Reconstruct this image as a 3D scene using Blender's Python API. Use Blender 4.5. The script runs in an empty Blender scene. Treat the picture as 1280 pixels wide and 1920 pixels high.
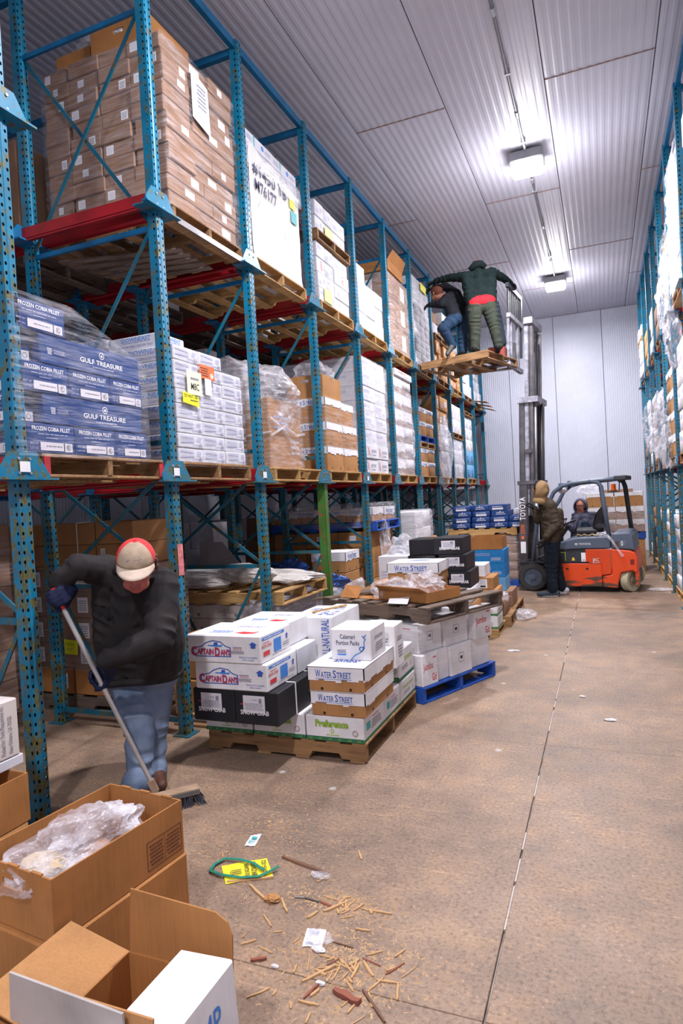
import bpy, bmesh, math, random
import numpy as np
from mathutils import Vector, Matrix, Euler, Quaternion, noise
random.seed(7)
C = bpy.context.scene.collection
SC = bpy.context.scene
PI = math.pi
R = math.radians

# ---------------------------------------------------------------- camera
CAMH = 1.6
def set_camera():
    pan, tilt, roll = R(22.192), R(-0.960), R(-3.235)
    cp, sp, ct, st = math.cos(pan), math.sin(pan), math.cos(tilt), math.sin(tilt)
    fw = Vector((-sp*ct, cp*ct, st)); r0 = Vector((cp, sp, 0)); u0 = r0.cross(fw)
    r = math.cos(roll)*r0 + math.sin(roll)*u0
    u = -math.sin(roll)*r0 + math.cos(roll)*u0
    cd = bpy.data.cameras.new('camera'); co = bpy.data.objects.new('camera', cd); C.objects.link(co)
    m = Matrix((r, u, -fw)).transposed().to_4x4(); m.translation = Vector((0, 0, CAMH))
    co.matrix_world = m
    cd.sensor_fit = 'VERTICAL'; cd.sensor_height = 24.0
    cd.lens = 1208.4/1920*24.0
    cd.clip_start = 0.05; cd.clip_end = 100
    SC.camera = co
set_camera()

# ---------------------------------------------------------------- light and exposure
SC.view_settings.view_transform = 'Standard'
SC.view_settings.look = 'None'
SC.view_settings.gamma = 1.0
SC.view_settings.exposure = 0.0
SC.view_settings.use_curve_mapping = False
w = bpy.data.worlds.new('world'); SC.world = w; w.use_nodes = True
w.node_tree.nodes['Background'].inputs[0].default_value = (0.5, 0.55, 0.7, 1)
w.node_tree.nodes['Background'].inputs[1].default_value = 0.02
LAMPX = -0.72
LAMP_W = 265.0
LAMP_SIDE_W = 54.0
LAMP_COL = (0.99, 0.945, 1.0)
CEIL = 5.93
LAMPS = [(-0.72, -1.8), (-0.72, 3.45), (-0.72, 8.72), (-0.72, 14.0)]
def lamp_light(x, y, z):
    ld = bpy.data.lights.new('lamp_light', 'AREA'); ld.energy = LAMP_W; ld.color = LAMP_COL
    ld.shape = 'RECTANGLE'; ld.size = 0.36; ld.size_y = 0.28
    lo = bpy.data.objects.new('lamp_light', ld); C.objects.link(lo); lo.location = (x, y, z)
    # the prismatic lens also throws light sideways
    ls = bpy.data.lights.new('lamp_side_light', 'POINT'); ls.energy = LAMP_SIDE_W; ls.color = LAMP_COL; ls.shadow_soft_size = 0.12
    lt = bpy.data.objects.new('lamp_side_light', ls); C.objects.link(lt); lt.location = (x, y, z-0.14)
for lx, ly in LAMPS: lamp_light(lx, ly, CEIL-0.275)

# ---------------------------------------------------------------- materials
MATS = {}
def new_mat(name):
    m = bpy.data.materials.new(name); m.use_nodes = True
    nt = m.node_tree; b = nt.nodes['Principled BSDF']
    return m, nt, b
def nz(nt, scale, detail=3, vec=None, stretch=None, coord='Object', rough=0.5):
    tc = nt.nodes.new('ShaderNodeTexCoord'); n = nt.nodes.new('ShaderNodeTexNoise')
    n.inputs['Scale'].default_value = scale; n.inputs['Detail'].default_value = detail; n.inputs['Roughness'].default_value = rough
    src = tc.outputs[coord]
    if stretch:
        mp = nt.nodes.new('ShaderNodeMapping'); mp.inputs['Scale'].default_value = stretch
        nt.links.new(src, mp.inputs[0]); src = mp.outputs[0]
    nt.links.new(src, n.inputs['Vector'])
    return n
def ramp(nt, src, stops):
    r = nt.nodes.new('ShaderNodeValToRGB'); e = r.color_ramp.elements
    while len(e) > 1: e.remove(e[-1])
    e[0].position = stops[0][0]; e[0].color = tuple(stops[0][1])+(1,) if len(stops[0][1]) == 3 else stops[0][1]
    for p, c in stops[1:]:
        k = e.new(p); k.color = tuple(c)+(1,) if len(c) == 3 else c
    nt.links.new(src, r.inputs[0]); return r
def mixc(nt, fac, a, b):
    m = nt.nodes.new('ShaderNodeMix'); m.data_type = 'RGBA'
    if isinstance(fac, (int, float)): m.inputs[0].default_value = fac
    else: nt.links.new(fac, m.inputs[0])
    for s, v in ((6, a), (7, b)):
        if isinstance(v, tuple): m.inputs[s].default_value = v+(1,) if len(v) == 3 else v
        else: nt.links.new(v, m.inputs[s])
    return m.outputs[2]
def bump(nt, b, src, strength, dist=0.01):
    bp = nt.nodes.new('ShaderNodeBump'); bp.inputs['Strength'].default_value = strength; bp.inputs['Distance'].default_value = dist
    nt.links.new(src, bp.inputs['Height']); nt.links.new(bp.outputs[0], b.inputs['Normal']); return bp
def plain(name, col, rough=0.6, metal=0.0, var=0.25, scale=9, bmp=0.0, col2=None, spec=0.5):
    if name in MATS: return MATS[name]
    m, nt, b = new_mat(name)
    n = nz(nt, scale)
    c2 = col2 or tuple(c*(1-var) for c in col)
    r = ramp(nt, n.outputs[0], [(0.3, col), (0.72, c2)])
    nt.links.new(r.outputs[0], b.inputs['Base Color'])
    b.inputs['Roughness'].default_value = rough; b.inputs['Metallic'].default_value = metal
    b.inputs['Specular IOR Level'].default_value = spec
    if bmp: bump(nt, b, n.outputs[0], bmp)
    MATS[name] = m; return m
def flat(col):
    k = 'ink_%d_%d_%d' % tuple(int(c*255) for c in col)
    if k in MATS: return MATS[k]
    m, nt, b = new_mat(k); b.inputs['Base Color'].default_value = tuple(col)+(1,); b.inputs['Roughness'].default_value = 0.6
    MATS[k] = m; return m
# cardboard and cartons
def board_mat(name, col, streak=0.12, rough=0.75):
    if name in MATS: return MATS[name]
    m, nt, b = new_mat(name)
    n = nz(nt, 5, 4); n2 = nz(nt, 120, 2, stretch=(1, 1, 0.04))
    c2 = tuple(c*0.78 for c in col); c3 = tuple(min(1, c*1.1) for c in col)
    r = ramp(nt, n.outputs[0], [(0.28, c3), (0.5, col), (0.75, c2)])
    r2 = ramp(nt, n2.outputs[0], [(0.35, (1, 1, 1)), (0.7, (1-streak,)*3)])
    mm = nt.nodes.new('ShaderNodeMix'); mm.data_type = 'RGBA'; mm.blend_type = 'MULTIPLY'; mm.inputs[0].default_value = 1
    nt.links.new(r.outputs[0], mm.inputs[6]); nt.links.new(r2.outputs[0], mm.inputs[7])
    nt.links.new(mm.outputs[2], b.inputs['Base Color']); b.inputs['Roughness'].default_value = rough
    b.inputs['Specular IOR Level'].default_value = 0.25
    MATS[name] = m; return m
KRAFT = board_mat('kraft_board', (0.43, 0.215, 0.082))
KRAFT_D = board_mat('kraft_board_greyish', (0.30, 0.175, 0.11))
KRAFT_B = board_mat('kraft_board_rich', (0.40, 0.175, 0.055))
KRAFT_IN = board_mat('kraft_board_inside', (0.40, 0.185, 0.062))
WHITE = board_mat('white_board', (0.78, 0.77, 0.78), 0.04)
WHITE2 = board_mat('white_board_cool', (0.66, 0.67, 0.72), 0.05)
CREAM = board_mat('white_board_aged', (0.66, 0.60, 0.56), 0.06)
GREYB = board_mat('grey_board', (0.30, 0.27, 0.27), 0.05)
NAVY = board_mat('navy_board', (0.018, 0.055, 0.20), 0.15, 0.5)
BLACKB = board_mat('black_board', (0.018, 0.018, 0.022), 0.1, 0.5)
BLUEB = board_mat('blue_board', (0.02, 0.22, 0.55), 0.1, 0.5)
LBLUE = board_mat('light_blue_board', (0.16, 0.42, 0.72), 0.1, 0.5)
def wood_mat(name, a, bcol, dark):
    m, nt, b = new_mat(name)
    n = nz(nt, 3.0, 5, stretch=(1.2, 9, 9)); n2 = nz(nt, 2.5, 2)
    r = ramp(nt, n.outputs[0], [(0.3, a), (0.55, bcol), (0.75, dark)])
    r2 = ramp(nt, n2.outputs[0], [(0.35, (1, 1, 1)), (0.7, (0.62, 0.6, 0.6))])
    mm = nt.nodes.new('ShaderNodeMix'); mm.data_type = 'RGBA'; mm.blend_type = 'MULTIPLY'; mm.inputs[0].default_value = 1
    nt.links.new(r.outputs[0], mm.inputs[6]); nt.links.new(r2.outputs[0], mm.inputs[7])
    nt.links.new(mm.outputs[2], b.inputs['Base Color']); b.inputs['Roughness'].default_value = 0.8
    bump(nt, b, n.outputs[0], 0.3, 0.004)
    MATS[name] = m; return m
WOOD = wood_mat('pallet_wood', (0.43, 0.245, 0.105), (0.32, 0.175, 0.07), (0.15, 0.08, 0.035))
WOOD_Y = wood_mat('pallet_wood_fresh', (0.66, 0.42, 0.17), (0.52, 0.31, 0.11), (0.30, 0.17, 0.06))
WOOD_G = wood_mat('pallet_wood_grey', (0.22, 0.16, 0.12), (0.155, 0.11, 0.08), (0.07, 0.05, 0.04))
PAL_BLUE = plain('pallet_blue_paint', (0.015, 0.10, 0.50), 0.65, var=0.5, scale=7, bmp=0.1)
PAL_RED = plain('pallet_end_red_paint', (0.45, 0.02, 0.03), 0.6)
# rack paint: blue with wear that gets heavier towards the foot of each post (object z = height)
def rack_mat(name, top, wear, amount, low):
    m, nt, b = new_mat(name)
    n = nz(nt, 22, 6, rough=0.7, stretch=(1, 1, 0.6)); tc = nt.nodes.new('ShaderNodeTexCoord'); sx = nt.nodes.new('ShaderNodeSeparateXYZ')
    nt.links.new(tc.outputs['Object'], sx.inputs[0])
    mr = nt.nodes.new('ShaderNodeMapRange'); mr.inputs[1].default_value = 0.0; mr.inputs[2].default_value = 4.2
    mr.inputs[3].default_value = low; mr.inputs[4].default_value = amount
    nt.links.new(sx.outputs[2], mr.inputs[0])
    ad = nt.nodes.new('ShaderNodeMath'); ad.operation = 'ADD'
    nt.links.new(n.outputs[0], ad.inputs[0]); nt.links.new(mr.outputs[0], ad.inputs[1])
    r = ramp(nt, ad.outputs[0], [(0.56, (0, 0, 0)), (0.63, (1, 1, 1))])
    n3 = nz(nt, 6, 3); rr = ramp(nt, n3.outputs[0], [(0.35, top), (0.65, tuple(c*0.72 for c in top))])
    n4 = nz(nt, 60, 2); rw = ramp(nt, n4.outputs[0], [(0.4, wear), (0.62, (0.10, 0.055, 0.02))])
    o = mixc(nt, r.outputs[0], rr.outputs[0], rw.outputs[0])
    nt.links.new(o, b.inputs['Base Color']); b.inputs['Roughness'].default_value = 0.42
    bump(nt, b, n4.outputs[0], 0.08, 0.002)
    MATS[name] = m; return m
RACK = rack_mat('rack_blue_paint', (0.0, 0.175, 0.31), (0.10, 0.125, 0.03), 0.015, 0.10)
RACK_C = rack_mat('rack_clean_blue_paint', (0.0, 0.15, 0.34), (0.0, 0.10, 0.22), -0.15, -0.10)
RACK_T = rack_mat('rack_dark_teal_paint', (0.0, 0.13, 0.21), (0.10, 0.11, 0.03), 0.02, 0.05)
RACK_G = rack_mat('rack_green_paint', (0.05, 0.19, 0.03), (0.28, 0.08, 0.02), 0.03, 0.03)
RED = plain('rail_red_paint', (0.42, 0.004, 0.012), 0.45, var=0.5, scale=5, col2=(0.22, 0.006, 0.01))
STEEL = plain('zinc_steel', (0.55, 0.56, 0.6), 0.35, 0.8)
DARK_STEEL = plain('dark_steel', (0.10, 0.10, 0.115), 0.42, 0.75, scale=6, col2=(0.22, 0.20, 0.20))
MAST = plain('mast_steel', (0.17, 0.165, 0.185), 0.4, 0.6, scale=5, col2=(0.07, 0.06, 0.065))
FROST = plain('frosted_steel', (0.42, 0.43, 0.50), 0.6, 0.3, scale=14, col2=(0.16, 0.16, 0.19))
RUBBER = plain('black_rubber', (0.035, 0.034, 0.036), 0.75, scale=30)
BLACKP = plain('black_plastic', (0.02, 0.02, 0.024), 0.45)
def wrap_mat(name, lo, hi, scale=6, stretch=(1, 1, 6), tint=(0.86, 0.86, 0.92), bs=0.6):
    m, nt, b = new_mat(name)
    n = nz(nt, scale, 6, stretch=stretch, rough=0.65)
    r = ramp(nt, n.outputs[0], [(0.40, (lo,)*3), (0.56, ((lo+hi)*0.42,)*3), (0.70, (hi,)*3)])
    b.inputs['Base Color'].default_value = tint+(1,); b.inputs['Roughness'].default_value = 0.22
    b.inputs['Specular IOR Level'].default_value = 0.8
    nt.links.new(r.outputs[0], b.inputs['Alpha'])
    n2 = nz(nt, scale*2.2, 4, stretch=stretch); bump(nt, b, n2.outputs[0], bs, 0.02)
    MATS[name] = m; return m
FILM = wrap_mat('stretch_film', 0.05, 0.42, 5, (1.3, 1.3, 9))
FILM_T = wrap_mat('stretch_film_thick', 0.22, 0.78, 3.2, (1.2, 1.2, 6), bs=0.45)
FILM_L = wrap_mat('stretch_film_light', 0.015, 0.30, 4, (1.0, 1.0, 10))
BAG = wrap_mat('clear_bag_film', 0.10, 0.62, 5, (1, 1, 1), bs=0.8)
PAPER = plain('paper_white', (0.75, 0.74, 0.76), 0.7, var=0.08)

# ---------------------------------------------------------------- mesh building
class MB:
    def __init__(s): s.v = []; s.f = []; s.m = []
    def add(s, vs, fs, mi=0):
        o = len(s.v); s.v += [tuple(v) for v in vs]
        for f in fs: s.f.append([i+o for i in f]); s.m.append(mi)
        return s
    def box(s, x0, x1, y0, y1, z0, z1, mi=0, M=None):
        vs = [(x, y, z) for z in (z0, z1) for y in (y0, y1) for x in (x0, x1)]
        if M: vs = [M @ Vector(v) for v in vs]
        return s.add(vs, [(0, 2, 3, 1), (4, 5, 7, 6), (0, 1, 5, 4), (2, 6, 7, 3), (0, 4, 6, 2), (1, 3, 7, 5)], mi)
    def bev(s, x0, x1, y0, y1, z0, z1, r=0.006, mi=0, M=None):
        # box with chamfered edges
        vs = []; idx = {}
        for cx in (0, 1):
            for cy in (0, 1):
                for cz in (0, 1):
                    X, Y, Z = (x0, x1)[cx], (y0, y1)[cy], (z0, z1)[cz]
                    ix, iy, iz = X+(r if cx == 0 else -r), Y+(r if cy == 0 else -r), Z+(r if cz == 0 else -r)
                    idx[cx, cy, cz] = len(vs); vs += [(X, iy, iz), (ix, Y, iz), (ix, iy, Z)]
        g = lambda a, b, c, k: idx[a, b, c]+k
        fs = []
        fs.append((g(0,0,0,0), g(0,0,1,0), g(0,1,1,0), g(0,1,0,0))); fs.append((g(1,0,0,0), g(1,1,0,0), g(1,1,1,0), g(1,0,1,0)))
        fs.append((g(0,0,0,1), g(1,0,0,1), g(1,0,1,1), g(0,0,1,1))); fs.append((g(0,1,0,1), g(0,1,1,1), g(1,1,1,1), g(1,1,0,1)))
        fs.append((g(0,0,0,2), g(0,1,0,2), g(1,1,0,2), g(1,0,0,2))); fs.append((g(0,0,1,2), g(1,0,1,2), g(1,1,1,2), g(0,1,1,2)))
        for a in (0, 1):
            for c in (0, 1):
                fs.append((g(a,c,0,0), g(a,c,1,0), g(a,c,1,1), g(a,c,0,1)))
                fs.append((g(a,0,c,0), g(a,1,c,0), g(a,1,c,2), g(a,0,c,2)))
                fs.append((g(0,a,c,1), g(1,a,c,1), g(1,a,c,2), g(0,a,c,2)))
                for e in (0, 1): fs.append((g(a,c,e,0), g(a,c,e,1), g(a,c,e,2)))
        if M: vs = [M @ Vector(v) for v in vs]
        return s.add(vs, fs, mi)
    def tube(s, p0, p1, r0, r1=None, n=10, mi=0, cap=True):
        r1 = r0 if r1 is None else r1
        p0 = Vector(p0); p1 = Vector(p1); d = (p1-p0).normalized()
        a = d.orthogonal().normalized(); b = d.cross(a); vs = []
        for p, r in ((p0, r0), (p1, r1)):
            for i in range(n):
                t = 2*PI*i/n; vs.append(p+a*(math.cos(t)*r)+b*(math.sin(t)*r))
        fs = [(i, (i+1) % n, n+(i+1) % n, n+i) for i in range(n)]
        if cap: fs += [tuple(range(n-1, -1, -1)), tuple(range(n, 2*n))]
        return s.add(vs, fs, mi)
    def path(s, pts, r, n=8, mi=0):
        pts = [Vector(p) for p in pts]; rings = []; vs = []
        up = None
        for i, p in enumerate(pts):
            d = (pts[min(i+1, len(pts)-1)]-pts[max(i-1, 0)]).normalized()
            if up is None: up = d.orthogonal().normalized()
            up = (up-d*up.dot(d)).normalized(); b = d.cross(up)
            rr = r[i] if isinstance(r, (list, tuple)) else r
            for k in range(n):
                t = 2*PI*k/n; vs.append(p+up*(math.cos(t)*rr)+b*(math.sin(t)*rr))
        fs = []
        for i in range(len(pts)-1):
            for k in range(n): fs.append((i*n+k, i*n+(k+1) % n, (i+1)*n+(k+1) % n, (i+1)*n+k))
        L = (len(pts)-1)*n
        fs += [tuple(range(n-1, -1, -1)), tuple(range(L, L+n))]
        return s.add(vs, fs, mi)
    def bar(s, p0, p1, w, h, mi=0, up=(0, 0, 1)):
        p0 = Vector(p0); p1 = Vector(p1); d = (p1-p0).normalized(); u = Vector(up)
        if abs(d.dot(u)) > 0.98: u = Vector((1, 0, 0))
        a = d.cross(u).normalized(); b = a.cross(d)
        vs = [p+a*(sa*w/2)+b*(sb*h/2) for p in (p0, p1) for sb in (-1, 1) for sa in (-1, 1)]
        return s.add(vs, [(0, 1, 3, 2), (4, 6, 7, 5), (0, 4, 5, 1), (2, 3, 7, 6), (0, 2, 6, 4), (1, 5, 7, 3)], mi)
    def prism(s, prof, a0, a1, axis='y', mi=0):
        n = len(prof)
        def P(p, a): return {'y': (p[0], a, p[1]), 'x': (a, p[0], p[1]), 'z': (p[0], p[1], a)}[axis]
        vs = [P(p, a0) for p in prof]+[P(p, a1) for p in prof]
        fs = [(i, (i+1) % n, n+(i+1) % n, n+i) for i in range(n)]+[tuple(range(n-1, -1, -1)), tuple(range(n, 2*n))]
        return s.add(vs, fs, mi)
    def quad(s, a, b, c, d, th=0.005, mi=0):
        a, b, c, d = [Vector(p) for p in (a, b, c, d)]; n = (b-a).cross(d-a).normalized()*th
        vs = [a, b, c, d, a-n, b-n, c-n, d-n]
        return s.add(vs, [(0, 1, 2, 3), (7, 6, 5, 4), (0, 4, 5, 1), (1, 5, 6, 2), (2, 6, 7, 3), (3, 7, 4, 0)], mi)
    def ball(s, c, r, nu=12, nv=8, mi=0, M=None):
        vs = []; c = Vector(c); r = (r, r, r) if isinstance(r, (int, float)) else r
        for j in range(nv+1):
            t = PI*j/nv
            for i in range(nu):
                p = 2*PI*i/nu; v = Vector((math.sin(t)*math.cos(p)*r[0], math.sin(t)*math.sin(p)*r[1], math.cos(t)*r[2]))
                vs.append(c+(M @ v if M else v))
        fs = [(j*nu+i, (j+1)*nu+i, (j+1)*nu+(i+1) % nu, j*nu+(i+1) % nu) for j in range(nv) for i in range(nu)]
        return s.add(vs, fs, mi)
    def mesh(s, name, mats, smooth=False, fix=True):
        me = bpy.data.meshes.new(name); me.from_pydata(s.v, [], s.f); me.update()
        for m in (mats if isinstance(mats, (list, tuple)) else [mats]): me.materials.append(m)
        me.polygons.foreach_set('material_index', s.m)
        if fix:
            bm = bmesh.new(); bm.from_mesh(me); bmesh.ops.recalc_face_normals(bm, faces=bm.faces); bm.to_mesh(me); bm.free()
        if smooth: me.polygons.foreach_set('use_smooth', [True]*len(me.polygons))
        me.update(); return me
    def build(s, name, mats, parent=None, smooth=False, loc=None, fix=True):
        o = bpy.data.objects.new(name, s.mesh(name, mats, smooth, fix)); C.objects.link(o)
        if parent: o.parent = parent
        if loc: o.location = loc
        return o
def link(name, me, parent=None, loc=(0, 0, 0), rz=0.0):
    o = bpy.data.objects.new(name, me); C.objects.link(o); o.parent = parent
    o.location = loc; o.rotation_euler = (0, 0, rz); return o
def empty(name, loc=(0, 0, 0), rz=0.0, parent=None):
    o = bpy.data.objects.new(name, None); C.objects.link(o); o.location = loc; o.rotation_euler = (0, 0, rz)
    o.empty_display_size = 0.1; o.parent = parent; return o
def tag(o, label=None, cat=None, group=None, kind=None):
    if label: o['label'] = label
    if cat: o['category'] = cat
    if group: o['group'] = group
    if kind: o['kind'] = kind
    return o
ORD = ['bottom', 'second', 'third', 'fourth', 'fifth', 'sixth', 'seventh', 'eighth', 'ninth', 'tenth', 'eleventh', 'twelfth', 'thirteenth', 'fourteenth', 'fifteenth', 'sixteenth']

# ---------------------------------------------------------------- flat print on cartons
TXT = {}
def text_mesh(t, bold=0.012):
    if (t, bold) in TXT: return TXT[t, bold]
    cu = bpy.data.curves.new('t', 'FONT'); cu.body = t; cu.resolution_u = 2; cu.fill_mode = 'FRONT'; cu.offset = bold
    o = bpy.data.objects.new('t', cu); me = bpy.data.meshes.new_from_object(o)
    vs = [tuple(v.co) for v in me.vertices]; fs = [tuple(p.vertices) for p in me.polygons]
    bpy.data.objects.remove(o); bpy.data.meshes.remove(me); bpy.data.curves.remove(cu)
    xs = [v[0] for v in vs]; ys = [v[1] for v in vs]; x0, x1, y0, y1 = min(xs), max(xs), min(ys), max(ys)
    vs = [((v[0]-x0)/(x1-x0), (v[1]-y0)/max(1e-6, y1-y0)) for v in vs]
    TXT[t, bold] = (vs, fs); return TXT[t, bold]
INK = dict(k=(0.02, 0.02, 0.025), b=(0.03, 0.09, 0.42), B=(0.05, 0.22, 0.65), r=(0.62, 0.03, 0.04), w=(0.85, 0.85, 0.88), g=(0.02, 0.16, 0.07),
           l=(0.38, 0.55, 0.03), y=(0.85, 0.75, 0.02), o=(0.8, 0.16, 0.04), s=(0.22, 0.22, 0.27), v=(0.20, 0.20, 0.42), n=(0.01, 0.02, 0.09),
           t=(0.30, 0.16, 0.09), p=(0.62, 0.60, 0.64), c=(0.04, 0.40, 0.42), a=(0.36, 0.38, 0.56), m=(0.12, 0.03, 0.02), e=(0.78, 0.50, 0.05))
def decal_mesh(items, w, h, seed=0):
    mb = MB(); cols = []; z = 0.0
    rnd = random.Random(seed)
    def ci(c):
        if c not in cols: cols.append(c)
        return cols.index(c)
    for it in items:
        k = it[0]; z += 0.00025
        if k == 'r':
            _, x0, y0, x1, y1, c = it; mb.add([(x0*w, y0*h, z), (x1*w, y0*h, z), (x1*w, y1*h, z), (x0*w, y1*h, z)], [(0, 1, 2, 3)], ci(c))
        elif k == 'p':
            mb.add([(x*w, y*h, z) for x, y in it[1]], [tuple(range(len(it[1])))], ci(it[2]))
        elif k == 't':
            _, t, x0, y0, x1, y1, c = it[:7]; vs, fs = text_mesh(t)
            mb.add([((x0+(x1-x0)*a)*w, (y0+(y1-y0)*b)*h, z) for a, b in vs], fs, ci(c))
        elif k == 'O':   # bold lettering with an outline
            _, t, x0, y0, x1, y1, c, c2 = it
            for bo, cc, gx in ((.055, c2, .012), (.02, c, 0)):
                vs, fs = text_mesh(t, bo); z += .0003; g = gx*(x1-x0); gy = gx*3*(y1-y0)
                mb.add([((x0-g+(x1-x0+2*g)*a)*w, (y0-gy+(y1-y0+2*gy)*b)*h, z) for a, b in vs], fs, ci(cc))
        elif k == 'T':   # rotated 90 degrees (reads upwards)
            _, t, x0, y0, x1, y1, c = it; vs, fs = text_mesh(t)
            mb.add([((x1-(x1-x0)*b)*w, (y0+(y1-y0)*a)*h, z) for a, b in vs], fs, ci(c))
        elif k == 'd':   # lines too small to read
            _, x0, y0, x1, y1, rows, c = it; hh = (y1-y0)/rows
            for i in range(rows):
                x = x0+(0 if rnd.random() < .6 else (x1-x0)*0.08)
                while x < x1-(x1-x0)*0.08:
                    L = min((x1-x0)*rnd.uniform(0.06, 0.22), x1-x); yy = y0+i*hh
                    mb.add([(x*w, (yy+hh*.2)*h, z), ((x+L)*w, (yy+hh*.2)*h, z), ((x+L)*w, (yy+hh*.68)*h, z), (x*w, (yy+hh*.68)*h, z)], [(0, 1, 2, 3)], ci(c))
                    x += L+(x1-x0)*0.03
        elif k in 'co':  # disc / ring, radius in metres fraction of h
            _, x, y, r, c = it; n = 20
            ps = [(x*w+math.cos(2*PI*i/n)*r*h, y*h+math.sin(2*PI*i/n)*r*h, z) for i in range(n)]
            if k == 'c': mb.add(ps, [tuple(range(n))], ci(c))
            else:
                q = [(x*w+math.cos(2*PI*i/n)*r*h*.82, y*h+math.sin(2*PI*i/n)*r*h*.82, z) for i in range(n)]
                mb.add(ps+q, [(i, (i+1) % n, n+(i+1) % n, n+i) for i in range(n)], ci(c))
        elif k == 'L':   # polyline with thickness (metres)
            _, pts, th, c = it; P = [Vector((x*w, y*h, 0)) for x, y in pts]
            for a, b in zip(P, P[1:]):
                d = (b-a);
                if d.length < 1e-6: continue
                nn = Vector((-d.y, d.x, 0)).normalized()*th/2; e = d.normalized()*th*.3
                mb.add([(q.x, q.y, z) for q in (a-nn-e, b-nn+e, b+nn+e, a+nn-e)], [(0, 1, 2, 3)], ci(c))
    return mb.mesh('print', [flat(INK[c]) for c in cols], fix=False)
DEC = {}; DCACHE = {}
def dec(key):
    def w(f): DEC[key] = f; return f
    return w
FACE = {'+x': lambda X, Y, Z: (Matrix(((0, 0, 1, X/2+.0008), (1, 0, 0, -Y/2), (0, 1, 0, 0), (0, 0, 0, 1))), Y, Z),
        '-y': lambda X, Y, Z: (Matrix(((1, 0, 0, -X/2), (0, 0, -1, -Y/2-.0008), (0, 1, 0, 0), (0, 0, 0, 1))), X, Z),
        '-x': lambda X, Y, Z: (Matrix(((0, 0, -1, -X/2-.0008), (-1, 0, 0, Y/2), (0, 1, 0, 0), (0, 0, 0, 1))), Y, Z),
        'top': lambda X, Y, Z: (Matrix(((1, 0, 0, -X/2), (0, 1, 0, -Y/2), (0, 0, 1, Z+.0008), (0, 0, 0, 1))), X, Y)}
PNAME = {}
def put_print(o, face, key, dims, grow=0.0):
    M, w, h = FACE[face](dims[0]+2*grow, dims[1]+2*grow, dims[2])
    ck = (key, round(w, 3), round(h, 3))
    if ck not in DCACHE: DCACHE[ck] = decal_mesh(DEC[key](), w, h, len(DCACHE))
    d = bpy.data.objects.new(PNAME.get(key, 'printed_marking'), DCACHE[ck]); C.objects.link(d); d.parent = o; d.matrix_local = M
    return d

BOXM = {}
def box_mesh(dx, dy, dz, mat, r=0.006):
    k = (round(dx, 3), round(dy, 3), round(dz, 3), mat.name)
    if k not in BOXM:
        mb = MB().bev(-dx/2, dx/2, -dy/2, dy/2, 0, dz, min(r, dz*.08))
        BOXM[k] = mb.mesh('carton', mat)
    return BOXM[k]
def carton(x0, x1, y0, y1, z0, z1, mat, label, group=None, dec=None, yaw=0.0, frame=None, name='carton', cat='box', tape=None, tilt=None):
    dx, dy, dz = x1-x0, y1-y0, z1-z0
    c = Vector(((x0+x1)/2, (y0+y1)/2, z0)); rz = yaw
    if frame:
        c = frame @ c; rz = yaw+frame.to_euler().z
    o = link(name, box_mesh(dx, dy, dz, mat), None, c, rz)
    if tilt: o.rotation_euler = (tilt[0], tilt[1], rz)
    tag(o, label, cat, group)
    for f, k in (dec or {}).items(): put_print(o, f, k, (dx, dy, dz))
    if tape:
        mb = MB()
        if tape == 'x': mb.box(-dx/2-.0012, dx/2+.0012, -.022, .022, dz+.0002, dz+.0011); mb.box(dx/2+.0002, dx/2+.0012, -.022, .022, dz*.7, dz+.001)
        else: mb.box(-.022, .022, -dy/2-.0012, dy/2+.0012, dz+.0002, dz+.0011); mb.box(-.022, .022, -dy/2-.0012, -dy/2-.0002, dz*.7, dz+.001)
        mb.build('packing_tape', TAPE, o)
    return o
TAPE = plain('clear_tape', (0.52, 0.36, 0.2), 0.25)
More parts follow.
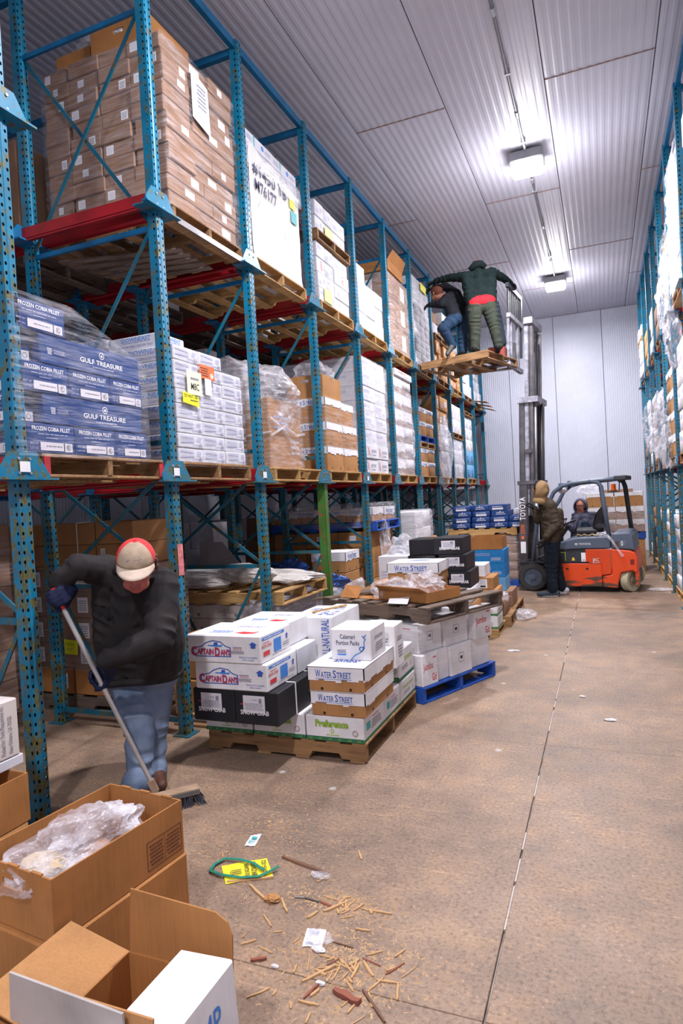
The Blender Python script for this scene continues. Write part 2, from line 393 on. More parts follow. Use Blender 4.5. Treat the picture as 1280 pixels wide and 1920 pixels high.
def lidded(x0, x1, y0, y1, z0, z1, label, group=None, lid=0.45, logo='+x', yaw=0.0, frame=None, base=KRAFT, top=None, seed=0, ragged=True, key='water'):
    o = carton(x0, x1, y0, y1, z0, z1-.002, base, label, group, yaw=yaw, frame=frame)
    dx, dy, dz = x1-x0+.012, y1-y0+.012, z1-z0
    rnd = random.Random(seed); h = dz*lid; mb = MB(); t = .006
    # lid: top plate and four skirts with a torn lower edge
    mb.bev(-dx/2, dx/2, -dy/2, dy/2, dz-.004, dz+.003, .001)
    for ax, sg, L, W in (('x', 1, dy, dx), ('x', -1, dy, dx), ('y', 1, dx, dy), ('y', -1, dx, dy)):
        n = 10; prev = None
        for i in range(n):
            a, b = -L/2+L*i/n, -L/2+L*(i+1)/n
            zz = dz-h+(rnd.choice((0, 0, 0, .012, -.01)) if ragged else 0)
            u0, u1 = sg*W/2, sg*(W/2-t)
            if ax == 'x': mb.box(min(u0, u1), max(u0, u1), a, b, zz, dz)
            else: mb.box(a, b, min(u0, u1), max(u0, u1), zz, dz)
    L = mb.build('lid', WHITE, o)
    M, w, hh = FACE[logo](dx, dy, dz)
    if key:
        ck = (key, round(w, 3), round(h, 3))
        if ck not in DCACHE: DCACHE[ck] = decal_mesh(DEC[key](), w, h, 1)
        d = bpy.data.objects.new('printed_logo', DCACHE[ck]); C.objects.link(d); d.parent = L
        d.matrix_local = Matrix.Translation((0, 0, dz-h)) @ M
    if top:
        M, w, hh = FACE['top'](dx, dy, dz+.003)
        d = bpy.data.objects.new('printed_picture', decal_mesh(DEC[top](), w, hh, 2)); C.objects.link(d); d.parent = L; d.matrix_local = M
    # vent holes low on the tray
    hb = MB()
    for f, (hx, hy) in (('+x', (dx/2-.0055, None)), ('-y', (None, -dy/2+.0055))):
        for q in (-.25, .25):
            if f == '+x': hb.tube((hx-.002, q*dy, dz*.12), (hx+.0008, q*dy, dz*.12), .010, n=8)
            else: hb.tube((q*dx, hy+.002, dz*.12), (q*dx, hy-.0008, dz*.12), .010, n=8)
    hb.build('vent_hole', flat((0.03, 0.015, 0.008)), o)
    return o

# ---- print designs (x and y as fractions of the face)
@dec('gulf')
def _(): return [('t', 'GULF TREASURE', .36, .36, .80, .54, 'w'), ('o', .58, .74, .13, 'w'), ('c', .58, .73, .05, 'w'), ('d', .48, .22, .70, .30, 1, 'a'),
                 ('d', .06, .34, .10, .58, 5, 'w'), ('d', .115, .38, .22, .54, 3, 'a')]
@dec('cobia')
def _(): return [('t', 'FROZEN COBIA FILLET', .10, .76, .90, .90, 'w'), ('d', .16, .62, .84, .68, 1, 'a'), ('d', .38, .50, .62, .56, 1, 'a'),
                 ('t', 'BEST BY', .05, .29, .22, .36, 'a'), ('t', 'LOT NO.', .05, .13, .22, .20, 'a'),
                 ('r', .25, .10, .74, .38, 'p'), ('d', .34, .2, .7, .3, 1, 's'), ('r', .76, .08, .93, .38, 'p'), ('o', .845, .23, .10, 'k'), ('t', 'K', .82, .17, .87, .29, 'k')]
@dec('cobia_small')
def _(): return [('r', .2, .08, .9, .4, 'p'), ('o', .72, .24, .1, 'k')]
@dec('downeast')
def _(): return [('t', 'DOWNEAST', .28, .60, .86, .90, 'B'), ('d', .30, .50, .85, .58, 1, 'b'), ('t', 'RAW FROZEN LOBSTER TAILS', .22, .16, .90, .34, 'v')]
@dec('lobster')
def _():
    it = [('t', 'DOWNEAST', .55, .12, .90, .30, 'a')]
    rnd = random.Random(3)
    for i in range(9): it.append(('L', [(.10+i*.055, .25), (.13+i*.055, .55+.15*rnd.random()), (.11+i*.055, .85)], .0035, 'a'))
    it += [('L', [(.08, .35), (.6, .42)], .006, 'a'), ('L', [(.08, .75), (.6, .70)], .004, 'a'), ('d', .72, .45, .92, .85, 4, 'a'), ('d', .80, .08, .95, .4, 3, 's')]
    return it
@dec('water')
def _(): return [('t', 'W', .15, .22, .24, .80, 'b'), ('t', 'ATER', .245, .22, .44, .66, 'b'), ('t', 'S', .46, .22, .52, .80, 'b'), ('t', 'TREET', .525, .22, .78, .66, 'b'), ('r', .15, .12, .78, .15, 'B')]
@dec('fish_top')
def _():
    it = [('p', [(.30, .55), (.42, .66), (.60, .70), (.72, .62), (.60, .55), (.44, .52)], 'B'), ('p', [(.34, .52), (.5, .5), (.66, .56), (.80, .60), (.66, .50), (.48, .46)], 'e')]
    for i in range(7): it.append(('L', [(.25+i*.07, .35+.02*i), (.32+i*.07, .6+.02*i), (.30+i*.07, .8)], .004, 'B'))
    it.append(('d', .3, .2, .8, .3, 2, 'b')); return it
@dec('captain_side')
def _():
    arc = [(.09+.0, .30), (.09, .52), (.20, .58), (.27, .72), (.36, .80), (.47, .76), (.53, .62), (.60, .56), (.60, .24), (.12, .22)]
    return [('L', arc+[arc[0]], .006, 'b'), ('p', [(.28, .60), (.48, .58), (.50, .66), (.44, .64), (.40, .72), (.36, .64), (.30, .64)], 'B'), ('r', .38, .66, .43, .74, 'b'),
            ('O', 'C', .055, .24, .135, .56, 'r', 'b'), ('O', 'APTAIN', .145, .29, .37, .50, 'r', 'b'), ('O', 'D', .39, .24, .46, .56, 'r', 'b'), ('O', "AN'S", .468, .29, .60, .50, 'r', 'b'),
            ('t', 'CAPTAIN DANS', .64, .50, .76, .54, 'r'), ('d', .63, .56, .77, .62, 1, 's'), ('d', .60, .36, .79, .48, 3, 's'),
            ('p', [(.88, .58), (.94, .58), (.94, .70), (.965, .70), (.91, .80), (.855, .70), (.88, .70)], 'b'),
            ('t', 'PRODUCT OF CANADA', .72, .22, .96, .27, 'b'), ('t', 'WILD CAUGHT', .76, .13, .92, .18, 'b')]
@dec('captain_end')
def _(): return [('r', .06, .80, .78, .90, 'B'), ('d', .12, .82, .72, .88, 1, 'w'), ('t', 'SNOW CRAB', .04, .52, .34, .64, 'r'), ('d', .08, .68, .3, .74, 1, 'r'), ('r', .08, .24, .28, .40, 'r'),
                 ('r', .42, .22, .66, .70, 'B'), ('p', [(.84, .52), (.88, .52), (.88, .64), (.91, .64), (.86, .74), (.81, .64), (.84, .64)], 'b'), ('d', .3, .12, .9, .18, 1, 's'), ('d', .7, .3, .92, .46, 2, 's')]
@dec('captain_top')
def _(): return [('t', "CAPTAIN DAN'S", .40, .62, .80, .74, 'a'), ('d', .22, .18, .52, .36, 3, 'B'), ('p', [(.58, .20), (.66, .30), (.80, .26), (.86, .34), (.84, .18), (.72, .14)], 'r'), ('L', [(0, .48), (1, .48)], .003, 'p')]
@dec('crab')
def _(): return [('t', 'SNOW CRAB', .13, .30, .78, .44, 'w'), ('r', .20, .36, .70, .88, 'p'), ('t', '1-5/8', .38, .72, .52, .78, 's'), ('r', .56, .66, .63, .80, 's'), ('d', .23, .44, .66, .66, 6, 's'), ('d', .14, .58, .19, .66, 1, 'r')]
@dec('crab_far')
def _(): return [('t', 'SNOW CRAB', .20, .28, .92, .46, 'w'), ('r', .28, .34, .76, .84, 'p'), ('d', .32, .44, .72, .74, 4, 's'), ('r', .60, .66, .70, .78, 's')]
@dec('preference')
def _(): return [('r', 0, 0, 1, .16, 'g'), ('t', 'I.Q.F', .05, .04, .11, .11, 'l'), ('t', 'I.Q.F', .22, .04, .28, .11, 'l'), ('t', 'I.Q.F', .39, .04, .45, .11, 'l'), ('t', 'I.Q.F', .56, .04, .62, .11, 'l'), ('t', 'I.Q.F', .73, .04, .79, .11, 'l'), ('t', 'I.Q.F', .89, .04, .95, .11, 'l'),
                     ('O', 'Preference', .18, .56, .74, .84, 'l', 'g'), ('t', 'D', .44, .33, .50, .50, 'l'), ('d', .36, .22, .58, .29, 1, 'l'), ('o', .86, .38, .12, 't'), ('c', .86, .38, .07, 'p')]
@dec('preference_end')
def _(): return [('r', 0, 0, 1, .12, 'g'), ('t', 'Preference', .15, .56, .88, .76, 'l'), ('o', .8, .34, .08, 'r'), ('d', .15, .3, .6, .46, 2, 's')]
@dec('side_small')
def _(): return [('r', 0, 0, 1, .12, 'g'), ('r', .12, .4, .3, .7, 'c'), ('d', .36, .3, .8, .66, 4, 's'), ('d', .4, .72, .7, .8, 1, 'r')]
@dec('calamari')
def _(): return [('t', 'Calamari', .24, .68, .62, .83, 'n'), ('t', 'Portion Packs', .14, .48, .72, .63, 'n'), ('p', [(.14, .20), (.40, .20), (.36, .15), (.18, .15)], 'B'), ('d', .15, .22, .38, .34, 3, 'n'),
                   ('L', [(.50, .02), (.60, .16), (.74, .26), (.82, .36), (.82, .44), (.74, .42), (.72, .34), (.78, .30), (.84, .40), (.84, .60), (.88, .68), (.84, .76), (.90, .82)], .006, 'B'), ('o', .76, .38, .07, 'B'), ('L', [(.84, .7), (.80, .8)], .004, 'b')]
@dec('calamari_side')
def _(): return [('d', .25, .6, .8, .72, 2, 's'), ('d', .3, .2, .8, .5, 4, 's')]
@dec('natural')
def _(): return [('d', .62, .25, .92, .62, 4, 'v'), ('r', .60, .02, .98, .26, 'y'), ('T', 'I 54', .66, .05, .80, .22, 'k')]
@dec('natural_strip')
def _(): return [('T', 'ALL-NATURAL', .60, .05, .92, .95, 'b')]
@dec('natural_top')
def _(): return [('t', 'SEA-LESS', .25, .15, .9, .45, 'b'), ('d', .3, .55, .85, .75, 2, 'b')]
@dec('jumbo')
def _(): return [('t', 'Jumbo', .08, .44, .70, .74, 'r'), ('t', 'Gd', .60, .12, .86, .36, 'r'), ('d', .7, .82, .9, .9, 1, 'r')]
@dec('stamp')
def _(): return [('L', [(.4, .4), (.6, .4), (.62, .55), (.6, .7), (.4, .7), (.38, .55), (.4, .4)], .004, 's'), ('r', .45, .5, .55, .6, 'k')]
@dec('lund')
def _(): return [('t', "LUND'S", .36, .42, .62, .72, 's'), ('d', .44, .22, .56, .32, 1, 's'), ('L', [(.33, .80), (.65, .80), (.65, .15), (.33, .15), (.33, .80)], .003, 's'), ('c', .82, .3, .12, 's')]
@dec('keyport')
def _(): return [('t', 'KEYPORT', .42, .40, .85, .62, 's'), ('L', [(.12, .2), (.24, .5), (.12, .8)], .008, 'r'), ('L', [(.28, .2), (.18, .5), (.28, .8)], .008, 'r'), ('d', .5, .2, .8, .3, 1, 's')]
@dec('faint')
def _(): return [('d', .12, .55, .6, .78, 3, 'a'), ('d', .62, .2, .9, .45, 3, 'p')]
@dec('faint2')
def _(): return [('d', .1, .2, .45, .5, 3, 'a'), ('r', .6, .35, .85, .75, 'p'), ('d', .62, .4, .83, .7, 3, 's')]
@dec('bluestrip')
def _(): return [('L', [(.5, .1), (.5, .9)], .006, 'B'), ('d', .6, .3, .9, .7, 3, 'a')]
@dec('greenstrap')
def _(): return [('r', .30, 0, .34, 1, 'c'), ('c', .62, .55, .22, 'B'), ('d', .7, .35, .95, .7, 3, 'a'), ('d', .05, .3, .25, .7, 2, 'a')]
@dec('label')
def _(): return [('r', .36, .28, .56, .76, 'w'), ('d', .38, .34, .54, .70, 5, 'p')]
@dec('label_left')
def _(): return [('r', .10, .25, .34, .85, 'w'), ('d', .13, .32, .31, .78, 5, 'p')]
@dec('label_right')
def _(): return [('r', .62, .20, .84, .80, 'w'), ('d', .65, .26, .81, .7, 5, 's')]
@dec('barcodes')
def _(): return [('r', .12, .35, .24, .8, 'w'), ('d', .13, .4, .23, .75, 4, 's'), ('r', .62, .12, .84, .85, 'w'), ('d', .65, .4, .81, .8, 5, 's'), ('r', .66, .18, .80, .34, 'k')]
@dec('navyfar')
def _(): return [('t', 'FROZEN FISH', .30, .55, .70, .75, 'w'), ('d', .2, .3, .8, .45, 1, 'w'), ('c', .5, .85, .08, 'w')]
@dec('navylabel')
def _(): return [('r', .2, .15, .8, .5, 'p'), ('d', .2, .65, .8, .8, 1, 'w')]
@dec('logo_round')
def _(): return [('c', .5, .42, .24, 'n'), ('c', .5, .45, .18, 'B'), ('p', [(.36, .2), (.64, .2), (.64, .12), (.36, .12)], 'k'), ('p', [(.42, .35), (.52, .6), (.6, .45)], 'c'), ('d', .3, .85, .7, .92, 1, 'e'), ('t', '10', .08, .08, .16, .18, 'k')]
@dec('whiteprint')
def _(): return [('r', .25, .25, .85, .8, 'w'), ('d', .3, .3, .8, .75, 5, 'p'), ('r', .75, .3, .8, .38, 'k')]
@dec('redprint')
def _(): return [('t', '#81', .15, .5, .55, .8, 'r'), ('d', .5, .2, .85, .4, 2, 's')]
@dec('blueprint')
def _(): return [('t', 'SHRIMP', .2, .55, .8, .8, 'B'), ('d', .2, .2, .8, .45, 2, 'b')]
@dec('redmark')
def _(): return [('L', [(.55, .2), (.52, .8), (.60, .8), (.62, .6), (.54, .5), (.64, .2)], .008, 'r'), ('d', .7, .3, .95, .6, 2, 'a')]
# ================================================================ SETTING
XL, XR, YB, YF = -6.3, 4.4, 17.2, -3.6
FLOORM = None
def floor_mat():
    m, nt, b = new_mat('concrete_floor')
    tc = nt.nodes.new('ShaderNodeTexCoord')
    def N(scale, det, rough=.5, st=None):
        n = nt.nodes.new('ShaderNodeTexNoise'); n.inputs['Scale'].default_value = scale; n.inputs['Detail'].default_value = det; n.inputs['Roughness'].default_value = rough
        if st:
            mp = nt.nodes.new('ShaderNodeMapping'); mp.inputs['Scale'].default_value = st; mp.inputs['Rotation'].default_value = (0, 0, 0.5)
            nt.links.new(tc.outputs['Object'], mp.inputs[0]); nt.links.new(mp.outputs[0], n.inputs['Vector'])
        else: nt.links.new(tc.outputs['Object'], n.inputs['Vector'])
        return n
    big = N(0.9, 4, .6); mid = N(5, 6, .65); fine = N(60, 5, .7); scr = N(2.2, 6, .75, (1, 14, 1))
    base = ramp(nt, big.outputs[0], [(0.32, (0.34, 0.24, 0.165)), (0.48, (0.27, 0.188, 0.13)), (0.66, (0.185, 0.135, 0.102))])
    md = ramp(nt, mid.outputs[0], [(0.36, (0.82, 0.82, 0.84)), (0.5, (1, 1, 1)), (0.64, (1.16, 1.12, 1.06))])
    fn = ramp(nt, fine.outputs[0], [(0.36, (0.6, 0.58, 0.58)), (0.5, (1, 1, 1)), (0.60, (1.0, 1.0, 1.0)), (0.67, (1.8, 1.6, 1.35))])
    sc = ramp(nt, scr.outputs[0], [(0.58, (1, 1, 1)), (0.66, (1.45, 1.38, 1.28)), (0.70, (1, 1, 1))])
    cur = base.outputs[0]
    for x in (md, fn, sc):
        mm = nt.nodes.new('ShaderNodeMix'); mm.data_type = 'RGBA'; mm.blend_type = 'MULTIPLY'; mm.inputs[0].default_value = 1
        nt.links.new(cur, mm.inputs[6]); nt.links.new(x.outputs[0], mm.inputs[7]); cur = mm.outputs[2]
    # dark oil patches and pale spatter
    vo = nt.nodes.new('ShaderNodeTexVoronoi'); vo.inputs['Scale'].default_value = 2.3; nt.links.new(tc.outputs['Object'], vo.inputs['Vector'])
    sp = ramp(nt, vo.outputs['Distance'], [(0.035, (1, 1, 1)), (0.06, (0, 0, 0))])
    cur = mixc(nt, sp.outputs[0], cur, (0.42, 0.38, 0.36))
    ob = N(0.55, 3, .5); orr = ramp(nt, ob.outputs[0], [(0.66, (0, 0, 0)), (0.78, (0.55, 0.55, 0.55))])
    cur = mixc(nt, orr.outputs[0], cur, (0.07, 0.06, 0.06))
    nt.links.new(cur, b.inputs['Base Color'])
    rr = nt.nodes.new('ShaderNodeMapRange'); rr.inputs[3].default_value = 0.38; rr.inputs[4].default_value = 0.7
    nt.links.new(mid.outputs[0], rr.inputs[0]); nt.links.new(rr.outputs[0], b.inputs['Roughness'])
    b.inputs['Specular IOR Level'].default_value = 0.35
    bump(nt, b, fine.outputs[0], 0.15, 0.004)
    return m
FLOORM = floor_mat()
SEAL = plain('joint_sealant', (0.40, 0.34, 0.30), 0.8, var=0.75, scale=7, col2=(0.07, 0.055, 0.05))
fl = tag(MB().box(XL, XR, YF, YB, -0.14, -0.014).build('floor', SEAL), 'brown grey concrete warehouse floor slab', kind='structure')
xs = [XL, -3.4-.6, -0.41, 3.6-.4, XR]; xs = [XL, -0.41, XR]; ys = [YF, 1.915, 4.17, YB]
for i in range(len(xs)-1):
    for j in range(len(ys)-1):
        g = 0.004
        o = MB().bev(xs[i]+g, xs[i+1]-g, ys[j]+.0015, ys[j+1]-.0015, -0.10, 0.0, 0.002).build('concrete_slab', FLOORM, fl)
sj = MB(); rnd = random.Random(5); y = YF
while y < YB-.3:
    L = rnd.uniform(.15, .5)
    if rnd.random() < .75: sj.box(-.4135, -.4065, y, min(y+L, YB), -.012, -.0012)
    y += L+rnd.uniform(.02, .12)
sj.build('joint_filler', plain('pale_filler', (0.5, 0.45, 0.42), 0.8), fl)
# ribbed insulated panels
PANEL = plain('white_panel', (0.52, 0.53, 0.62), 0.42, var=0.10, scale=1.2)
PANEL_W = plain('white_wall_panel', (0.60, 0.64, 0.75), 0.38, var=0.10, scale=1.0)
GAPM = plain('panel_gap', (0.10, 0.09, 0.09), 0.9)
SEAMM = plain('rust_seam', (0.28, 0.17, 0.13), 0.9)
def ribbed(width, length, n, depth=0.0028, th=0.06):
    # panel in xy plane, front at z=0 facing -z, ribs run along y
    prof = [(0, th)]
    x = 0.0; p = width/n
    prof.append((0, 0.0))
    for i in range(n):
        a = i*p
        prof += [(a+p*.12, 0.0), (a+p*.30, -depth), (a+p*.62, -depth), (a+p*.80, 0.0)]
    prof += [(width, 0.0), (width, th)]
    m = MB(); k = len(prof); vs = [(a, 0, b) for a, b in prof]+[(a, length, b) for a, b in prof]
    fs = [(i, i+1, k+i+1, k+i) for i in range(k-1)]+[(k-1, 0, k, 2*k-1)]+[tuple(range(k)), tuple(range(2*k-1, k-1, -1))]
    m.add(vs, fs); return m
ce = tag(MB().box(XL, XR, YF, YB, CEIL+.065, CEIL+.16).build('ceiling', GAPM), 'white ribbed insulated panel ceiling', kind='structure')
seams = []; x = -1.445-1.062*4
while x < XR-.1: seams.append(x); x += 1.062
seams = [XL]+[s for s in seams if s > XL+.3]+[XR]
cut = {0: [2.2, 7.3, 12.4], 1: [4.6, 9.9, 15.0]}
PM = {}
for i in range(len(seams)-1):
    wdt = seams[i+1]-seams[i]-.010
    near = abs(seams[i]+.38) < .02 or abs(seams[i]+2.507) < .02
    cs = [YF]+([2.1, 7.29, 12.6] if (near or i % 2 == 0) else [3.4, 9.95, 14.6])+[YB]
    for a, b in zip(cs, cs[1:]):
        k = (round(wdt, 3), round(b-a, 3))
        if k not in PM: PM[k] = ribbed(wdt, b-a-.008, 12 if wdt > .9 else max(2, int(wdt/.088))).mesh('ceiling_panel', PANEL)
        link('ceiling_panel', PM[k], ce, (seams[i]+.005, a+.004, CEIL+.005))
    for c in cs[1:-1]: MB().box(seams[i]+.005, seams[i]+wdt, c-.006, c+.006, CEIL-.002, CEIL+.02).build('seam_strip', SEAMM, ce)
def wall(name, label, p0, p1, nrm_flip, off=0.0, pw=1.13):
    root = tag(MB().box(0, (Vector(p1)-Vector(p0)).length, .075, .14, 0, CEIL+.1).build(name, GAPM), label, kind='structure')
    d = (Vector(p1)-Vector(p0)); root.location = p0; root.rotation_euler = (0, 0, math.atan2(d.y, d.x))
    L = d.length; x = -off
    while x < L:
        a, b = max(0, x), min(L, x+pw)
        if b-a > .1:
            k = ('w', round(b-a, 3))
            if k not in PM: PM[k] = ribbed(b-a-.012, CEIL, 22 if b-a > 1 else max(3, int((b-a)/.051)), .0034).mesh('wall_panel', PANEL_W)
            o = link('wall_panel', PM[k], root, (a+.006, 0, 0)); o.rotation_euler = (PI/2, 0, 0)
            o.matrix_local = Matrix(((1, 0, 0, a+.006), (0, 0, 1, 0.006), (0, 1, 0, 0), (0, 0, 0, 1)))
        x += pw
    return root
wall('wall_back', 'white ribbed insulated end wall behind the forklift', (XL, YB, 0), (XR, YB, 0), False, off=0.35)
wall('wall_left', 'white ribbed side wall behind the left racks', (XL, YF, 0), (XL, YB, 0), False)
wall('wall_right', 'white ribbed side wall behind the right racks', (XR, YB, 0), (XR, YF, 0), False)
wall('wall_front', 'white ribbed wall behind the camera', (XR, YF, 0), (XL, YF, 0), False)
# conduit and lamps
co = MB().tube((LAMPX, YF+.1, CEIL-.035), (LAMPX, 14.0, CEIL-.035), .016, n=10)
con = tag(co.build('conduit', plain('grey_conduit', (0.22, 0.22, 0.24), .5, .5), smooth=False), 'grey electrical conduit running along the ceiling to the lamps', 'conduit')
for k in range(10):
    y = -2.6+k*1.72
    MB().tube((LAMPX, y-.05, CEIL-.035), (LAMPX, y+.05, CEIL-.035), .024, n=10).build('coupling', STEEL, con)
for i in range(12):
    y = -3.0+i*1.42
    MB().box(LAMPX-.03, LAMPX+.03, y-.012, y+.012, CEIL-.052, CEIL+.0).build('pipe_strap', STEEL, con)
lm, nt, b = new_mat('lamp_glass'); b.inputs['Base Color'].default_value = (.9, .9, .9, 1)
b.inputs['Emission Color'].default_value = (1, .97, .96, 1); b.inputs['Emission Strength'].default_value = 30
LLAB = ['high bay lamp behind the camera', 'high bay lamp overhead near the camera', 'bright square high bay lamp on the ceiling, nearer one', 'bright square high bay lamp on the ceiling, farther one']
for i, (x, y) in enumerate(LAMPS):
    r = tag(empty('high_bay_lamp', (x, y, CEIL-.02)), LLAB[i], 'lamp', 'high bay lamps')
    MB().bev(-.21, .21, -.16, .16, -.13, -.0, .015).build('housing', plain('grey_housing', (.25, .25, .27), .5), r)
    MB().tube((0, 0, -.0), (0, 0, .02), .05, n=12).build('mount', STEEL, r)
    MB().bev(-.19, .19, -.15, .15, -.24, -.132, .03).build('lens', lm, r)

# ================================================================ RACKS
PY = [2.5, 3.79, 5.07, 6.43, 7.79, 9.13, 10.47, 11.8, 13.1, 14.4, 15.7, 17.0]
PW = 0.074
def post_mesh(h, name='post', z0=0.0, mat=RACK):
    mb = MB(); hw = PW/2; pitch = .05
    n = int((h-z0)/pitch)
    def strip(P, u0, u1, rows, hr=(.0075, .0105)):
        # P(u, z) -> point; cells with an 8-sided hole
        uc = (u0+u1)/2
        for k in range(rows):
            a, b_ = z0+k*pitch, z0+(k+1)*pitch; zc = (a+b_)/2
            out = [(u0, a), (uc, a), (u1, a), (u1, zc), (u1, b_), (uc, b_), (u0, b_), (u0, zc)]
            inn = [(uc+hr[0]*x, zc+hr[1]*y) for x, y in ((-.7, -.7), (0, -1), (.7, -.7), (1, 0), (.7, .7), (0, 1), (-.7, .7), (-1, 0))]
            mb.add([P(u, z) for u, z in out+inn], [(i, (i+1) % 8, 8+(i+1) % 8, 8+i) for i in range(8)])
    e = hw
    # aisle face (+x): two hole columns with a raised ridge between
    strip(lambda u, z: (e, u, z), -e, -e+.026, n); strip(lambda u, z: (e, u, z), e-.026, e, n)
    top = z0+n*pitch
    mb.add([(e, -e+.026, z0), (e, -e+.026, top), (e+.004, -e+.032, top), (e+.004, -e+.032, z0)], [(0, 1, 2, 3)])
    mb.add([(e, e-.026, z0), (e, e-.026, top), (e+.004, e-.032, top), (e+.004, e-.032, z0)], [(0, 1, 2, 3)])
    mb.add([(e+.004, -e+.032, z0), (e+.004, e-.032, z0), (e+.004, e-.032, top), (e+.004, -e+.032, top)], [(0, 1, 2, 3)])
    for sg in (-1, 1):
        strip(lambda u, z: (u, sg*e, z), -e+.03, e, n)
        mb.add([(-e, sg*e, z0), (-e+.03, sg*e, z0), (-e+.03, sg*e, top), (-e, sg*e, top)], [(0, 1, 2, 3)])
    mb.add([(-e, -e, z0), (-e, e, z0), (-e, e, top), (-e, -e, top)], [(0, 1, 2, 3)])
    mb.add([(-e, -e, top), (-e, e, top), (e, e, top), (e, -e, top)], [(0, 1, 2, 3)])
    return mb.mesh(name, [mat])
LEVELS = [1.87, 3.77]
def make_rack(xf, side, ys, top, label, ndeep, greenat=None):
    # xf: aisle face x of the front posts; side: -1 = rack extends to -x
    root = tag(empty('pallet_rack', (xf, ys[0], 0)), label, 'rack')
    def W(x, y, z): return Vector((side*x*-1*-1, y-ys[0], z))   # x counted inwards from the aisle
    pm = post_mesh(top+.05); cols = [0.0, 1.17, 1.9, 3.0][:2*ndeep]
    brace_m = RACK_T
    for yi, y in enumerate(ys):
        for ci, cx in enumerate(cols):
            p = link('post', pm, root, (side*(cx+PW/2), y-ys[0], 0), 0 if side < 0 else PI)
            if ci >= 2: p.data = pm
        # braces in frames
        for a in range(0, len(cols)-1, 2):
            x0, x1 = side*(cols[a]+PW), side*(cols[a+1])
            for z in (0.10, 1.06, 2.09, 3.605, 5.13):
                MB().bar((x0, y-ys[0], z), (x1, y-ys[0], z), .022, .034).build('brace', RACK_C if z > 3 else RACK_T, root)
            for za, zb, both in ((.10, 1.06, 0), (1.06, 1.90, 2), (2.09, 3.605, 1), (3.605, 5.13, 2)):
                if both == 0:
                    xm = (x0+x1)/2
                    MB().bar((x0, y-ys[0]-.012, zb-.02), (xm, y-ys[0]-.012, za+.02), .010, .026).build('brace', RACK_T, root)
                    MB().bar((x1, y-ys[0]+.012, zb-.02), (xm, y-ys[0]+.012, za+.02), .010, .026).build('brace', RACK_T, root)
                    continue
                MB().bar((x0, y-ys[0]-.014, zb-.02), (x1, y-ys[0]-.014, za+.02), .010, .028).build('brace', RACK_T, root)
                if both == 2: MB().bar((x0, y-ys[0]+.014, za+.02), (x1, y-ys[0]+.014, zb-.02), .010, .028).build('brace', RACK_T, root)
        # tie across the top
        MB().bar((side*PW, y-ys[0], top-.06), (side*(cols[-1]+.02), y-ys[0], top-.06), .05, .06).build('top_tie', RACK_C, root)
        # arms and rails
        for li, z in enumerate(LEVELS):
            for ci, cx in enumerate(cols):
                fx = side*(cx if ci % 2 == 0 else cx+PW); o = side*-.006 if ci % 2 == 0 else side*.006
                am = MB(); xx = fx+o
                X0, X1 = sorted((xx-.006, xx+.006))
                am.add([(X0, -.15, z-.06), (X0, .165, z-.06), (X0, .165, z-.035), (X0, .085, z+.082), (X0, -.085, z+.082), (X0, -.15, z-.01),
                        (X1, -.15, z-.06), (X1, .165, z-.06), (X1, .165, z-.035), (X1, .085, z+.082), (X1, -.085, z+.082), (X1, -.15, z-.01)],
                       [(0, 1, 2, 3, 4, 5), (11, 10, 9, 8, 7, 6)]+[(i, (i+1) % 6, 6+(i+1) % 6, 6+i) for i in range(6)])
                lp = sorted((xx, xx+(-side if ci % 2 == 0 else side)*.045))
                am.box(lp[0], lp[1], -.19, .19, z-.067, z-.055)
                lp2 = sorted((xx, xx+(side if ci % 2 == 0 else -side)*.10))
                am.box(lp2[0], lp2[1], -.16, .16, z-.067, z-.055)
                arm = am.build('arm_bracket', RACK if ci == 0 else RACK_C, root); arm.location = (0, y-ys[0], 0)
                if ci == 0:
                    bb = MB(); s2 = -side
                    for by, bz in ((-.035, .045), (.035, .045), (-.035, -.03), (.035, -.03)): bb.tube((xx+s2*.006, by, z+bz), (xx+s2*.013, by, z+bz), .008, n=6)
                    bb.build('bolts', STEEL, arm)
                    if li == 0 and yi in (0, 1, 2, 4):
                        MB().box(min(xx+s2*.0135, xx+s2*.0145), max(xx+s2*.0135, xx+s2*.0145), -.035, .03, z-.025, z+.03).build('location_tag', PAPER, arm)
            for sg in (-1, 1):
                yy = y-ys[0]+sg*.045; a0, a1 = sorted((side*.015, side*(cols[-1]+PW+.05)))
                rb = MB(); rb.box(a0, a1, min(yy, yy+sg*.006), max(yy, yy+sg*.006), z-.05, z+.06)
                rb.box(a0, a1, min(yy, yy+sg*.055), max(yy, yy+sg*.055), z-.055, z-.049)
                rb.box(a0, a1, min(yy+sg*.05, yy+sg*.055), max(yy+sg*.05, yy+sg*.055), z-.068, z-.05)
                rb.build('rail', RED, root)
    # long beams along the aisle at the top
    L = ys[-1]-ys[0]
    for cx in (cols[0]+PW/2, cols[-1]+PW/2):
        for j in range(len(ys)-1):
            a, b_ = ys[j]-ys[0]+PW/2, ys[j+1]-ys[0]-PW/2
            MB().bar((side*cx, a, top-.02), (side*cx, b_, top-.02), .045, .075).build('top_beam', RACK_C, root)
    for yi, y in enumerate(ys):
        for cx in cols: MB().box(min(side*(cx-.03), side*(cx+PW+.03)), max(side*(cx-.03), side*(cx+PW+.03)), y-ys[0]-.07, y-ys[0]+.07, 0, .008).build('base_plate', RACK_T, root)
    return root
XF = -2.80
PYL = [PY[0]-1.3]+PY
rackL = make_rack(XF, -1, PY, 5.68, 'long blue pallet rack with red rails along the left side of the aisle', 2)
rackR = make_rack(0.87, 1, [6.43, 7.79, 9.13, 10.47, 11.8, 13.1, 14.4, 15.7], 5.80, 'blue pallet rack along the right side of the aisle', 1)
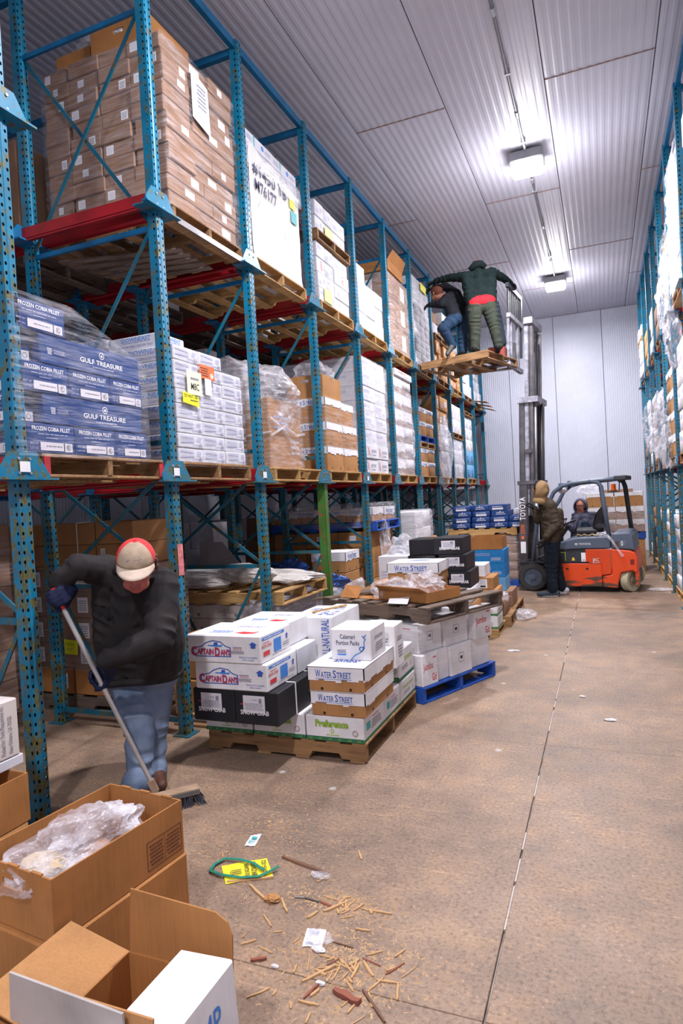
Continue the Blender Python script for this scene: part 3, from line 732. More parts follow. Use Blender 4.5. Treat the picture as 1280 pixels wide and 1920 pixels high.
# repaired green lower length on one post
gp = link('post_repair_sleeve', None, rackL) if False else MB().bar((-PW/2, 0, 0), (-PW/2, 0, 1), .1, .1)
g = MB()
g.box(-PW-.004, .008, -PW/2-.006, -PW/2-.001, .02, 1.80); g.box(.005, .010, -PW/2-.006, PW/2+.006, .02, 1.80); g.box(-PW-.004, .008, PW/2+.001, PW/2+.006, .02, 1.80)
go = g.build('green_repair_sleeve', RACK_G, rackL); go.location = (0, PY[3]-PY[0], 0); go['label'] = 'green and rust red lower length of a post'
st = MB().box(.0055, .0065, -.03, .03, 1.14, 1.36).build('pink_sticker', plain('pink_paper', (.75, .22, .22), .7, var=.5, scale=40), rackL); st.location = (0, PY[1]-PY[0], 0)

# ================================================================ PALLETS
PALM = {}
def pallet(x0, x1, y0, y1, z0, label, mat=WOOD, group=None, frame=None, yaw=0.0, h=.128, red=False, seed=0, nt_=7, name='wooden_pallet', full=True):
    dx, dy = x1-x0, y1-y0; c = Vector(((x0+x1)/2, (y0+y1)/2, z0)); rz = yaw
    if frame: c = frame @ c; rz += frame.to_euler().z
    root = tag(empty(name, c, rz), label, 'pallet', group)
    rnd = random.Random(seed)
    t = .017; bw = .095
    def M(key, f):
        k = key+(mat.name,)
        if k not in PALM: PALM[k] = f()
        return PALM[k]
    # deck boards run along y, stringers along x
    ks = ('d', round(dy, 2))
    dm = M(ks, lambda: MB().bev(-bw/2, bw/2, -dy/2, dy/2, 0, t, .003).mesh('deck_board', mat))
    for i in range(nt_):
        x = -dx/2+bw/2+(dx-bw)*i/(nt_-1)
        o = link('deck_board', dm, root, (x+rnd.uniform(-.006, .006), rnd.uniform(-.005, .005), h-t), rnd.uniform(-.012, .012))
    def strm():
        m = MB(); w = .038; a, b_ = t, h-t
        pr = [(-dx/2, a), (-dx/2+.16, a), (-dx/2+.18, a+.034), (-dx/2+.36, a+.034), (-dx/2+.38, a), (dx/2-.38, a), (dx/2-.36, a+.034), (dx/2-.18, a+.034), (dx/2-.16, a), (dx/2, a), (dx/2, b_), (-dx/2, b_)]
        m.prism(pr, -w/2, w/2, 'y'); return m.mesh('stringer', mat)
    sm = M(('s', round(dx, 2), h), strm)
    for y in (-dy/2+.02, 0, dy/2-.02):
        s = link('stringer', sm, root, (0, y, 0))
        if red and y != 0:
            MB().box(dx/2-.004, dx/2+.004, y-.021, y+.021, t-.002, h-t+.002).build('red_painted_end', PAL_RED, root)
    bmm = M(('b', round(dy, 2)), lambda: MB().bev(-bw/2, bw/2, -dy/2, dy/2, 0, t, .003).mesh('bottom_board', mat))
    for x in (-dx/2+bw/2, -.14, .14, dx/2-bw/2):
        link('bottom_board', bmm, root, (x+rnd.uniform(-.01, .01), 0, 0), rnd.uniform(-.01, .01))
    return root

# ================================================================ STRETCH FILM AND CRUMPLED FILM
def film(x0, x1, y0, y1, z0, z1, label, mat=FILM, off=.012, amp=.008, seed=0, frame=None, top=True, name='stretch_wrap', shear=None, res=.04, group=None, bulge=0.0):
    rnd = random.Random(seed); W, D, Hh = x1-x0+2*off, y1-y0+2*off, z1-z0
    cx, cy = (x0+x1)/2, (y0+y1)/2; per = []
    nx, ny = max(4, int(W/res)), max(4, int(D/res)); nzn = max(4, int(Hh/res)); rc = .02
    for i in range(ny): per.append((W/2, -D/2+D*i/ny, 1, 0))
    for i in range(nx): per.append((W/2-W*i/nx, D/2, 0, 1))
    for i in range(ny): per.append((-W/2, D/2-D*i/ny, -1, 0))
    for i in range(nx): per.append((-W/2+W*i/nx, -D/2, 0, -1))
    n = len(per); vs = []
    sd = Vector((seed*3.7, seed*1.3, 0))
    for k in range(nzn+1):
        z = Hh*k/nzn
        for (x, y, a, b_) in per:
            q = noise.noise(Vector((x*3, y*3, z*14))+sd)*amp+noise.noise(Vector((x*9, y*9, z*30))+sd)*amp*.5
            bl = bulge*math.sin(PI*min(1, z/Hh))*(1+noise.noise(Vector((x*2.5, y*2.5, z*2.5))+sd))
            q = max(q, -off*.7)+bl
            zz = z
            if shear: zz = z*shear(x+cx, y+cy)
            sc = 1-(.04 if k == nzn else 0)
            vs.append((x*sc+a*q, y*sc+b_*q, zz))
    fs = [(k*n+i, k*n+(i+1) % n, (k+1)*n+(i+1) % n, (k+1)*n+i) for k in range(nzn) for i in range(n)]
    if top:
        vs.append((0, 0, vs[-1][2]+.01 if not shear else Hh*shear(cx, cy)+.01)); ci = len(vs)-1
        fs += [(nzn*n+i, nzn*n+(i+1) % n, ci) for i in range(n)]
    mb = MB().add(vs, fs); c = Vector((cx, cy, z0)); rz = 0
    if frame: c = frame @ c; rz = frame.to_euler().z
    o = mb.build(name, mat, smooth=True, loc=c, fix=False); o.rotation_euler = (0, 0, rz)
    return tag(o, label, 'plastic wrap', group)
def crumple(c, size, label, mat=BAG, seed=0, sub=4, name='plastic_film', cat='plastic', amp=.35, group=None, floor=None, rot=0, clamp=None):
    bm = bmesh.new(); bmesh.ops.create_icosphere(bm, subdivisions=sub, radius=1.0); sd = Vector((seed*5.1, seed*2.3, seed*.7))
    for v in bm.verts:
        p = v.co.copy(); q = 0
        for f, a in ((1.1, 1.1), (2.3, .75), (4.9, .34), (10, .12)): q += (1-2.2*abs(noise.noise(p*f+sd)))*a
        p = p*(1+amp*(q-.9))
        v.co = Vector((p.x*size[0], p.y*size[1], p.z*size[2]))
        if clamp: v.co.x = max(-clamp[0], min(clamp[0], v.co.x)); v.co.y = max(-clamp[1], min(clamp[1], v.co.y))
        if floor is not None and v.co.z < floor: v.co.z = floor
    me = bpy.data.meshes.new(name); bm.to_mesh(me); bm.free(); me.materials.append(mat)
    o = link(name, me, None, c, rot); return tag(o, label, cat, group)
# ================================================================ LOADS
def stack(x1, xdepths, y0, cols, z0, rows, mat, desc, group, front=None, side=None, jit=.006, seed=0, skip=None, back=True, tops=True, name='carton', matf=None, sideonly=True, frame=None, tilt=0.0, rowcols=None):
    """rows of cartons seen from the aisle: front face at x1, columns along +y, further cartons behind only where their side or top shows"""
    rnd = random.Random(seed); z = z0
    for r, h in enumerate(rows):
        cw = rowcols[r % len(rowcols)] if rowcols else cols
        y = y0
        for c, wd in enumerate(cw):
            if skip and skip(r, c): y += wd; continue
            xx = x1
            for k, dx in enumerate(xdepths):
                top_row = r >= len(rows)-2
                if k > 0 and c > 0 and not top_row: xx -= dx; continue
                if k > 0 and not back: break
                jx = rnd.uniform(-jit, jit); jy = rnd.uniform(-jit, jit)*.5
                m = matf(r, c, k) if matf else mat
                d = {}
                if k == 0 and front:
                    f = front(r, c, rnd) if callable(front) else front
                    if f: d['+x'] = f
                if c == 0 and side:
                    f = side(r, k, rnd) if callable(side) else side
                    if f: d['-y'] = f
                rown = 'top' if r == len(rows)-1 else ORD[min(r, 15)]
                pos = ['front', 'behind it', 'deep inside', 'rearmost'][k]+(', nearest the camera' if c == 0 and len(cw) > 1 else (', far end' if c == len(cw)-1 and len(cw) > 1 else (', middle' if len(cw) > 1 else '')))
                carton(xx-dx+.002+jx, xx-.002+jx, y+.002+jy, y+wd-.002+jy, z, z+h-.002, m, '%s, %s row, %s' % (desc, rown, pos), group, d, frame=frame, name=name)
                xx -= dx
            y += wd
        z += h
    return z
Z1, Z2 = LEVELS[0]-.048, LEVELS[1]-.048     # rail flange heights the pallets sit on
Z1 = round(Z1, 3); Z2 = round(Z2, 3)
PH = .128
# --- level one
pallet(-4.0, -2.80, 2.64, 3.66, Z1, 'worn wooden pallet with red ends under the navy blue cartons', WOOD, red=True, seed=1)
zt = Z1+PH+.001
rows = [.165]*5
G = 'navy blue seafood cartons on the first bay pallet'
yb = 2.62
for r in range(5):
    z = zt+r*.165; nm = ORD[r] if r < 4 else 'top'
    if r in (0, 2):
        yy = 2.50+(.02 if r else .04)
        for c, wd in enumerate((.335, .335, .30)):
            carton(-3.38, -2.80, yy, yy+wd-.004, z, z+.162, NAVY, 'navy fish fillet carton with white label, %s row, %s' % (nm, ('nearest the camera', 'middle', 'far end')[c]), G, {'+x': 'cobia', '-y': 'cobia_small'}, name='fish_carton')
            if c == 0: carton(-3.98, -3.39, yy, yy+wd, z, z+.162, NAVY, 'navy carton behind the labelled one, %s row' % nm, G, {'-y': 'cobia_small'}, name='fish_carton')
            yy += wd
    elif r in (1, 3):
        carton(-3.20, -2.80, 2.66, 3.47, z, z+.162, NAVY, 'long navy carton with white round emblem, %s row' % nm, G, {'+x': 'gulf'}, name='fish_carton')
        carton(-3.42, -2.86, 2.50, 2.655, z, z+.160, NAVY, 'navy carton set back beside the long one, %s row' % nm, G, {'+x': 'cobia_small', '-y': 'cobia'}, name='fish_carton')
        carton(-3.98, -3.43, 2.52, 3.4, z, z+.160, NAVY, 'navy carton behind the long one, %s row' % nm, G, name='fish_carton')
    else:
        carton(-3.36, -2.80, 2.50, 2.85, z, z+.162, NAVY, 'topmost navy fish fillet carton at the left corner', G, {'+x': 'cobia', '-y': 'cobia_small'}, name='fish_carton')
        carton(-3.70, -3.36, 2.93, 3.25, z, z+.16, WHITE, 'white carton lying on the navy cartons', None, {'+x': 'blueprint'}, name='carton')
film(-3.99, -2.80, 2.49, 3.50, zt-.02, zt+.86, 'clear stretch film around the navy blue cartons', FILM_L, seed=1, shear=lambda x, y: 1.0 if y < 2.9 else 1.0-.24*min(1, (y-2.9)/.6), off=.018)
# behind them
pallet(-5.5, -4.3, 2.64, 3.66, Z1, 'wooden pallet deeper in the first bay', WOOD, seed=2)
stack(-4.32, [.58, .58], 2.62, [.34, .34, .34], zt, [.2]*6, KRAFT_D, 'brown carton behind the navy stack', 'brown cartons deep in the first bay', front='label', seed=3)
# bay 2 level 1: white lobster cartons
pallet(-4.0, -2.80, 3.88, 4.86, Z1, 'splintered wooden pallet under the white lobster cartons', WOOD, seed=3)
stack(-2.82, [.55, .55], 3.88, [.315, .315, .30], zt, [.107]*8, WHITE2, 'white lobster carton with lilac print', 'white lobster cartons on the second bay pallet', 'lobster', 'downeast', seed=4, skip=lambda r, c: r == 7 and c == 2)
carton(-3.42, -2.96, 3.90, 4.22, zt+.859, zt+.96, WHITE2, 'extra white lobster carton on top of the white stack', None, {'-y': 'downeast', '+x': 'downeast'})
carton(-3.95, -3.46, 3.90, 4.25, zt+.859, zt+.985, WHITE2, 'extra white lobster carton at the back of the white stack', None, {'-y': 'downeast'})
film(-3.93, -2.82, 3.87, 4.81, zt-.03, zt+.85, 'stretch film over the white lobster cartons', FILM_L, seed=2, off=.014, shear=lambda x, y: 1.0 if y < 4.45 else .89)
y0, y1, z0, z1 = (4.208, 4.417, 2.606, 2.72)
def sticker(name, label, y0, y1, z0, z1, x, key=None, col=(.8, .16, .04), cat='label', skew=0.0):
    mb = MB().add([(0, 0, 0), (0, y1-y0, skew), (0, y1-y0+skew*.3, z1-z0+skew), (0, 0, z1-z0)], [(0, 1, 2, 3)]).add([(.002, 0, 0), (.002, y1-y0, skew), (.002, y1-y0+skew*.3, z1-z0+skew), (.002, 0, z1-z0)], [(0, 1, 2, 3)])
    o = mb.build(name, flat(col), loc=(x, y0, z0), fix=False); tag(o, label, cat)
    if key:
        d = bpy.data.objects.new('printed_marking', decal_mesh(key, y1-y0, z1-z0)); C.objects.link(d); d.parent = o
        d.matrix_local = Matrix(((0, 0, 1, .003), (1, 0, 0, 0), (0, 1, 0, 0), (0, 0, 0, 1)))
    return o
sticker('shipping_label', 'orange and white label stuck on the white lobster cartons', *(4.17, 4.37, 2.6, 2.705), -2.80, [('d', .05, .15, .55, .85, 4, 'm'), ('r', .62, .08, .97, .92, 'o'), ('c', .8, .3, .2, 'w'), ('t', '7', .76, .18, .84, .42, 'k')])
sticker('note_sheet', 'pale yellow handwritten note taped to the white lobster cartons', *(3.996, 4.183, 2.456, 2.63), -2.798, [('t', 'M8C', .25, .2, .8, .5, 'k'), ('d', .2, .6, .8, .8, 1, 's')], (.80, .80, .55), 'note')
sticker('yellow_label', 'torn bright yellow label on the white lobster cartons', *(3.933, 4.136, 2.386, 2.466), -2.796, [('t', 'DO NOT USE', .08, .5, .9, .8, 'k'), ('d', .4, .2, .9, .4, 1, 'k')], (.88, .85, .02), 'label', skew=-.02)
sticker('white_slip', 'narrow white slip hanging on the white lobster cartons', *(4.23, 4.319, 2.477, 2.603), -2.799, None, (.8, .74, .74))
# bay 3: big brown bin in film
pallet(-4.0, -2.80, 5.30, 6.34, Z1, 'wooden pallet under the big brown wrapped bin', WOOD_Y, seed=4)
bx = carton(-3.95, -2.86, 5.36, 6.02, zt, zt+.66, KRAFT, 'large brown cardboard bin bandaged with stretch film', None, {'+x': 'faint3' if False else 'faint'}, name='cardboard_bin')
crumple((-3.40, 5.68, zt+.68), (.62, .44, .44), 'bulging stretch film crown over the brown bin', FILM_T, 11, 5, 'stretch_wrap', 'plastic wrap', amp=.12)
film(-3.95, -2.86, 5.36, 6.02, zt-.02, zt+.70, 'clear film wound around the brown bin', FILM, seed=6, off=.016)
bd = MB(); bd.path([(-2.835, 5.34, zt+.30), (-2.83, 5.6, zt+.40), (-2.83, 5.85, zt+.33), (-2.835, 6.05, zt+.36)], .014, 6); bd.path([(-2.835, 5.34, zt+.46), (-2.83, 5.6, zt+.36), (-2.83, 5.85, zt+.2), (-2.835, 6.05, zt+.10)], .014, 6)
bd.path([(-2.84, 5.345, zt+.33), (-3.3, 5.335, zt+.30), (-3.9, 5.335, zt+.42)], .012, 6)
tag(bd.build('twisted_film_band', FILM_T, smooth=True), 'twisted bands of film crossing the brown bin', 'plastic wrap')
pallet(-5.5, -4.3, 5.2, 6.2, Z1, 'wooden pallet deeper in the third bay', WOOD, seed=5)
stack(-4.3, [.6, .5], 5.18, [.5, .5], zt, [.25]*4, WHITE2, 'pale carton behind the brown bin', 'pale cartons deep in the third bay', front='keyport', side='keyport', seed=6)
# bay 4: white lidded trays
pallet(-4.0, -2.80, 6.60, 7.60, Z1, 'wooden pallet under the brown cartons with white lids', WOOD_Y, seed=6)
for r in range(3):
    z = zt+r*.275
    for c in range(2):
        lidded(-3.32, -2.83-(.03 if r == 2 and c else 0), 6.62+c*.49, 7.10+c*.47, z, z+.272, 'brown carton with torn white lid, %s row, %s' % (ORD[r], ('near', 'far')[c]), 'white lidded cartons in the fourth bay', lid=.3, seed=r*2+c, logo='-y')
    lidded(-3.95, -3.34, 6.62, 7.10, z, z+.272, 'brown carton with white lid behind, %s row' % ORD[r], 'white lidded cartons in the fourth bay', lid=.3, seed=r+9, logo='-y')
z = zt+.828
def open_box(x0, x1, y0, y1, z0, z1, mat, label, group=None, frame=None, yaw=0.0, flaps=(), t=.006, inside=None, hole=None, name='open_carton', cat='box', notch=False):
    dx, dy, h = x1-x0, y1-y0, z1-z0; c = Vector(((x0+x1)/2, (y0+y1)/2, z0)); rz = yaw
    if frame: c = frame @ c; rz += frame.to_euler().z
    r = tag(empty(name, c, rz), label, cat, group)
    mb = MB(); mb.box(-dx/2, dx/2, -dy/2, dy/2, 0, t)
    for sx in (-1, 1):
        X = sorted((sx*dx/2, sx*(dx/2-t))); mb.box(X[0], X[1], -dy/2, dy/2, t, h)
    for sy in (-1, 1):
        Y = sorted((sy*dy/2, sy*(dy/2-t)))
        if hole == ('-y' if sy < 0 else '+y'):
            hx, z0_, z1_ = .05, h-.075, h-.045
            mb.box(-dx/2+t, -hx, Y[0], Y[1], t, h); mb.box(hx, dx/2-t, Y[0], Y[1], t, h); mb.box(-hx, hx, Y[0], Y[1], t, z0_); mb.box(-hx, hx, Y[0], Y[1], z1_, h)
        else: mb.box(-dx/2+t, dx/2-t, Y[0], Y[1], t, h)
    if notch:
        for q in (-.32, -.05, .25):
            mb.box(q*dx, q*dx+.05, -dy/2-.001, -dy/2+t+.003, h-.001, h+.005); mb.box(q*dx, q*dx+.05, dy/2-t-.003, dy/2+.001, h-.001, h+.005)
    mb.build('box_body', mat, r)
    for sd, ln, ang, skew in flaps:      # side, length, angle above horizontal (outwards), skew of the free edge
        a = R(ang); ou, up = math.cos(a)*ln, math.sin(a)*ln
        if sd in ('+x', '-x'):
            s_ = 1 if sd == '+x' else -1; X = s_*dx/2
            P = [(X, -dy/2, h), (X, dy/2, h), (X+s_*ou, dy/2-skew, h+up), (X+s_*ou, -dy/2+skew, h+up)]
        else:
            s_ = 1 if sd == '+y' else -1; Y = s_*dy/2
            P = [(-dx/2, Y, h), (dx/2, Y, h), (dx/2-skew, Y+s_*ou, h+up), (-dx/2+skew, Y+s_*ou, h+up)]
        MB().quad(*P, th=.005).build('flap', inside or mat, r)
    return r
open_box(-3.30, -2.86, 6.66, 7.2, z, z+.26, KRAFT, 'open brown carton with plastic on the white lidded cartons', hole='-y')
crumple((-3.08, 6.92, z+.29), (.19, .22, .15), 'crumpled clear bag sticking up from the open brown carton', BAG, 12)
film(-3.95, -2.83, 6.62, 7.58, zt+.2, zt+.80, 'loose stretch film on the white lidded cartons', FILM_L, seed=8)
# deeper white cartons behind bay 4
pallet(-5.5, -4.3, 6.6, 7.6, Z1, 'wooden pallet deeper in the fourth bay', WOOD, seed=7)
stack(-4.3, [.6, .5], 6.56, [.5, .5], zt, [.26]*6, WHITE2, 'greyish white carton behind the lidded ones', 'greyish cartons deep in the fourth bay', front='keyport', side='keyport', seed=7)
# bay 5: white cartons
pallet(-4.0, -2.80, 7.86, 8.84, Z1, 'yellow wooden pallet under the tall white stack of the fifth bay', WOOD_Y, seed=8)
stack(-2.82, [.58, .55], 7.86, [.48, .48], zt, [.19]*8, WHITE2, 'white carton in the fifth bay stack', 'white cartons of the fifth bay', lambda r, c, q: 'keyport' if r < 2 else 'faint', lambda r, k, q: 'faint', seed=8, jit=.012)
film(-3.95, -2.82, 7.86, 8.82, zt+.38, zt+1.53, 'stretch film around the white stack of the fifth bay', FILM, seed=9)
# bay 6
pallet(-4.0, -2.80, 9.22, 10.22, Z1, 'wooden pallet under the wrapped white stack of the sixth bay', WOOD_Y, seed=9)
for r in range(6):
    for c in range(2):
        lidded(-3.4, -2.84, 9.24+c*.49, 9.72+c*.47, zt+r*.25, zt+r*.25+.246, 'wrapped white lidded carton of the sixth bay, %s row, %s' % (ORD[r], ('near', 'far')[c]), 'wrapped lidded cartons of the sixth bay', lid=.62, seed=r, key=None, base=KRAFT_D, logo='+x')
film(-3.5, -2.84, 9.24, 10.2, zt-.01, zt+1.35, 'cloudy stretch film around the sixth bay stack', FILM_T, seed=10, bulge=.03)
carton(-3.4, -2.80, 9.30, 10.18, zt+1.50, zt+1.60, WHITE, 'white carton with red print on the sixth bay stack', None, {'+x': 'redprint'})
# bay 7
pallet(-4.0, -2.80, 10.56, 11.56, Z1, 'yellow wooden pallet at the foot of the seventh bay stack', WOOD_Y, seed=10)
def lrows(y0, z, n, tag_, grp, lidh=.3, h=.24, cols=2, w=.49, x=-2.82, seed=0, base=KRAFT, key='water'):
    for r in range(n):
        for c in range(cols):
            lidded(x-.55, x, y0+c*w, y0+(c+1)*w-.02, z+r*h, z+r*h+h-.003, 'brown carton with white lid %s, %s row, %s' % (tag_, ORD[r], ('near', 'middle', 'far')[c] if cols == 3 else ('near', 'far')[c]), grp, lid=lidh, seed=seed+r*3+c, base=base, key=key)
    return z+n*h
z = lrows(10.58, zt, 2, 'under the blue pallet', 'lidded cartons low in the seventh bay')
pallet(-4.0, -2.80, 10.56, 11.56, z, 'upper yellow wooden pallet in the seventh bay stack', WOOD_Y, seed=11, h=.10)
pallet(-4.0, -2.80, 10.56, 11.56, z+.101, 'blue pallet sandwiched in the seventh bay stack', PAL_BLUE, seed=12, h=.11, name='blue_pallet')
z = lrows(10.58, z+.212, 2, 'on the blue pallet', 'lidded cartons high in the seventh bay', seed=30)
# bay 8
pallet(-4.0, -2.80, 11.92, 12.92, Z1, 'yellow wooden pallet in the eighth bay', WOOD_Y, seed=13)
stack(-2.84, [.6], 11.92, [.30, .66], zt, [.26]*6, WHITE2, 'carton of the eighth bay stack', 'cartons of the eighth bay', 'faint2', 'label', seed=12, jit=.02, matf=lambda r, c, k: KRAFT if (c == 0 or r > 3) else WHITE2)
crumple((-2.86, 12.45, zt+.5), (.14, .46, .6), 'thick crumpled film hanging on the eighth bay stack', FILM_T, 14, 4, 'plastic_film', 'plastic', amp=.2)
# bay 9, 10, 11
pallet(-4.0, -2.80, 13.2, 14.2, Z1, 'yellow wooden pallet in the ninth bay', WOOD_Y, seed=14)
stack(-2.84, [.6], 13.22, [.32, .32, .32], zt, [.3, .3, .22], WHITE2, 'white carton low in the ninth bay', 'white cartons low in the ninth bay', 'faint', 'faint', seed=13)
pallet(-4.0, -2.80, 13.2, 14.2, zt+.825, 'upper wooden pallet in the ninth bay', WOOD, seed=15, h=.11)
stack(-2.84, [.6], 13.22, [.32, .32, .32], zt+.94, [.3, .3], WHITE, 'white carton high in the ninth bay', 'white cartons high in the ninth bay', 'faint2', 'faint', seed=14)
film(-3.45, -2.84, 13.22, 14.18, zt, zt+.82, 'cloudy film around the lower ninth bay load', FILM_T, seed=14, bulge=.05)
pallet(-4.0, -2.80, 14.5, 15.5, Z1, 'yellow wooden pallet in the tenth bay', WOOD_Y, seed=16)
stack(-2.84, [.6], 14.52, [.48, .48], zt, [.32, .32], LBLUE, 'light blue carton', 'light blue cartons in the tenth bay', 'logo_round', 'faint', seed=15)
stack(-2.84, [.6], 14.52, [.48, .48], zt+.64, [.26]*3, WHITE, 'white carton above the light blue ones', 'white cartons above the light blue cartons', 'faint', 'faint', seed=16)
pallet(-4.0, -2.80, 14.5, 15.5, zt+1.43, 'upper wooden pallet of the tenth bay', WOOD, seed=17, h=.1)
# deeper loads that close the view between stacks
for i, (y, d, m, n, h) in enumerate([(7.9, 'white', WHITE2, 6, .24), (9.3, 'brown', KRAFT_D, 6, .24), (10.6, 'brown', KRAFT_D, 5, .26), (12.0, 'white', WHITE2, 5, .26)]):
    pallet(-5.5, -4.3, y, y+.98, Z1, 'wooden pallet at the back of the rack, %s in from the camera' % ['fifth bay', 'sixth bay', 'seventh bay', 'eighth bay'][i], WOOD, seed=20+i)
    stack(-4.3, [.6], y, [.49, .49], zt, [h]*n, m, '%s carton at the back of the %s bay' % (d, ['fifth', 'sixth', 'seventh', 'eighth'][i]), 'cartons at the back of the %s bay' % ['fifth', 'sixth', 'seventh', 'eighth'][i], None, 'label', seed=30+i)
# --- level two
zu = Z2+PH+.001
pallet(-4.02, -2.82, 3.98, 4.96, Z2, 'wooden pallet under the tall brown wrapped stack', WOOD, seed=40)
def lab_front(r, c, q): return 'label_right' if q.random() < .4 else (None if q.random() < .5 else 'label')
def lab_side(r, k, q): return q.choice(['label', 'label_right', 'label_left', None, None])
stack(-2.84, [.30, .30, .30, .24], 3.99, [.34, .60], zu, [.1155]*11, KRAFT_D, 'brown carton in the tall wrapped stack', 'brown cartons of the tall wrapped stack', lab_front, lab_side, seed=21, jit=.016, rowcols=[[.34, .60], [.60, .34], [.47, .47]], tops=True)
film(-3.98, -2.84, 3.99, 4.93, zu-.02, zu+1.275, 'clear stretch film around the tall brown stack', FILM_L, seed=21, off=.022, amp=.014)
open_box(-3.52, -2.98, 4.03, 4.55, zu+1.274, zu+1.476, KRAFT_B, 'open brown carton with hand hole on top of the tall brown stack', hole='-y')
carton(-3.9, -3.55, 4.05, 4.5, zu+1.274, zu+1.416, KRAFT_B, 'closed brown carton on top of the tall brown stack')
crumple((-3.55, 4.25, zu+1.50), (.22, .14, .08), 'scrap of clear film on the top brown cartons', BAG, 22)
tag(MB().bar((-2.792, 3.99, Z2-.0), (-2.792, 4.94, Z2-.0), .012, .045).build('steel_strip', DARK_STEEL), 'dark grey strip along the edge of the high pallet', 'strip')
sticker('packing_slip', 'crinkled white packing slip under film on the brown stack', *(4.298, 4.538, 4.639, 5.015), -2.806, [('d', .3, .3, .8, .8, 6, 's')], (.72, .72, .76), 'note', skew=-.05)
# bay 1 deep upper load
pallet(-5.55, -4.35, 2.64, 3.62, Z2, 'wooden pallet under the dark brown load in the upper left', WOOD, seed=41)
stack(-4.36, [.6, .55], 2.64, [.33, .33, .32], zu, [.17]*7, KRAFT_D, 'brown carton in the upper left wrapped stack', 'brown cartons of the upper left stack', 'label', 'label', seed=22, jit=.02)
carton(-4.75, -4.40, 3.1, 3.6, zu+1.195, zu+1.42, KRAFT_B, 'brown carton with big white sheet, highest in the upper left', None, {'+x': 'whiteprint', '-y': 'whiteprint'})
film(-5.4, -4.36, 2.64, 3.62, zu+.02, zu+1.1, 'glossy film around the upper left stack', FILM, seed=23, bulge=.03)
crumple((-4.33, 3.52, zu+.42), (.06, .14, .26), 'bunched glossy film on the corner of the upper left stack', FILM_T, 25)
# loose slats under bay 2
for i in range(5):
    tag(MB().bar((-3.95+.03*i, 4.02+.13*i, Z2-.085-.003*i), (-2.98, 4.3+.1*i, Z2-.075-.004*i), .07, .012).build('wood_strip', WOOD_G), 'long loose wood strip sagging under the tall brown stack, %s' % ['leftmost', 'second from left', 'middle', 'second from right', 'rightmost'][i], 'wood', 'loose wood strips under the brown stack')
# bay 3 upper
pallet(-4.0, -2.80, 5.17, 6.24, Z2, 'wooden pallet under the white covered stack', WOOD_Y, seed=42)
stack(-2.85, [.38, .38, .36], 5.18, [.53, .53], zu, [.118]*10, WHITE2, 'white carton of the white covered stack', 'white cartons of the white covered stack', lambda r, c, q: 'greenstrap' if r == 9 else 'faint', lambda r, k, q: 'bluestrip' if r == 9 else 'faint', seed=23)
sh = MB(); n = 14
vs = []
for j in range(n+1):
    for i in range(n+1):
        yy = 5.20+1.02*i/n; zz = zu+.01+(1.03+.02*math.sin(i*1.3)-.10*(i/n))*j/n
        vs.append((-2.838+.006*noise.noise(Vector((i*.6, j*.6, 3)))+(.012 if j in (0, n) else 0), yy, zz))
sh.add(vs, [(j*(n+1)+i, j*(n+1)+i+1, (j+1)*(n+1)+i+1, (j+1)*(n+1)+i) for j in range(n) for i in range(n)])
so = tag(sh.build('cover_sheet', board_mat('cover_sheet_white', (.80, .79, .76), .02), smooth=True, fix=False), 'blank white cover sheet with handwritten numbers on the upper stack', 'sheet')
d = bpy.data.objects.new('handwriting', decal_mesh([('t', '#1450 Y8', .05, .78, .72, .90, 'n'), ('t', 'M76177', .08, .64, .50, .75, 'n'), ('r', .80, .62, .93, .74, 'c'), ('r', .78, .76, .90, .90, 'y'), ('L', [(.12, .50), (.16, .56)], .006, 's')], 1.02, 1.0)); C.objects.link(d); d.parent = so
d.matrix_local = Matrix(((0, 0, 1, -2.826), (1, 0, 0, 5.20), (0, 1, 0, zu+.01), (0, 0, 0, 1)))
film(-3.97, -2.85, 5.18, 6.24, zu+.85, zu+1.08, 'crinkled film band near the top of the white covered stack', FILM_T, seed=24, off=.028, amp=.02, top=False)
# bay 4 upper
pallet(-4.0, -2.80, 6.62, 7.62, Z2, 'wooden pallet under the double white stack', WOOD_Y, seed=43)
stack(-2.84, [.4, .4, .36], 6.66, [.24, .24, .46], zu, [.17]*4, WHITE2, 'white carton low in the double white stack', 'white cartons low in the double stack', lambda r, c, q: q.choice(['faint', 'redmark', 'faint2']), 'bluestrip', seed=24, jit=.012)
pallet(-4.0, -2.80, 6.62, 7.62, zu+.682, 'wooden pallet sandwiched in the double white stack', WOOD, seed=44, h=.115)
stack(-2.84, [.4, .4, .36], 6.66, [.24, .24, .44], zu+.80, [.17]*2, WHITE2, 'white carton high in the double white stack', 'white cartons high in the double stack', 'faint2', 'redmark', seed=25, jit=.012)
sticker('yellow_note', 'yellow note on the upper white cartons of the double stack', *(6.91, 7.143, 4.635, 4.779), -2.828, None, (.8, .78, .25), 'note')
sticker('yellow_note', 'yellow note on the lower white cartons of the double stack', *(6.79, 7.017, 3.884, 4.031), -2.828, None, (.8, .78, .25), 'note')
# bay 5 upper
pallet(-4.0, -2.80, 7.94, 8.98, Z2, 'wooden pallet under the low white stack of the upper fifth bay', WOOD_Y, seed=45)
stack(-2.84, [.5, .5], 7.96, [.30, .34, .36], zu, [.22, .22], WHITE2, 'plain white carton of the upper fifth bay', 'white cartons of the upper fifth bay', 'faint', None, seed=26)
stack(-2.84, [.5, .5], 7.96, [.30, .34, .36], zu+.44, [.21, .2], WHITE2, 'plain white carton higher in the upper fifth bay', 'white cartons of the upper fifth bay', 'faint', None, seed=27, skip=lambda r, c: (r == 1 and c > 0) or c == 5)
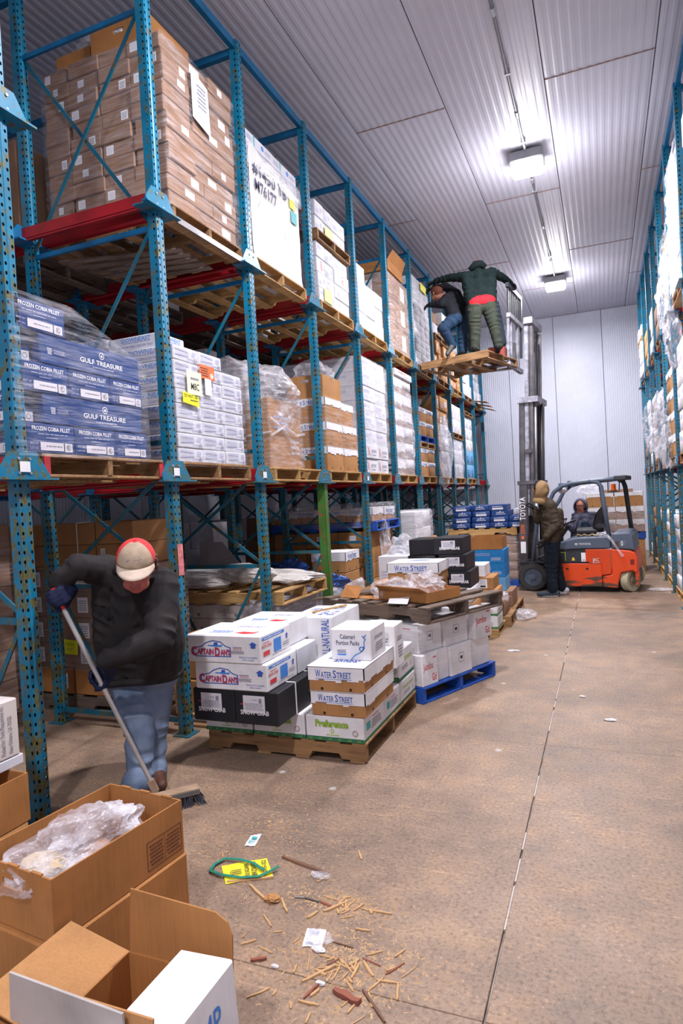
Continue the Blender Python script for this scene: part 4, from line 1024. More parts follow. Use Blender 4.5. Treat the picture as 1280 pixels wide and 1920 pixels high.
# bay 6 upper
pallet(-4.0, -2.80, 9.30, 10.32, Z2, 'wooden pallet under the dark wrapped brown stack', WOOD_Y, seed=46)
stack(-2.84, [.58, .5], 9.32, [.98], zu, [.40, .40, .36], KRAFT_D, 'dark brown wrapped bin', 'dark brown wrapped bins', 'label_right', 'label', seed=28)
film(-3.92, -2.84, 9.32, 10.30, zu, zu+1.17, 'glossy film around the dark brown bins', FILM, seed=27, bulge=.02)
open_box(-3.36, -2.84, 9.34, 10.1, zu+1.19, zu+1.34, KRAFT_B, 'broken open brown carton on the dark wrapped stack', flaps=(('+x', .16, 60, .05), ('-x', .15, 80, .02)))
carton(-4.0, -3.45, 9.35, 9.9, zu+1.19, zu+1.33, KRAFT_B, 'brown carton lying behind the broken open one', None, {'-y': 'whiteprint'})
# bay 7 upper: tall stack of white labelled cartons
pallet(-4.0, -2.80, 10.72, 11.74, Z2, 'wooden pallet under the tall labelled white stack', WOOD, seed=47)
stack(-2.84, [.4, .4], 10.74, [.34, .33, .33], zu, [.128]*12, WHITE2, 'white labelled carton of the tall far stack', 'white cartons of the tall far stack', 'faint2', lambda r, k, q: 'bluestrip' if r > 7 else 'downeast', seed=29)
film(-3.64, -2.84, 10.74, 11.74, zu, zu+1.5, 'stretch film around the tall far white stack', FILM_L, seed=28)
sticker('yellow_note', 'yellow note high on the tall far white stack', *(11.133, 11.524, 5.229, 5.36), -2.812, None, (.85, .85, .05), 'note')
# far upper bays
for i, (y, m, n, h, d) in enumerate([(12.1, KRAFT, 3, .24, 'brown'), (13.4, KRAFT, 4, .2, 'tan'), (14.6, WHITE2, 4, .28, 'white'), (15.9, WHITE2, 4, .28, 'pale')]):
    pallet(-4.0, -2.80, y-.04, y+.96, Z2, 'wooden pallet under the %s cartons in the far upper rack' % d, WOOD_Y if i % 2 else WOOD, seed=50+i)
    stack(-2.84, [.5, .5], y, [.31, .31, .30], zu, [h]*n, m, '%s carton in the far upper rack' % d, '%s cartons in the far upper rack' % d, lambda r, c, q: q.choice(['label', 'faint2', 'faint']), 'faint', seed=31+i, jit=.03)
pallet(-4.0, -2.80, 12.06, 13.06, zu+.725, 'upper wooden pallet beside the bending man', WOOD, seed=55, h=.11)
carton(-3.5, -2.86, 12.1, 12.5, zu+.84, zu+1.06, WHITE2, 'white carton beside the bending man', None, {'+x': 'faint'})
carton(-3.5, -2.86, 12.55, 13.0, zu+.84, zu+1.12, KRAFT, 'brown carton beside the bending man')
carton(-3.5, -2.90, 12.1, 12.6, zu+1.065, zu+1.3, KRAFT_D, 'brown carton on the white one beside the bending man')
carton(-3.45, -2.80, 12.66, 13.06, zu+1.125, zu+1.36, WHITE, 'white carton stacked high beside the bending man')
for i in range(3):
    tag(MB().quad((-2.85, 15.95+.2*i, Z2+.16-.05*i), (-2.55+.05*i, 15.9+.2*i, Z2+.1-.08*i), (-2.50+.05*i, 16.2+.2*i, Z2+.08-.08*i), (-2.86, 16.25+.2*i, Z2+.17-.05*i)).build('torn_cardboard', KRAFT), 'torn cardboard flap hanging from the last upper shelf, %s' % ['nearest', 'middle', 'farthest'][i], 'cardboard', 'torn cardboard on the last upper shelf')
# deeper upper pallets so the underside of the shelf reads full
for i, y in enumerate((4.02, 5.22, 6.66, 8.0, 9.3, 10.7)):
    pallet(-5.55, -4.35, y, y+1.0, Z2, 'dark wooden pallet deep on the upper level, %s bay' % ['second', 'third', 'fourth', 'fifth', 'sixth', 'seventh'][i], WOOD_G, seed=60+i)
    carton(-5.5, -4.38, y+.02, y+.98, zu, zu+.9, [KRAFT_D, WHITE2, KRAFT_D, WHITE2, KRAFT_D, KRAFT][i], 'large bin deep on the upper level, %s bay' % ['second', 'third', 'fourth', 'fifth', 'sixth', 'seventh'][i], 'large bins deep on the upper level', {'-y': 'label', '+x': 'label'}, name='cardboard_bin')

# --- level zero, left rack
pallet(-5.1, -3.55, 4.05, 5.0, 0, 'wooden pallet on the floor behind the sweeping man', WOOD_G, seed=70)
g0 = 'brown cartons behind the sweeping man'
def bcart(x0, x1, z0, z1, lab, dec_=None, m=KRAFT_D, y0=4.05, y1=4.55, grp=g0):
    return carton(x0, x1, y0, y1, z0, z1, m, lab, grp, dec_)
b0 = .131
for i, (a, b_) in enumerate(((-3.70, -3.30), (-4.11, -3.71), (-4.52, -4.12), (-4.93, -4.53))):
    bcart(a, b_, b0, b0+.215, 'brown carton in the bottom row behind the sweeping man, %s from the right' % ['first', 'second', 'third', 'fourth'][i], {'-y': 'label_right'}, KRAFT_B)
zz = b0+.217
for r in range(4):
    for i in range(3):
        a = -3.34-.50*(i+1); bcart(a+.002, a+.498, zz, zz+.208, 'wrapped brown carton behind the sweeping man, %s row, %s' % (ORD[r+1], ['right', 'middle', 'left'][i]), {'-y': 'label_right'} if i else None)
    zz += .21
film(-4.85, -3.34, 4.05, 4.56, b0+.2, zz+.005, 'stretch film around the brown cartons behind the sweeping man', FILM_L, seed=30, off=.02)
for r in range(2):
    for i, (a, b_) in enumerate(((-3.80, -3.42), (-4.24, -3.81), (-4.67, -4.25), (-5.09, -4.68))):
        bcart(a, b_, zz, zz+.175, 'loose brown carton above the wrapped ones, %s row, %s from the right' % (['lower', 'upper'][r], ['first', 'second', 'third', 'fourth'][i]), {'-y': 'barcodes'} if (i == 0 and r == 0) else None, KRAFT)
    zz += .177
strap = MB()
strap.box(-3.99, -3.982, 4.043, 4.047, zz-.35, zz+.003); strap.box(-3.99, -3.982, 4.043, 4.56, zz-.001, zz+.003)
tag(strap.build('white_strap', flat((.7, .68, .65))), 'white packing strap on the upper brown cartons', 'strap')
topc = [o for o in C.objects if o.get('label', '').startswith('loose brown carton above the wrapped ones, upper row, first')][0]
mk = decal_mesh([('L', [(.2, .2), (.2, .8), (.5, .8), (.2, .5), (.5, .2)], .01, 'o'), ('L', [(.55, .2), (.6, .85), (.8, .5), (.6, .2)], .01, 'o')], .2, .12); d = bpy.data.objects.new('orange_marker', mk); C.objects.link(d); d.parent = topc; d.matrix_local = Matrix.Translation(-topc.location) @ Matrix(((1, 0, 0, -3.76), (0, 0, -1, 4.045), (0, 1, 0, zz-.15), (0, 0, 0, 1)))
x0, x1, z0, z1 = (-4.196, -4.024, 0.471, 0.595)
yt = MB().add([(x0, 4.022, z0), (x1-.01, 4.022, z0-.006), (x1, 4.022, z1-.012), (x0+.012, 4.022, z1)], [(0, 1, 2, 3)]).build('yellow_note', flat((.8, .8, .03)), fix=False); tag(yt, 'bright yellow note on the film behind the sweeping man', 'note')
d = bpy.data.objects.new('handwriting', decal_mesh([('d', .2, .55, .8, .8, 2, 'l'), ('L', [(.3, .3), (.4, .4), (.5, .3), (.65, .4)], .004, 's')], x1-x0, z1-z0)); C.objects.link(d); d.parent = yt; d.matrix_local = Matrix(((1, 0, 0, x0), (0, 0, -1, 4.0205), (0, 1, 0, z0), (0, 0, 0, 1)))
# bay 1 deep
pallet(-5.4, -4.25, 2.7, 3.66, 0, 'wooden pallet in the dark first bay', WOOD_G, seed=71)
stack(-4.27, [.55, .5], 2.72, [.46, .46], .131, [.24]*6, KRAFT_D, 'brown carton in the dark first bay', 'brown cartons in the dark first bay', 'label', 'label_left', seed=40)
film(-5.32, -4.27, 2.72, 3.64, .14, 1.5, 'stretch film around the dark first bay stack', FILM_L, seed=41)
# bay 2 front low
carton(-3.18, -2.80, 4.12, 4.5, .30, .60, KRAFT, 'brown carton beside the rack post, upper of two')
carton(-3.16, -2.70, 4.10, 4.5, .02, .29, KRAFT, 'brown carton with paper roll beside the rack post, lower of two', None, {'-y': 'label_right'})
for i in range(3):
    tag(MB().bev(-3.05, -2.45, 3.93+.05*i, 3.975+.05*i, .001, .02+.018*i, .003).build('loose_board', [WOOD, WOOD_G, WOOD_Y][i]), 'short %s board lying by the post foot' % ['brown', 'grey', 'pale'][i], 'board', 'loose boards by the post foot')
# bay 3: cartons under a pallet of bags
pallet(-4.5, -3.0, 5.24, 6.25, 0, 'wooden pallet under the grey printed cartons', WOOD_G, seed=73)
for r in range(4):
    n = 3
    for i in range(3):
        a = -3.18-.42*(i+1)-(0.03 if r % 2 else 0); top = r == 3
        carton(a+.002, a+.418, 5.26, 5.9, b0+r*.135, b0+r*.135+.132, CREAM, 'pale printed carton, %s row, %s' % (ORD[r] if not top else 'top', ['right', 'middle', 'left'][i]), 'pale printed cartons of the third bay', {'-y': 'lund'})
    carton(-3.16+.002, -2.86, 5.30, 6.2, b0+r*.135, b0+r*.135+.13, WHITE2, 'pale carton at the aisle end, %s row' % ORD[r], 'pale cartons at the aisle end of the third bay')
film(-3.2, -2.84, 5.27, 6.22, b0+.2, b0+.56, 'bunched film around the aisle end cartons', FILM_T, seed=42, off=.02, amp=.02)
pz = b0+.545
pallet(-4.3, -2.76, 5.22, 6.24, pz, 'wooden pallet stacked on the pale printed cartons', WOOD_Y, seed=74)
bagm = plain('soiled_paper_bag', (.74, .70, .66), .8, var=.35, scale=8, bmp=.3)
def bag(c, size, rz, label, seed, mat=bagm, group='flattened bags on the pallet', name='paper_bag', cat='bag', amp=.14, sub=4):
    return crumple(c, size, label, mat, seed, sub, name, cat, amp, group, floor=-size[2]*.75, rot=rz)
pt = pz+PH
bag((-3.80, 5.36, pt+.055), (.36, .075, .06), .03, 'long white rolled bag at the front of the pallet', 50, group=None)
bag((-3.95, 5.56, pt+.10), (.34, .08, .06), .1, 'short rolled white bag behind the front one', 51, group=None)
bag((-3.35, 5.60, pt+.12), (.40, .13, .10), -.35, 'large crumpled white bag sloping over the pallet', 52, group=None)
bag((-2.98, 5.80, pt+.045), (.26, .17, .045), -.2, 'flattened white bag hanging over the pallet end', 53, group=None)
bag((-3.2, 6.0, pt+.06), (.5, .12, .06), -.1, 'long white roll at the back of the pallet', 54, group=None)
carton(-4.15, -3.75, 5.70, 6.1, pt, pt+.16, WHITE2, 'small grey white carton on the bag pallet')
q = MB().quad((-4.2, 6.05, pt+.01), (-3.55, 6.05, pt+.01), (-3.95, 6.12, pt+.42), (-4.25, 6.12, pt+.42), th=.012).build('slanted_board', GREYB); tag(q, 'grey board leaning in the dark third bay', 'board')
# bay 4
pallet(-4.2, -2.9, 6.62, 7.6, 0, 'wooden pallet on the floor of the fourth bay', WOOD_G, seed=75)
stack(-2.86, [.5, .5], 6.64, [.45, .45], b0, [.2, .2], KRAFT, 'brown carton in cloudy film', 'brown cartons in cloudy film', None, None, seed=43)
film(-3.86, -2.86, 6.64, 7.56, b0-.05, b0+.50, 'very cloudy film hanging around the fourth bay load', FILM_T, seed=44, off=.02, amp=.03, bulge=.05)
stack(-3.35, [.5], 6.64, [.45, .45], b0+.41, [.2], KRAFT, 'brown carton under the blue bags', 'brown cartons under the blue bags', None, None, seed=45)
bluebag = wrap_mat('blue_film', .75, .97, 8, (1, 1, 1), (.02, .09, .35), .8)
crumple((-3.55, 6.80, b0+.70), (.26, .13, .10), 'shiny dark blue wrapped bundle, left of two', bluebag, 55, 4, 'blue_bundle', 'bag')
crumple((-3.05, 6.85, b0+.52), (.24, .12, .11), 'shiny dark blue wrapped bundle, right of two', bluebag, 56, 4, 'blue_bundle', 'bag')
lidded(-3.30, -2.86, 7.05, 7.5, b0+.62, b0+.86, 'brown carton with white lid beside the green post', None, lid=.42, logo='+x', seed=5)
carton(-3.30, -2.86, 7.05, 7.5, b0+.41, b0+.615, KRAFT, 'brown carton under the white lidded one beside the green post')
# bay 5: brown boxes, blue pallet, lidded cartons on top
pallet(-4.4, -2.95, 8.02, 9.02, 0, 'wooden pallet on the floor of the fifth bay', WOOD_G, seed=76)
for r in range(5):
    h = .21
    for i in range(3):
        a = -2.88-.48*(i+1)
        carton(a+.002, a+.476, 8.04, 8.5, b0+r*h, b0+(r+1)*h-.003, KRAFT, 'brown carton below the blue pallet, %s row, %s' % (ORD[r], ['right', 'middle', 'left'][i]), 'brown cartons below the blue pallet', {'-y': 'label'} if r == 4 else None)
    carton(-3.35, -2.88, 8.52, 9.0, b0+r*h, b0+(r+1)*h-.003, KRAFT, 'brown carton below the blue pallet at the back, %s row' % ORD[r], 'brown cartons below the blue pallet')
zb = b0+5*.21+.0
pallet(-4.35, -2.78, 8.02, 9.04, zb, 'blue plastic pallet carrying white lidded cartons', PAL_BLUE, seed=77, name='blue_pallet')
for i in range(4):
    a = -2.84-.38*(i+1)
    lidded(a+.004, a+.376, 8.04, 8.5, zb+PH+.001, zb+PH+.18, 'white lidded carton on the blue pallet, %s from the right' % ['first', 'second', 'third', 'fourth'][i], 'white lidded cartons on the blue pallet', lid=.5, logo='-y', seed=60+i)
lidded(-3.2, -2.84, 8.52, 9.0, zb+PH+.001, zb+PH+.18, 'white lidded carton at the far corner of the blue pallet', None, lid=.6, logo='+x', seed=66)
film(-4.36, -2.84, 8.04, 9.0, zb+.05, zb+PH+.25, 'film draped over the cartons on the blue pallet', FILM, seed=46, off=.02, amp=.02)
crumple((-2.78, 8.35, zb-.22), (.06, .12, .30), 'strip of clear film hanging under the blue pallet', BAG, 57)
# bay 6..8 level zero
pallet(-3.9, -2.7, 9.3, 10.25, 0, 'wooden pallet on the floor of the sixth bay', WOOD_G, seed=78)
stack(-2.62, [.5, .5], 9.32, [.45, .45], b0, [.25]*5, WHITE, 'white carton in the white wrapped column', 'white cartons of the wrapped column', None, None, seed=47)
film(-3.62, -2.62, 9.32, 10.22, b0, b0+1.27, 'white stretch film column beside the far post', FILM_T, seed=48, off=.03)
pallet(-4.6, -3.0, 10.7, 11.6, 0, 'wooden pallet under the dark navy stack', WOOD_G, seed=79)
for r in range(5):
    for i in range(3):
        a = -3.0-.5*(i+1); carton(a+.002, a+.498, 10.72, 11.2, b0+r*.24, b0+r*.24+.237, NAVY, 'dark navy carton inside the far bay, %s row, %s' % (ORD[r], ['right', 'middle', 'left'][i]), 'dark navy cartons inside the far bay', {'-y': 'navylabel'})
# deep dark fill on floor level
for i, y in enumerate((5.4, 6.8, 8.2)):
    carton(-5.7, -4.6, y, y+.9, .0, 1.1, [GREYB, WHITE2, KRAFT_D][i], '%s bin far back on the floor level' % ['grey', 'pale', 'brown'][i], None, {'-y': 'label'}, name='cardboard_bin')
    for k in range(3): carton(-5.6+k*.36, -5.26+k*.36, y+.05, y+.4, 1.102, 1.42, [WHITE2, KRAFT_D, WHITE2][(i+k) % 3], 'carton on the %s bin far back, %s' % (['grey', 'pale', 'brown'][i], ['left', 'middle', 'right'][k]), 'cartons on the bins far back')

# ================================================================ AISLE PALLETS
# crab and tray pallet
pallet(-2.52, -1.40, 3.61, 4.72, 0, 'worn wooden pallet of mixed white cartons in the aisle', WOOD, seed=80, nt_=7)
p0 = .129
gp_ = 'green banded white cartons on the mixed pallet'
ph_ = .155
for i, (a, b_) in enumerate(((-2.53, -2.18), (-2.165, -1.80), (-1.79, -1.405))):
    carton(a, b_, 3.60, 4.0, p0, p0+ph_-.002, WHITE, 'white carton with green band, bottom row, %s' % ['left', 'middle', 'right'][i], gp_, {'-y': 'preference', '+x': 'side_small' if i == 2 else 'preference_end'})
carton(-1.79, -1.405, 4.01, 4.35, p0, p0+ph_-.002, WHITE, 'white carton with green band, behind the right one', gp_, {'+x': 'side_small'})
carton(-1.79, -1.405, 4.37, 4.74, p0, p0+ph_-.002, WHITE, 'white carton with green band, far right corner, lower', gp_, {'+x': 'preference_end'})
carton(-1.72, -1.41, 4.37, 4.74, p0+ph_, p0+.37, WHITE, 'white carton with green band and red stamp, far right corner, upper', gp_, {'+x': 'preference_end', '-y': 'preference'})
carton(-2.165, -1.80, 4.02, 4.36, p0, p0+ph_-.002, WHITE, 'white carton with green band, second line, middle', gp_, {'-y': 'preference'})
carton(-2.53, -2.18, 4.02, 4.36, p0, p0+ph_-.002, WHITE, 'white carton with green band, second line, left', gp_)
# black crab cartons
z = p0+ph_
for i, (a, b_) in enumerate(((-2.44, -2.142), (-2.139, -1.84))):
    o = carton(a, b_, 3.35, 4.02, z, z+.201, BLACKB, 'black crab carton with white label, %s one' % ['left', 'right'][i], 'black crab cartons under the white crab cartons', {'-y': 'crab'}, name='crab_carton')
    dx = b_-a
    for yy in (-.10, .16):
        sp = MB(); sp.box(-dx/2-.001, dx/2+.002, yy-.006, yy+.006, .2008, .2030); sp.box(dx/2+.0, dx/2+.0025, yy-.006, yy+.006, 0, .203)
        sp.build('white_strap', flat((.75, .73, .72)), o)
cg = 'white crab cartons with red and blue print'
carton(-2.41, -1.90, 3.345, 3.74, z+.203, z+.369, WHITE, 'white crab carton with red and blue print, lower one', cg, {'-y': 'captain_side', '+x': 'captain_end', 'top': 'captain_top'}, name='crab_carton')
carton(-2.45, -1.93, 3.335, 3.73, z+.371, z+.540, WHITE, 'white crab carton with red and blue print, upper one', cg, {'-y': 'captain_side', '+x': 'captain_end', 'top': 'captain_top'}, name='crab_carton')
carton(-2.40, -1.98, 3.78, 4.2, z+.371, z+.53, WHITE, 'white carton behind the upper crab carton', None, {'top': 'captain_top'})
carton(-2.42, -1.90, 3.76, 4.05, z+.203, z+.369, WHITE2, 'plain white carton behind the lower crab carton')
carton(-2.14, -1.993, 4.1, 4.62, z+.21, z+.505, WHITE, 'tall white carton with yellow label at the back of the mixed pallet', None, {'-y': 'natural', 'top': 'natural_top'})
carton(-1.989, -1.80, 4.1, 4.66, z+.21, z+.512, WHITE, 'tall white carton with blue lettering on its edge', None, {'-y': 'natural_strip', 'top': 'natural_top'})
carton(-2.14, -1.78, 4.06, 4.60, z, z+.208, WHITE, 'white green banded carton under the tall white pair', gp_, {'-y': 'preference'})
lidded(-1.74, -1.385, 3.595, 4.15, z, z+.153, 'brown tray carton with white lid, lower one on the mixed pallet', None, lid=.5, logo='-y', seed=71)
lidded(-1.745, -1.38, 3.585, 4.15, z+.155, z+.308, 'brown tray carton with torn white lid, upper one on the mixed pallet', None, lid=.55, logo='-y', top='fish_top', seed=72)
carton(-1.654, -1.385, 3.75, 4.04, z+.312, z+.508, WHITE, 'white carton with black writing and blue squid drawing', None, {'-y': 'calamari', '+x': 'calamari_side'})
carton(-1.60, -1.36, 4.16, 4.36, z+.155, z+.45, WHITE, 'white carton just behind the squid drawing carton', None, {'-y': 'calamari_side', '+x': 'calamari_side'})
crk = MB().bar((-2.02, 4.25, z+.515), (-1.86, 4.55, z+.522), .02, .012).build('wood_sliver', WOOD_Y); tag(crk, 'sliver of wood lying on the tall white cartons', 'wood')
# blue pallet with foam white cartons, turned in the aisle
def frame(x, y, deg, z=0): return Matrix.Translation((x, y, z)) @ Matrix.Rotation(R(deg), 4, 'Z')
FB = frame(-1.355, 4.769, -24)
pallet(-1.2, 0, 0, 1.0, 0, 'blue pallet under the white cartons marked in red', PAL_BLUE, frame=FB, seed=81, name='blue_pallet')
gj = 'white cartons marked in red on the blue pallet'
jz = PH+.001
for c, (a, b_) in enumerate(((0, .20), (.202, .36), (.362, .66), (.664, .95))):
    carton(-.55, -.005-.02*(c % 2), a+.01, b_+.008, jz, jz+.245, WHITE, 'white carton, lower row along the aisle, %s' % ['nearest', 'second', 'third', 'farthest'][c], gj, {'+x': ['jumbo', None, 'stamp', None][c] or 'faint', '-y': 'faint'} if c in (0, 2) else ({'-y': 'faint'}), frame=FB)
carton(-1.15, -.56, .02, .45, jz, jz+.24, WHITE, 'white carton, lower row at the left', gj, {'-y': 'faint'}, frame=FB)
carton(-.60, -.05, .03, .33, jz+.247, jz+.47, WHITE, 'white carton marked in red, upper row at the near corner', gj, {'-y': 'jumbo', '+x': 'stamp'}, frame=FB)
carton(-1.1, -.61, .03, .33, jz+.242, jz+.46, WHITE, 'white carton, upper row at the left', gj, {'-y': 'faint'}, frame=FB)
carton(-.60, -.03, .34, .66, jz+.247, jz+.47, WHITE, 'white carton in film, upper row in the middle', gj, {'+x': 'stamp'}, frame=FB)
carton(-.52, .03, .68, .93, jz+.247, jz+.495, WHITE, 'white carton marked in red, upper row at the far end', gj, {'+x': 'jumbo', '-y': 'faint'}, frame=FB)
film(-.60, -.02, .03, .67, jz+.15, jz+.48, 'loose clear film over the red marked white cartons', FILM_L, seed=50, frame=FB, amp=.02, off=.02)
FP = frame(-1.30, 4.80, -25, 0)
gz = jz+.497
pallet(-1.15, .05, -.05, .95, gz, 'grey weathered pallet laid on top of the white cartons', WOOD_G, frame=FP, seed=82)
gt = gz+PH
cbq = MB(); cbq.quad((-.95, .05, gt+.003), (-.15, .1, gt+.003), (-.1, .55, gt+.006), (-.9, .6, gt+.01), th=.004); cbq.quad((-.98, .0, gt+.006), (-.78, .02, gt+.006), (-.83, .14, gt+.09), (-1.0, .1, gt+.10), th=.004)
cbo = cbq.build('flattened_cardboard', KRAFT_B); cbo.matrix_world = FP; tag(cbo, 'flattened brown cardboard on the grey pallet', 'cardboard')
def at(F, v): return tuple(F @ Vector(v))
trb = open_box(-.58, -.05, .08, .50, gt+.008, gt+.09, KRAFT_B, 'low torn brown tray on the grey pallet', frame=FP, flaps=(('-y', .08, 30, .03),))
crumple(at(FP, (-.55, .22, gt+.07)), (.15, .11, .085), 'heap of crumpled clear film on the grey pallet, left', BAG, 61, 5)
crumple(at(FP, (-.27, .30, gt+.11)), (.14, .11, .10), 'heap of crumpled clear film in the torn tray, right', BAG, 62, 5)
tag(MB().quad((-1.62, 4.83, gt+.02), (-1.45, 4.80, gt+.02), (-1.48, 4.98, gt+.05), (-1.66, 5.0, gt+.03), th=.003).build('white_paper_scrap', PAPER), 'white paper scrap by the film heap', 'paper')
# boards sticking out left of the grey pallet
tag(MB().bar((-2.55, 5.45, gt-.06), (-1.72, 5.33, gt+.06), .09, .02).build('loose_plank', WOOD_G), 'grey plank sticking out beside the grey pallet', 'plank')
# middle distance cartons
def pxbox(b, y, d, mat, label, group=None, dec=None, yaw=0, tilt=None, name='carton'): return carton(b[0], b[1], y, y+d, b[2], b[3], mat, label, group, dec, yaw=yaw, tilt=tilt, name=name)
pallet(-2.5, -1.45, 6.05, 7.0, 0, 'wooden pallet under the cartons behind the grey pallet', WOOD, seed=83)
stack(-1.5, [.5, .5], 6.08, [.44, .44], .131, [.25, .25], KRAFT, 'brown carton low behind the grey pallet', 'brown cartons low behind the grey pallet', None, None, seed=60)
carton(-2.20, -1.52, 6.10, 6.5, .633, .76, KRAFT, 'brown carton with strap under the white lidded tray', None, None)
lidded(-2.02, -1.51, 6.08, 6.5, .762, .955, 'brown tray with white lid and blue picture behind the grey pallet', None, lid=.5, logo='-y', seed=74, top='fish_top')
carton(-1.58, -1.28, 6.5, 6.9, .50, .645, WHITE2, 'pale blue white carton under the black crab stack', None, {'-y': 'whiteprint'})
carton(-1.60, -1.27, 6.5, 6.92, .131, .498, KRAFT, 'brown carton supporting the black crab stack')
for r in range(3):
    carton(-1.655+.045*(2-r), -1.36+.035*(2-r), 6.52, 7.0, .647+r*.172, .647+r*.172+.170, BLACKB, 'black crab carton of the leaning stack, %s' % ['bottom', 'middle', 'top'][r], 'black crab cartons of the leaning stack', {'-y': 'crab_far'}, name='crab_carton')
for r in range(2): carton(-1.99+.02*r, -1.68+.02*r, 6.7, 7.1, .80+r*.172, .97+r*.172, BLACKB, 'black crab carton behind the leaning stack, %s' % ['lower', 'upper'][r], None, None, name='crab_carton')
carton(-2.0, -1.67, 6.72, 7.1, .633, .798, KRAFT, 'brown carton under the rear black crab cartons')
crumple((-2.2, 7.2, 1.03), (.13, .12, .12), 'white plastic bundle beside the black crab stack', FILM_T, 63)
carton(-2.4, -2.05, 6.9, 7.25, .63, .95, WHITE2, 'white carton with blue fish print beside the black stack', None, {'-y': 'faint2'})
# right hand tower
pallet(-2.35, -1.14, 7.18, 8.15, 0, 'yellow edged pallet under the tower of brown and white cartons', WOOD_Y, seed=84, h=.09)
for r in range(2): carton(-1.62, -1.15, 7.2, 7.6, .092+r*.146, .092+r*.146+.144, WHITE, 'white green banded carton at the foot of the tower, %s' % ['lower', 'upper'][r], None, {'-y': 'preference', '+x': 'preference_end'})
carton(-1.60, -1.14, 7.2, 7.62, .386, .525, KRAFT, 'brown carton in the tower, lower', None, {'-y': 'label'})
carton(-1.60, -1.18, 7.22, 7.64, .527, .66, KRAFT, 'brown carton in the tower with two labels, upper', None, {'-y': 'barcodes'})
carton(-1.60, -1.27, 7.25, 7.6, .662, .80, WHITE, 'white carton with round blue emblem on top of the tower', None, {'-y': 'logo_round'})
for r in range(3): carton(-2.1, -1.63, 7.25, 7.7, .092+r*.2, .29+r*.2, KRAFT, 'brown carton left of the tower, %s row' % ORD[r], 'brown cartons left of the tower')
# light blue stack and brown open carton
pallet(-2.3, -1.1, 8.35, 9.2, 0, 'wooden pallet under the light blue cartons', WOOD, seed=85)
carton(-1.75, -1.14, 8.4, 8.9, .131, .33, KRAFT_D, 'brown carton under the light blue cartons')
for r in range(3): carton(-1.62-.03*r, -1.22-.0*r, 8.42, 8.85, .332+r*.178, .332+r*.178+.176, LBLUE if r == 0 else BLUEB, 'bright blue lidded carton, %s' % ['bottom', 'middle', 'top'][r], 'bright blue cartons', {'-y': 'faint'})
open_box(-2.10, -1.66, 8.36, 8.8, .70, .98, KRAFT_B, 'open brown carton beside the bright blue cartons', flaps=(('-x', .12, 40, .02),))
carton(-2.15, -1.68, 8.38, 8.8, .131, .698, KRAFT, 'brown carton under the open one by the blue cartons')
open_box(-1.66, -1.24, 8.42, 8.85, .868, 1.03, KRAFT_B, 'shallow open brown carton on the bright blue cartons', hole='-y')
# big wrapped load with navy cartons on a pallet on top
FN = frame(-1.1, 9.25, 0)
pallet(-2.55, -1.38, 11.05, 12.05, 0, 'blue pallet under the wrapped brown load near the forklift', PAL_BLUE, seed=86, name='blue_pallet')
for r in range(5):
    for i in range(2):
        a = -1.39-.56*(i+1); carton(a+.002, a+.558, 11.08, 12.0, .131+r*.148, .131+r*.148+.146, KRAFT_D, 'brown carton in the wrapped load near the forklift, %s row, %s' % (ORD[r], ['right', 'left'][i]), 'brown cartons of the wrapped load near the forklift', {'-y': 'label'} if r == 2 else None)
film(-2.51, -1.39, 11.08, 12.0, .10, .88, 'stretch film around the brown load near the forklift', FILM, seed=51, off=.02, amp=.02, bulge=.02)
nz0 = .873
pallet(-2.53, -1.37, 11.05, 12.05, nz0, 'wooden pallet carrying the flat navy cartons', WOOD_Y, seed=87)
nz0 += PH+.001
for r, cols in enumerate(([-2.45, -2.12, -1.81, -1.50], [-2.44, -2.11, -1.80, -1.49], [-2.42, -2.10, -1.78], [-2.44, -2.12, -1.82])):
    for i, x in enumerate(cols):
        carton(x, x+.30, 11.06, 11.6, nz0+r*.098, nz0+r*.098+.096, NAVY, 'flat navy carton, %s row, %s from the left' % (['bottom', 'second', 'third', 'top'][r], ['first', 'second', 'third', 'fourth'][i]), 'flat navy cartons stacked near the forklift', {'-y': 'navylabel' if (i+r) % 2 else 'navyfar'})
carton(-1.46, -1.24, 11.5, 11.8, nz0+.197, nz0+.30, WHITE, 'small white carton on the flat navy cartons')
# small pallet near forklift and plastic
pallet(-1.75, -1.08, 7.75, 8.30, 0, 'small broken pallet corner beside the tower', WOOD, seed=88, nt_=5)
carton(-1.6, -1.15, 7.78, 8.2, .131, .30, KRAFT_D, 'greyish brown carton on the small pallet by the tower')
crumple((-1.22, 7.98, .33), (.09, .16, .06), 'shreds of clear film by the small pallet', BAG, 66)
crumple((-1.0, 8.35, .05), (.12, .2, .05), 'film scraps on the floor by the small pallet', BAG, 67)
# stack by the far wall behind the forklift
wp = 'cartons on the far wall pallet'
pallet(-.32, .68, 13.0, 14.0, .60, 'blue pallet carrying white topped cartons by the far wall', PAL_BLUE, seed=89, name='blue_pallet')
for i in range(2): carton(-.3+i*.49, .17+i*.49, 13.02, 13.9, .0, .598, KRAFT, 'big brown carton under the far blue pallet, %s' % ['left', 'right'][i])
for r in range(3):
    for i in range(2):
        if r == 2: lidded(-.32+i*.5, .16+i*.5, 13.02, 13.5, .73+r*.24, .73+r*.24+.26, 'wide brown carton with white lid, top row by the far wall, %s' % ['left', 'right'][i], wp, lid=.25, key=None, seed=r)
        else: lidded(-.30+i*.49, .18+i*.49, 13.02, 13.5, .73+r*.24, .73+r*.24+.238, 'brown carton with white lid by the far wall, %s row, %s' % (ORD[r], ['left', 'right'][i]), wp, lid=.4, key=None, base=KRAFT_D, seed=r)
carton(-.0, .5, 13.1, 13.5, 1.475, 1.53, KRAFT_D, 'flat brown carton topmost by the far wall')
film(-.31, .68, 13.0, 13.52, .75, 1.15, 'film around the cartons by the far wall', FILM, seed=52)
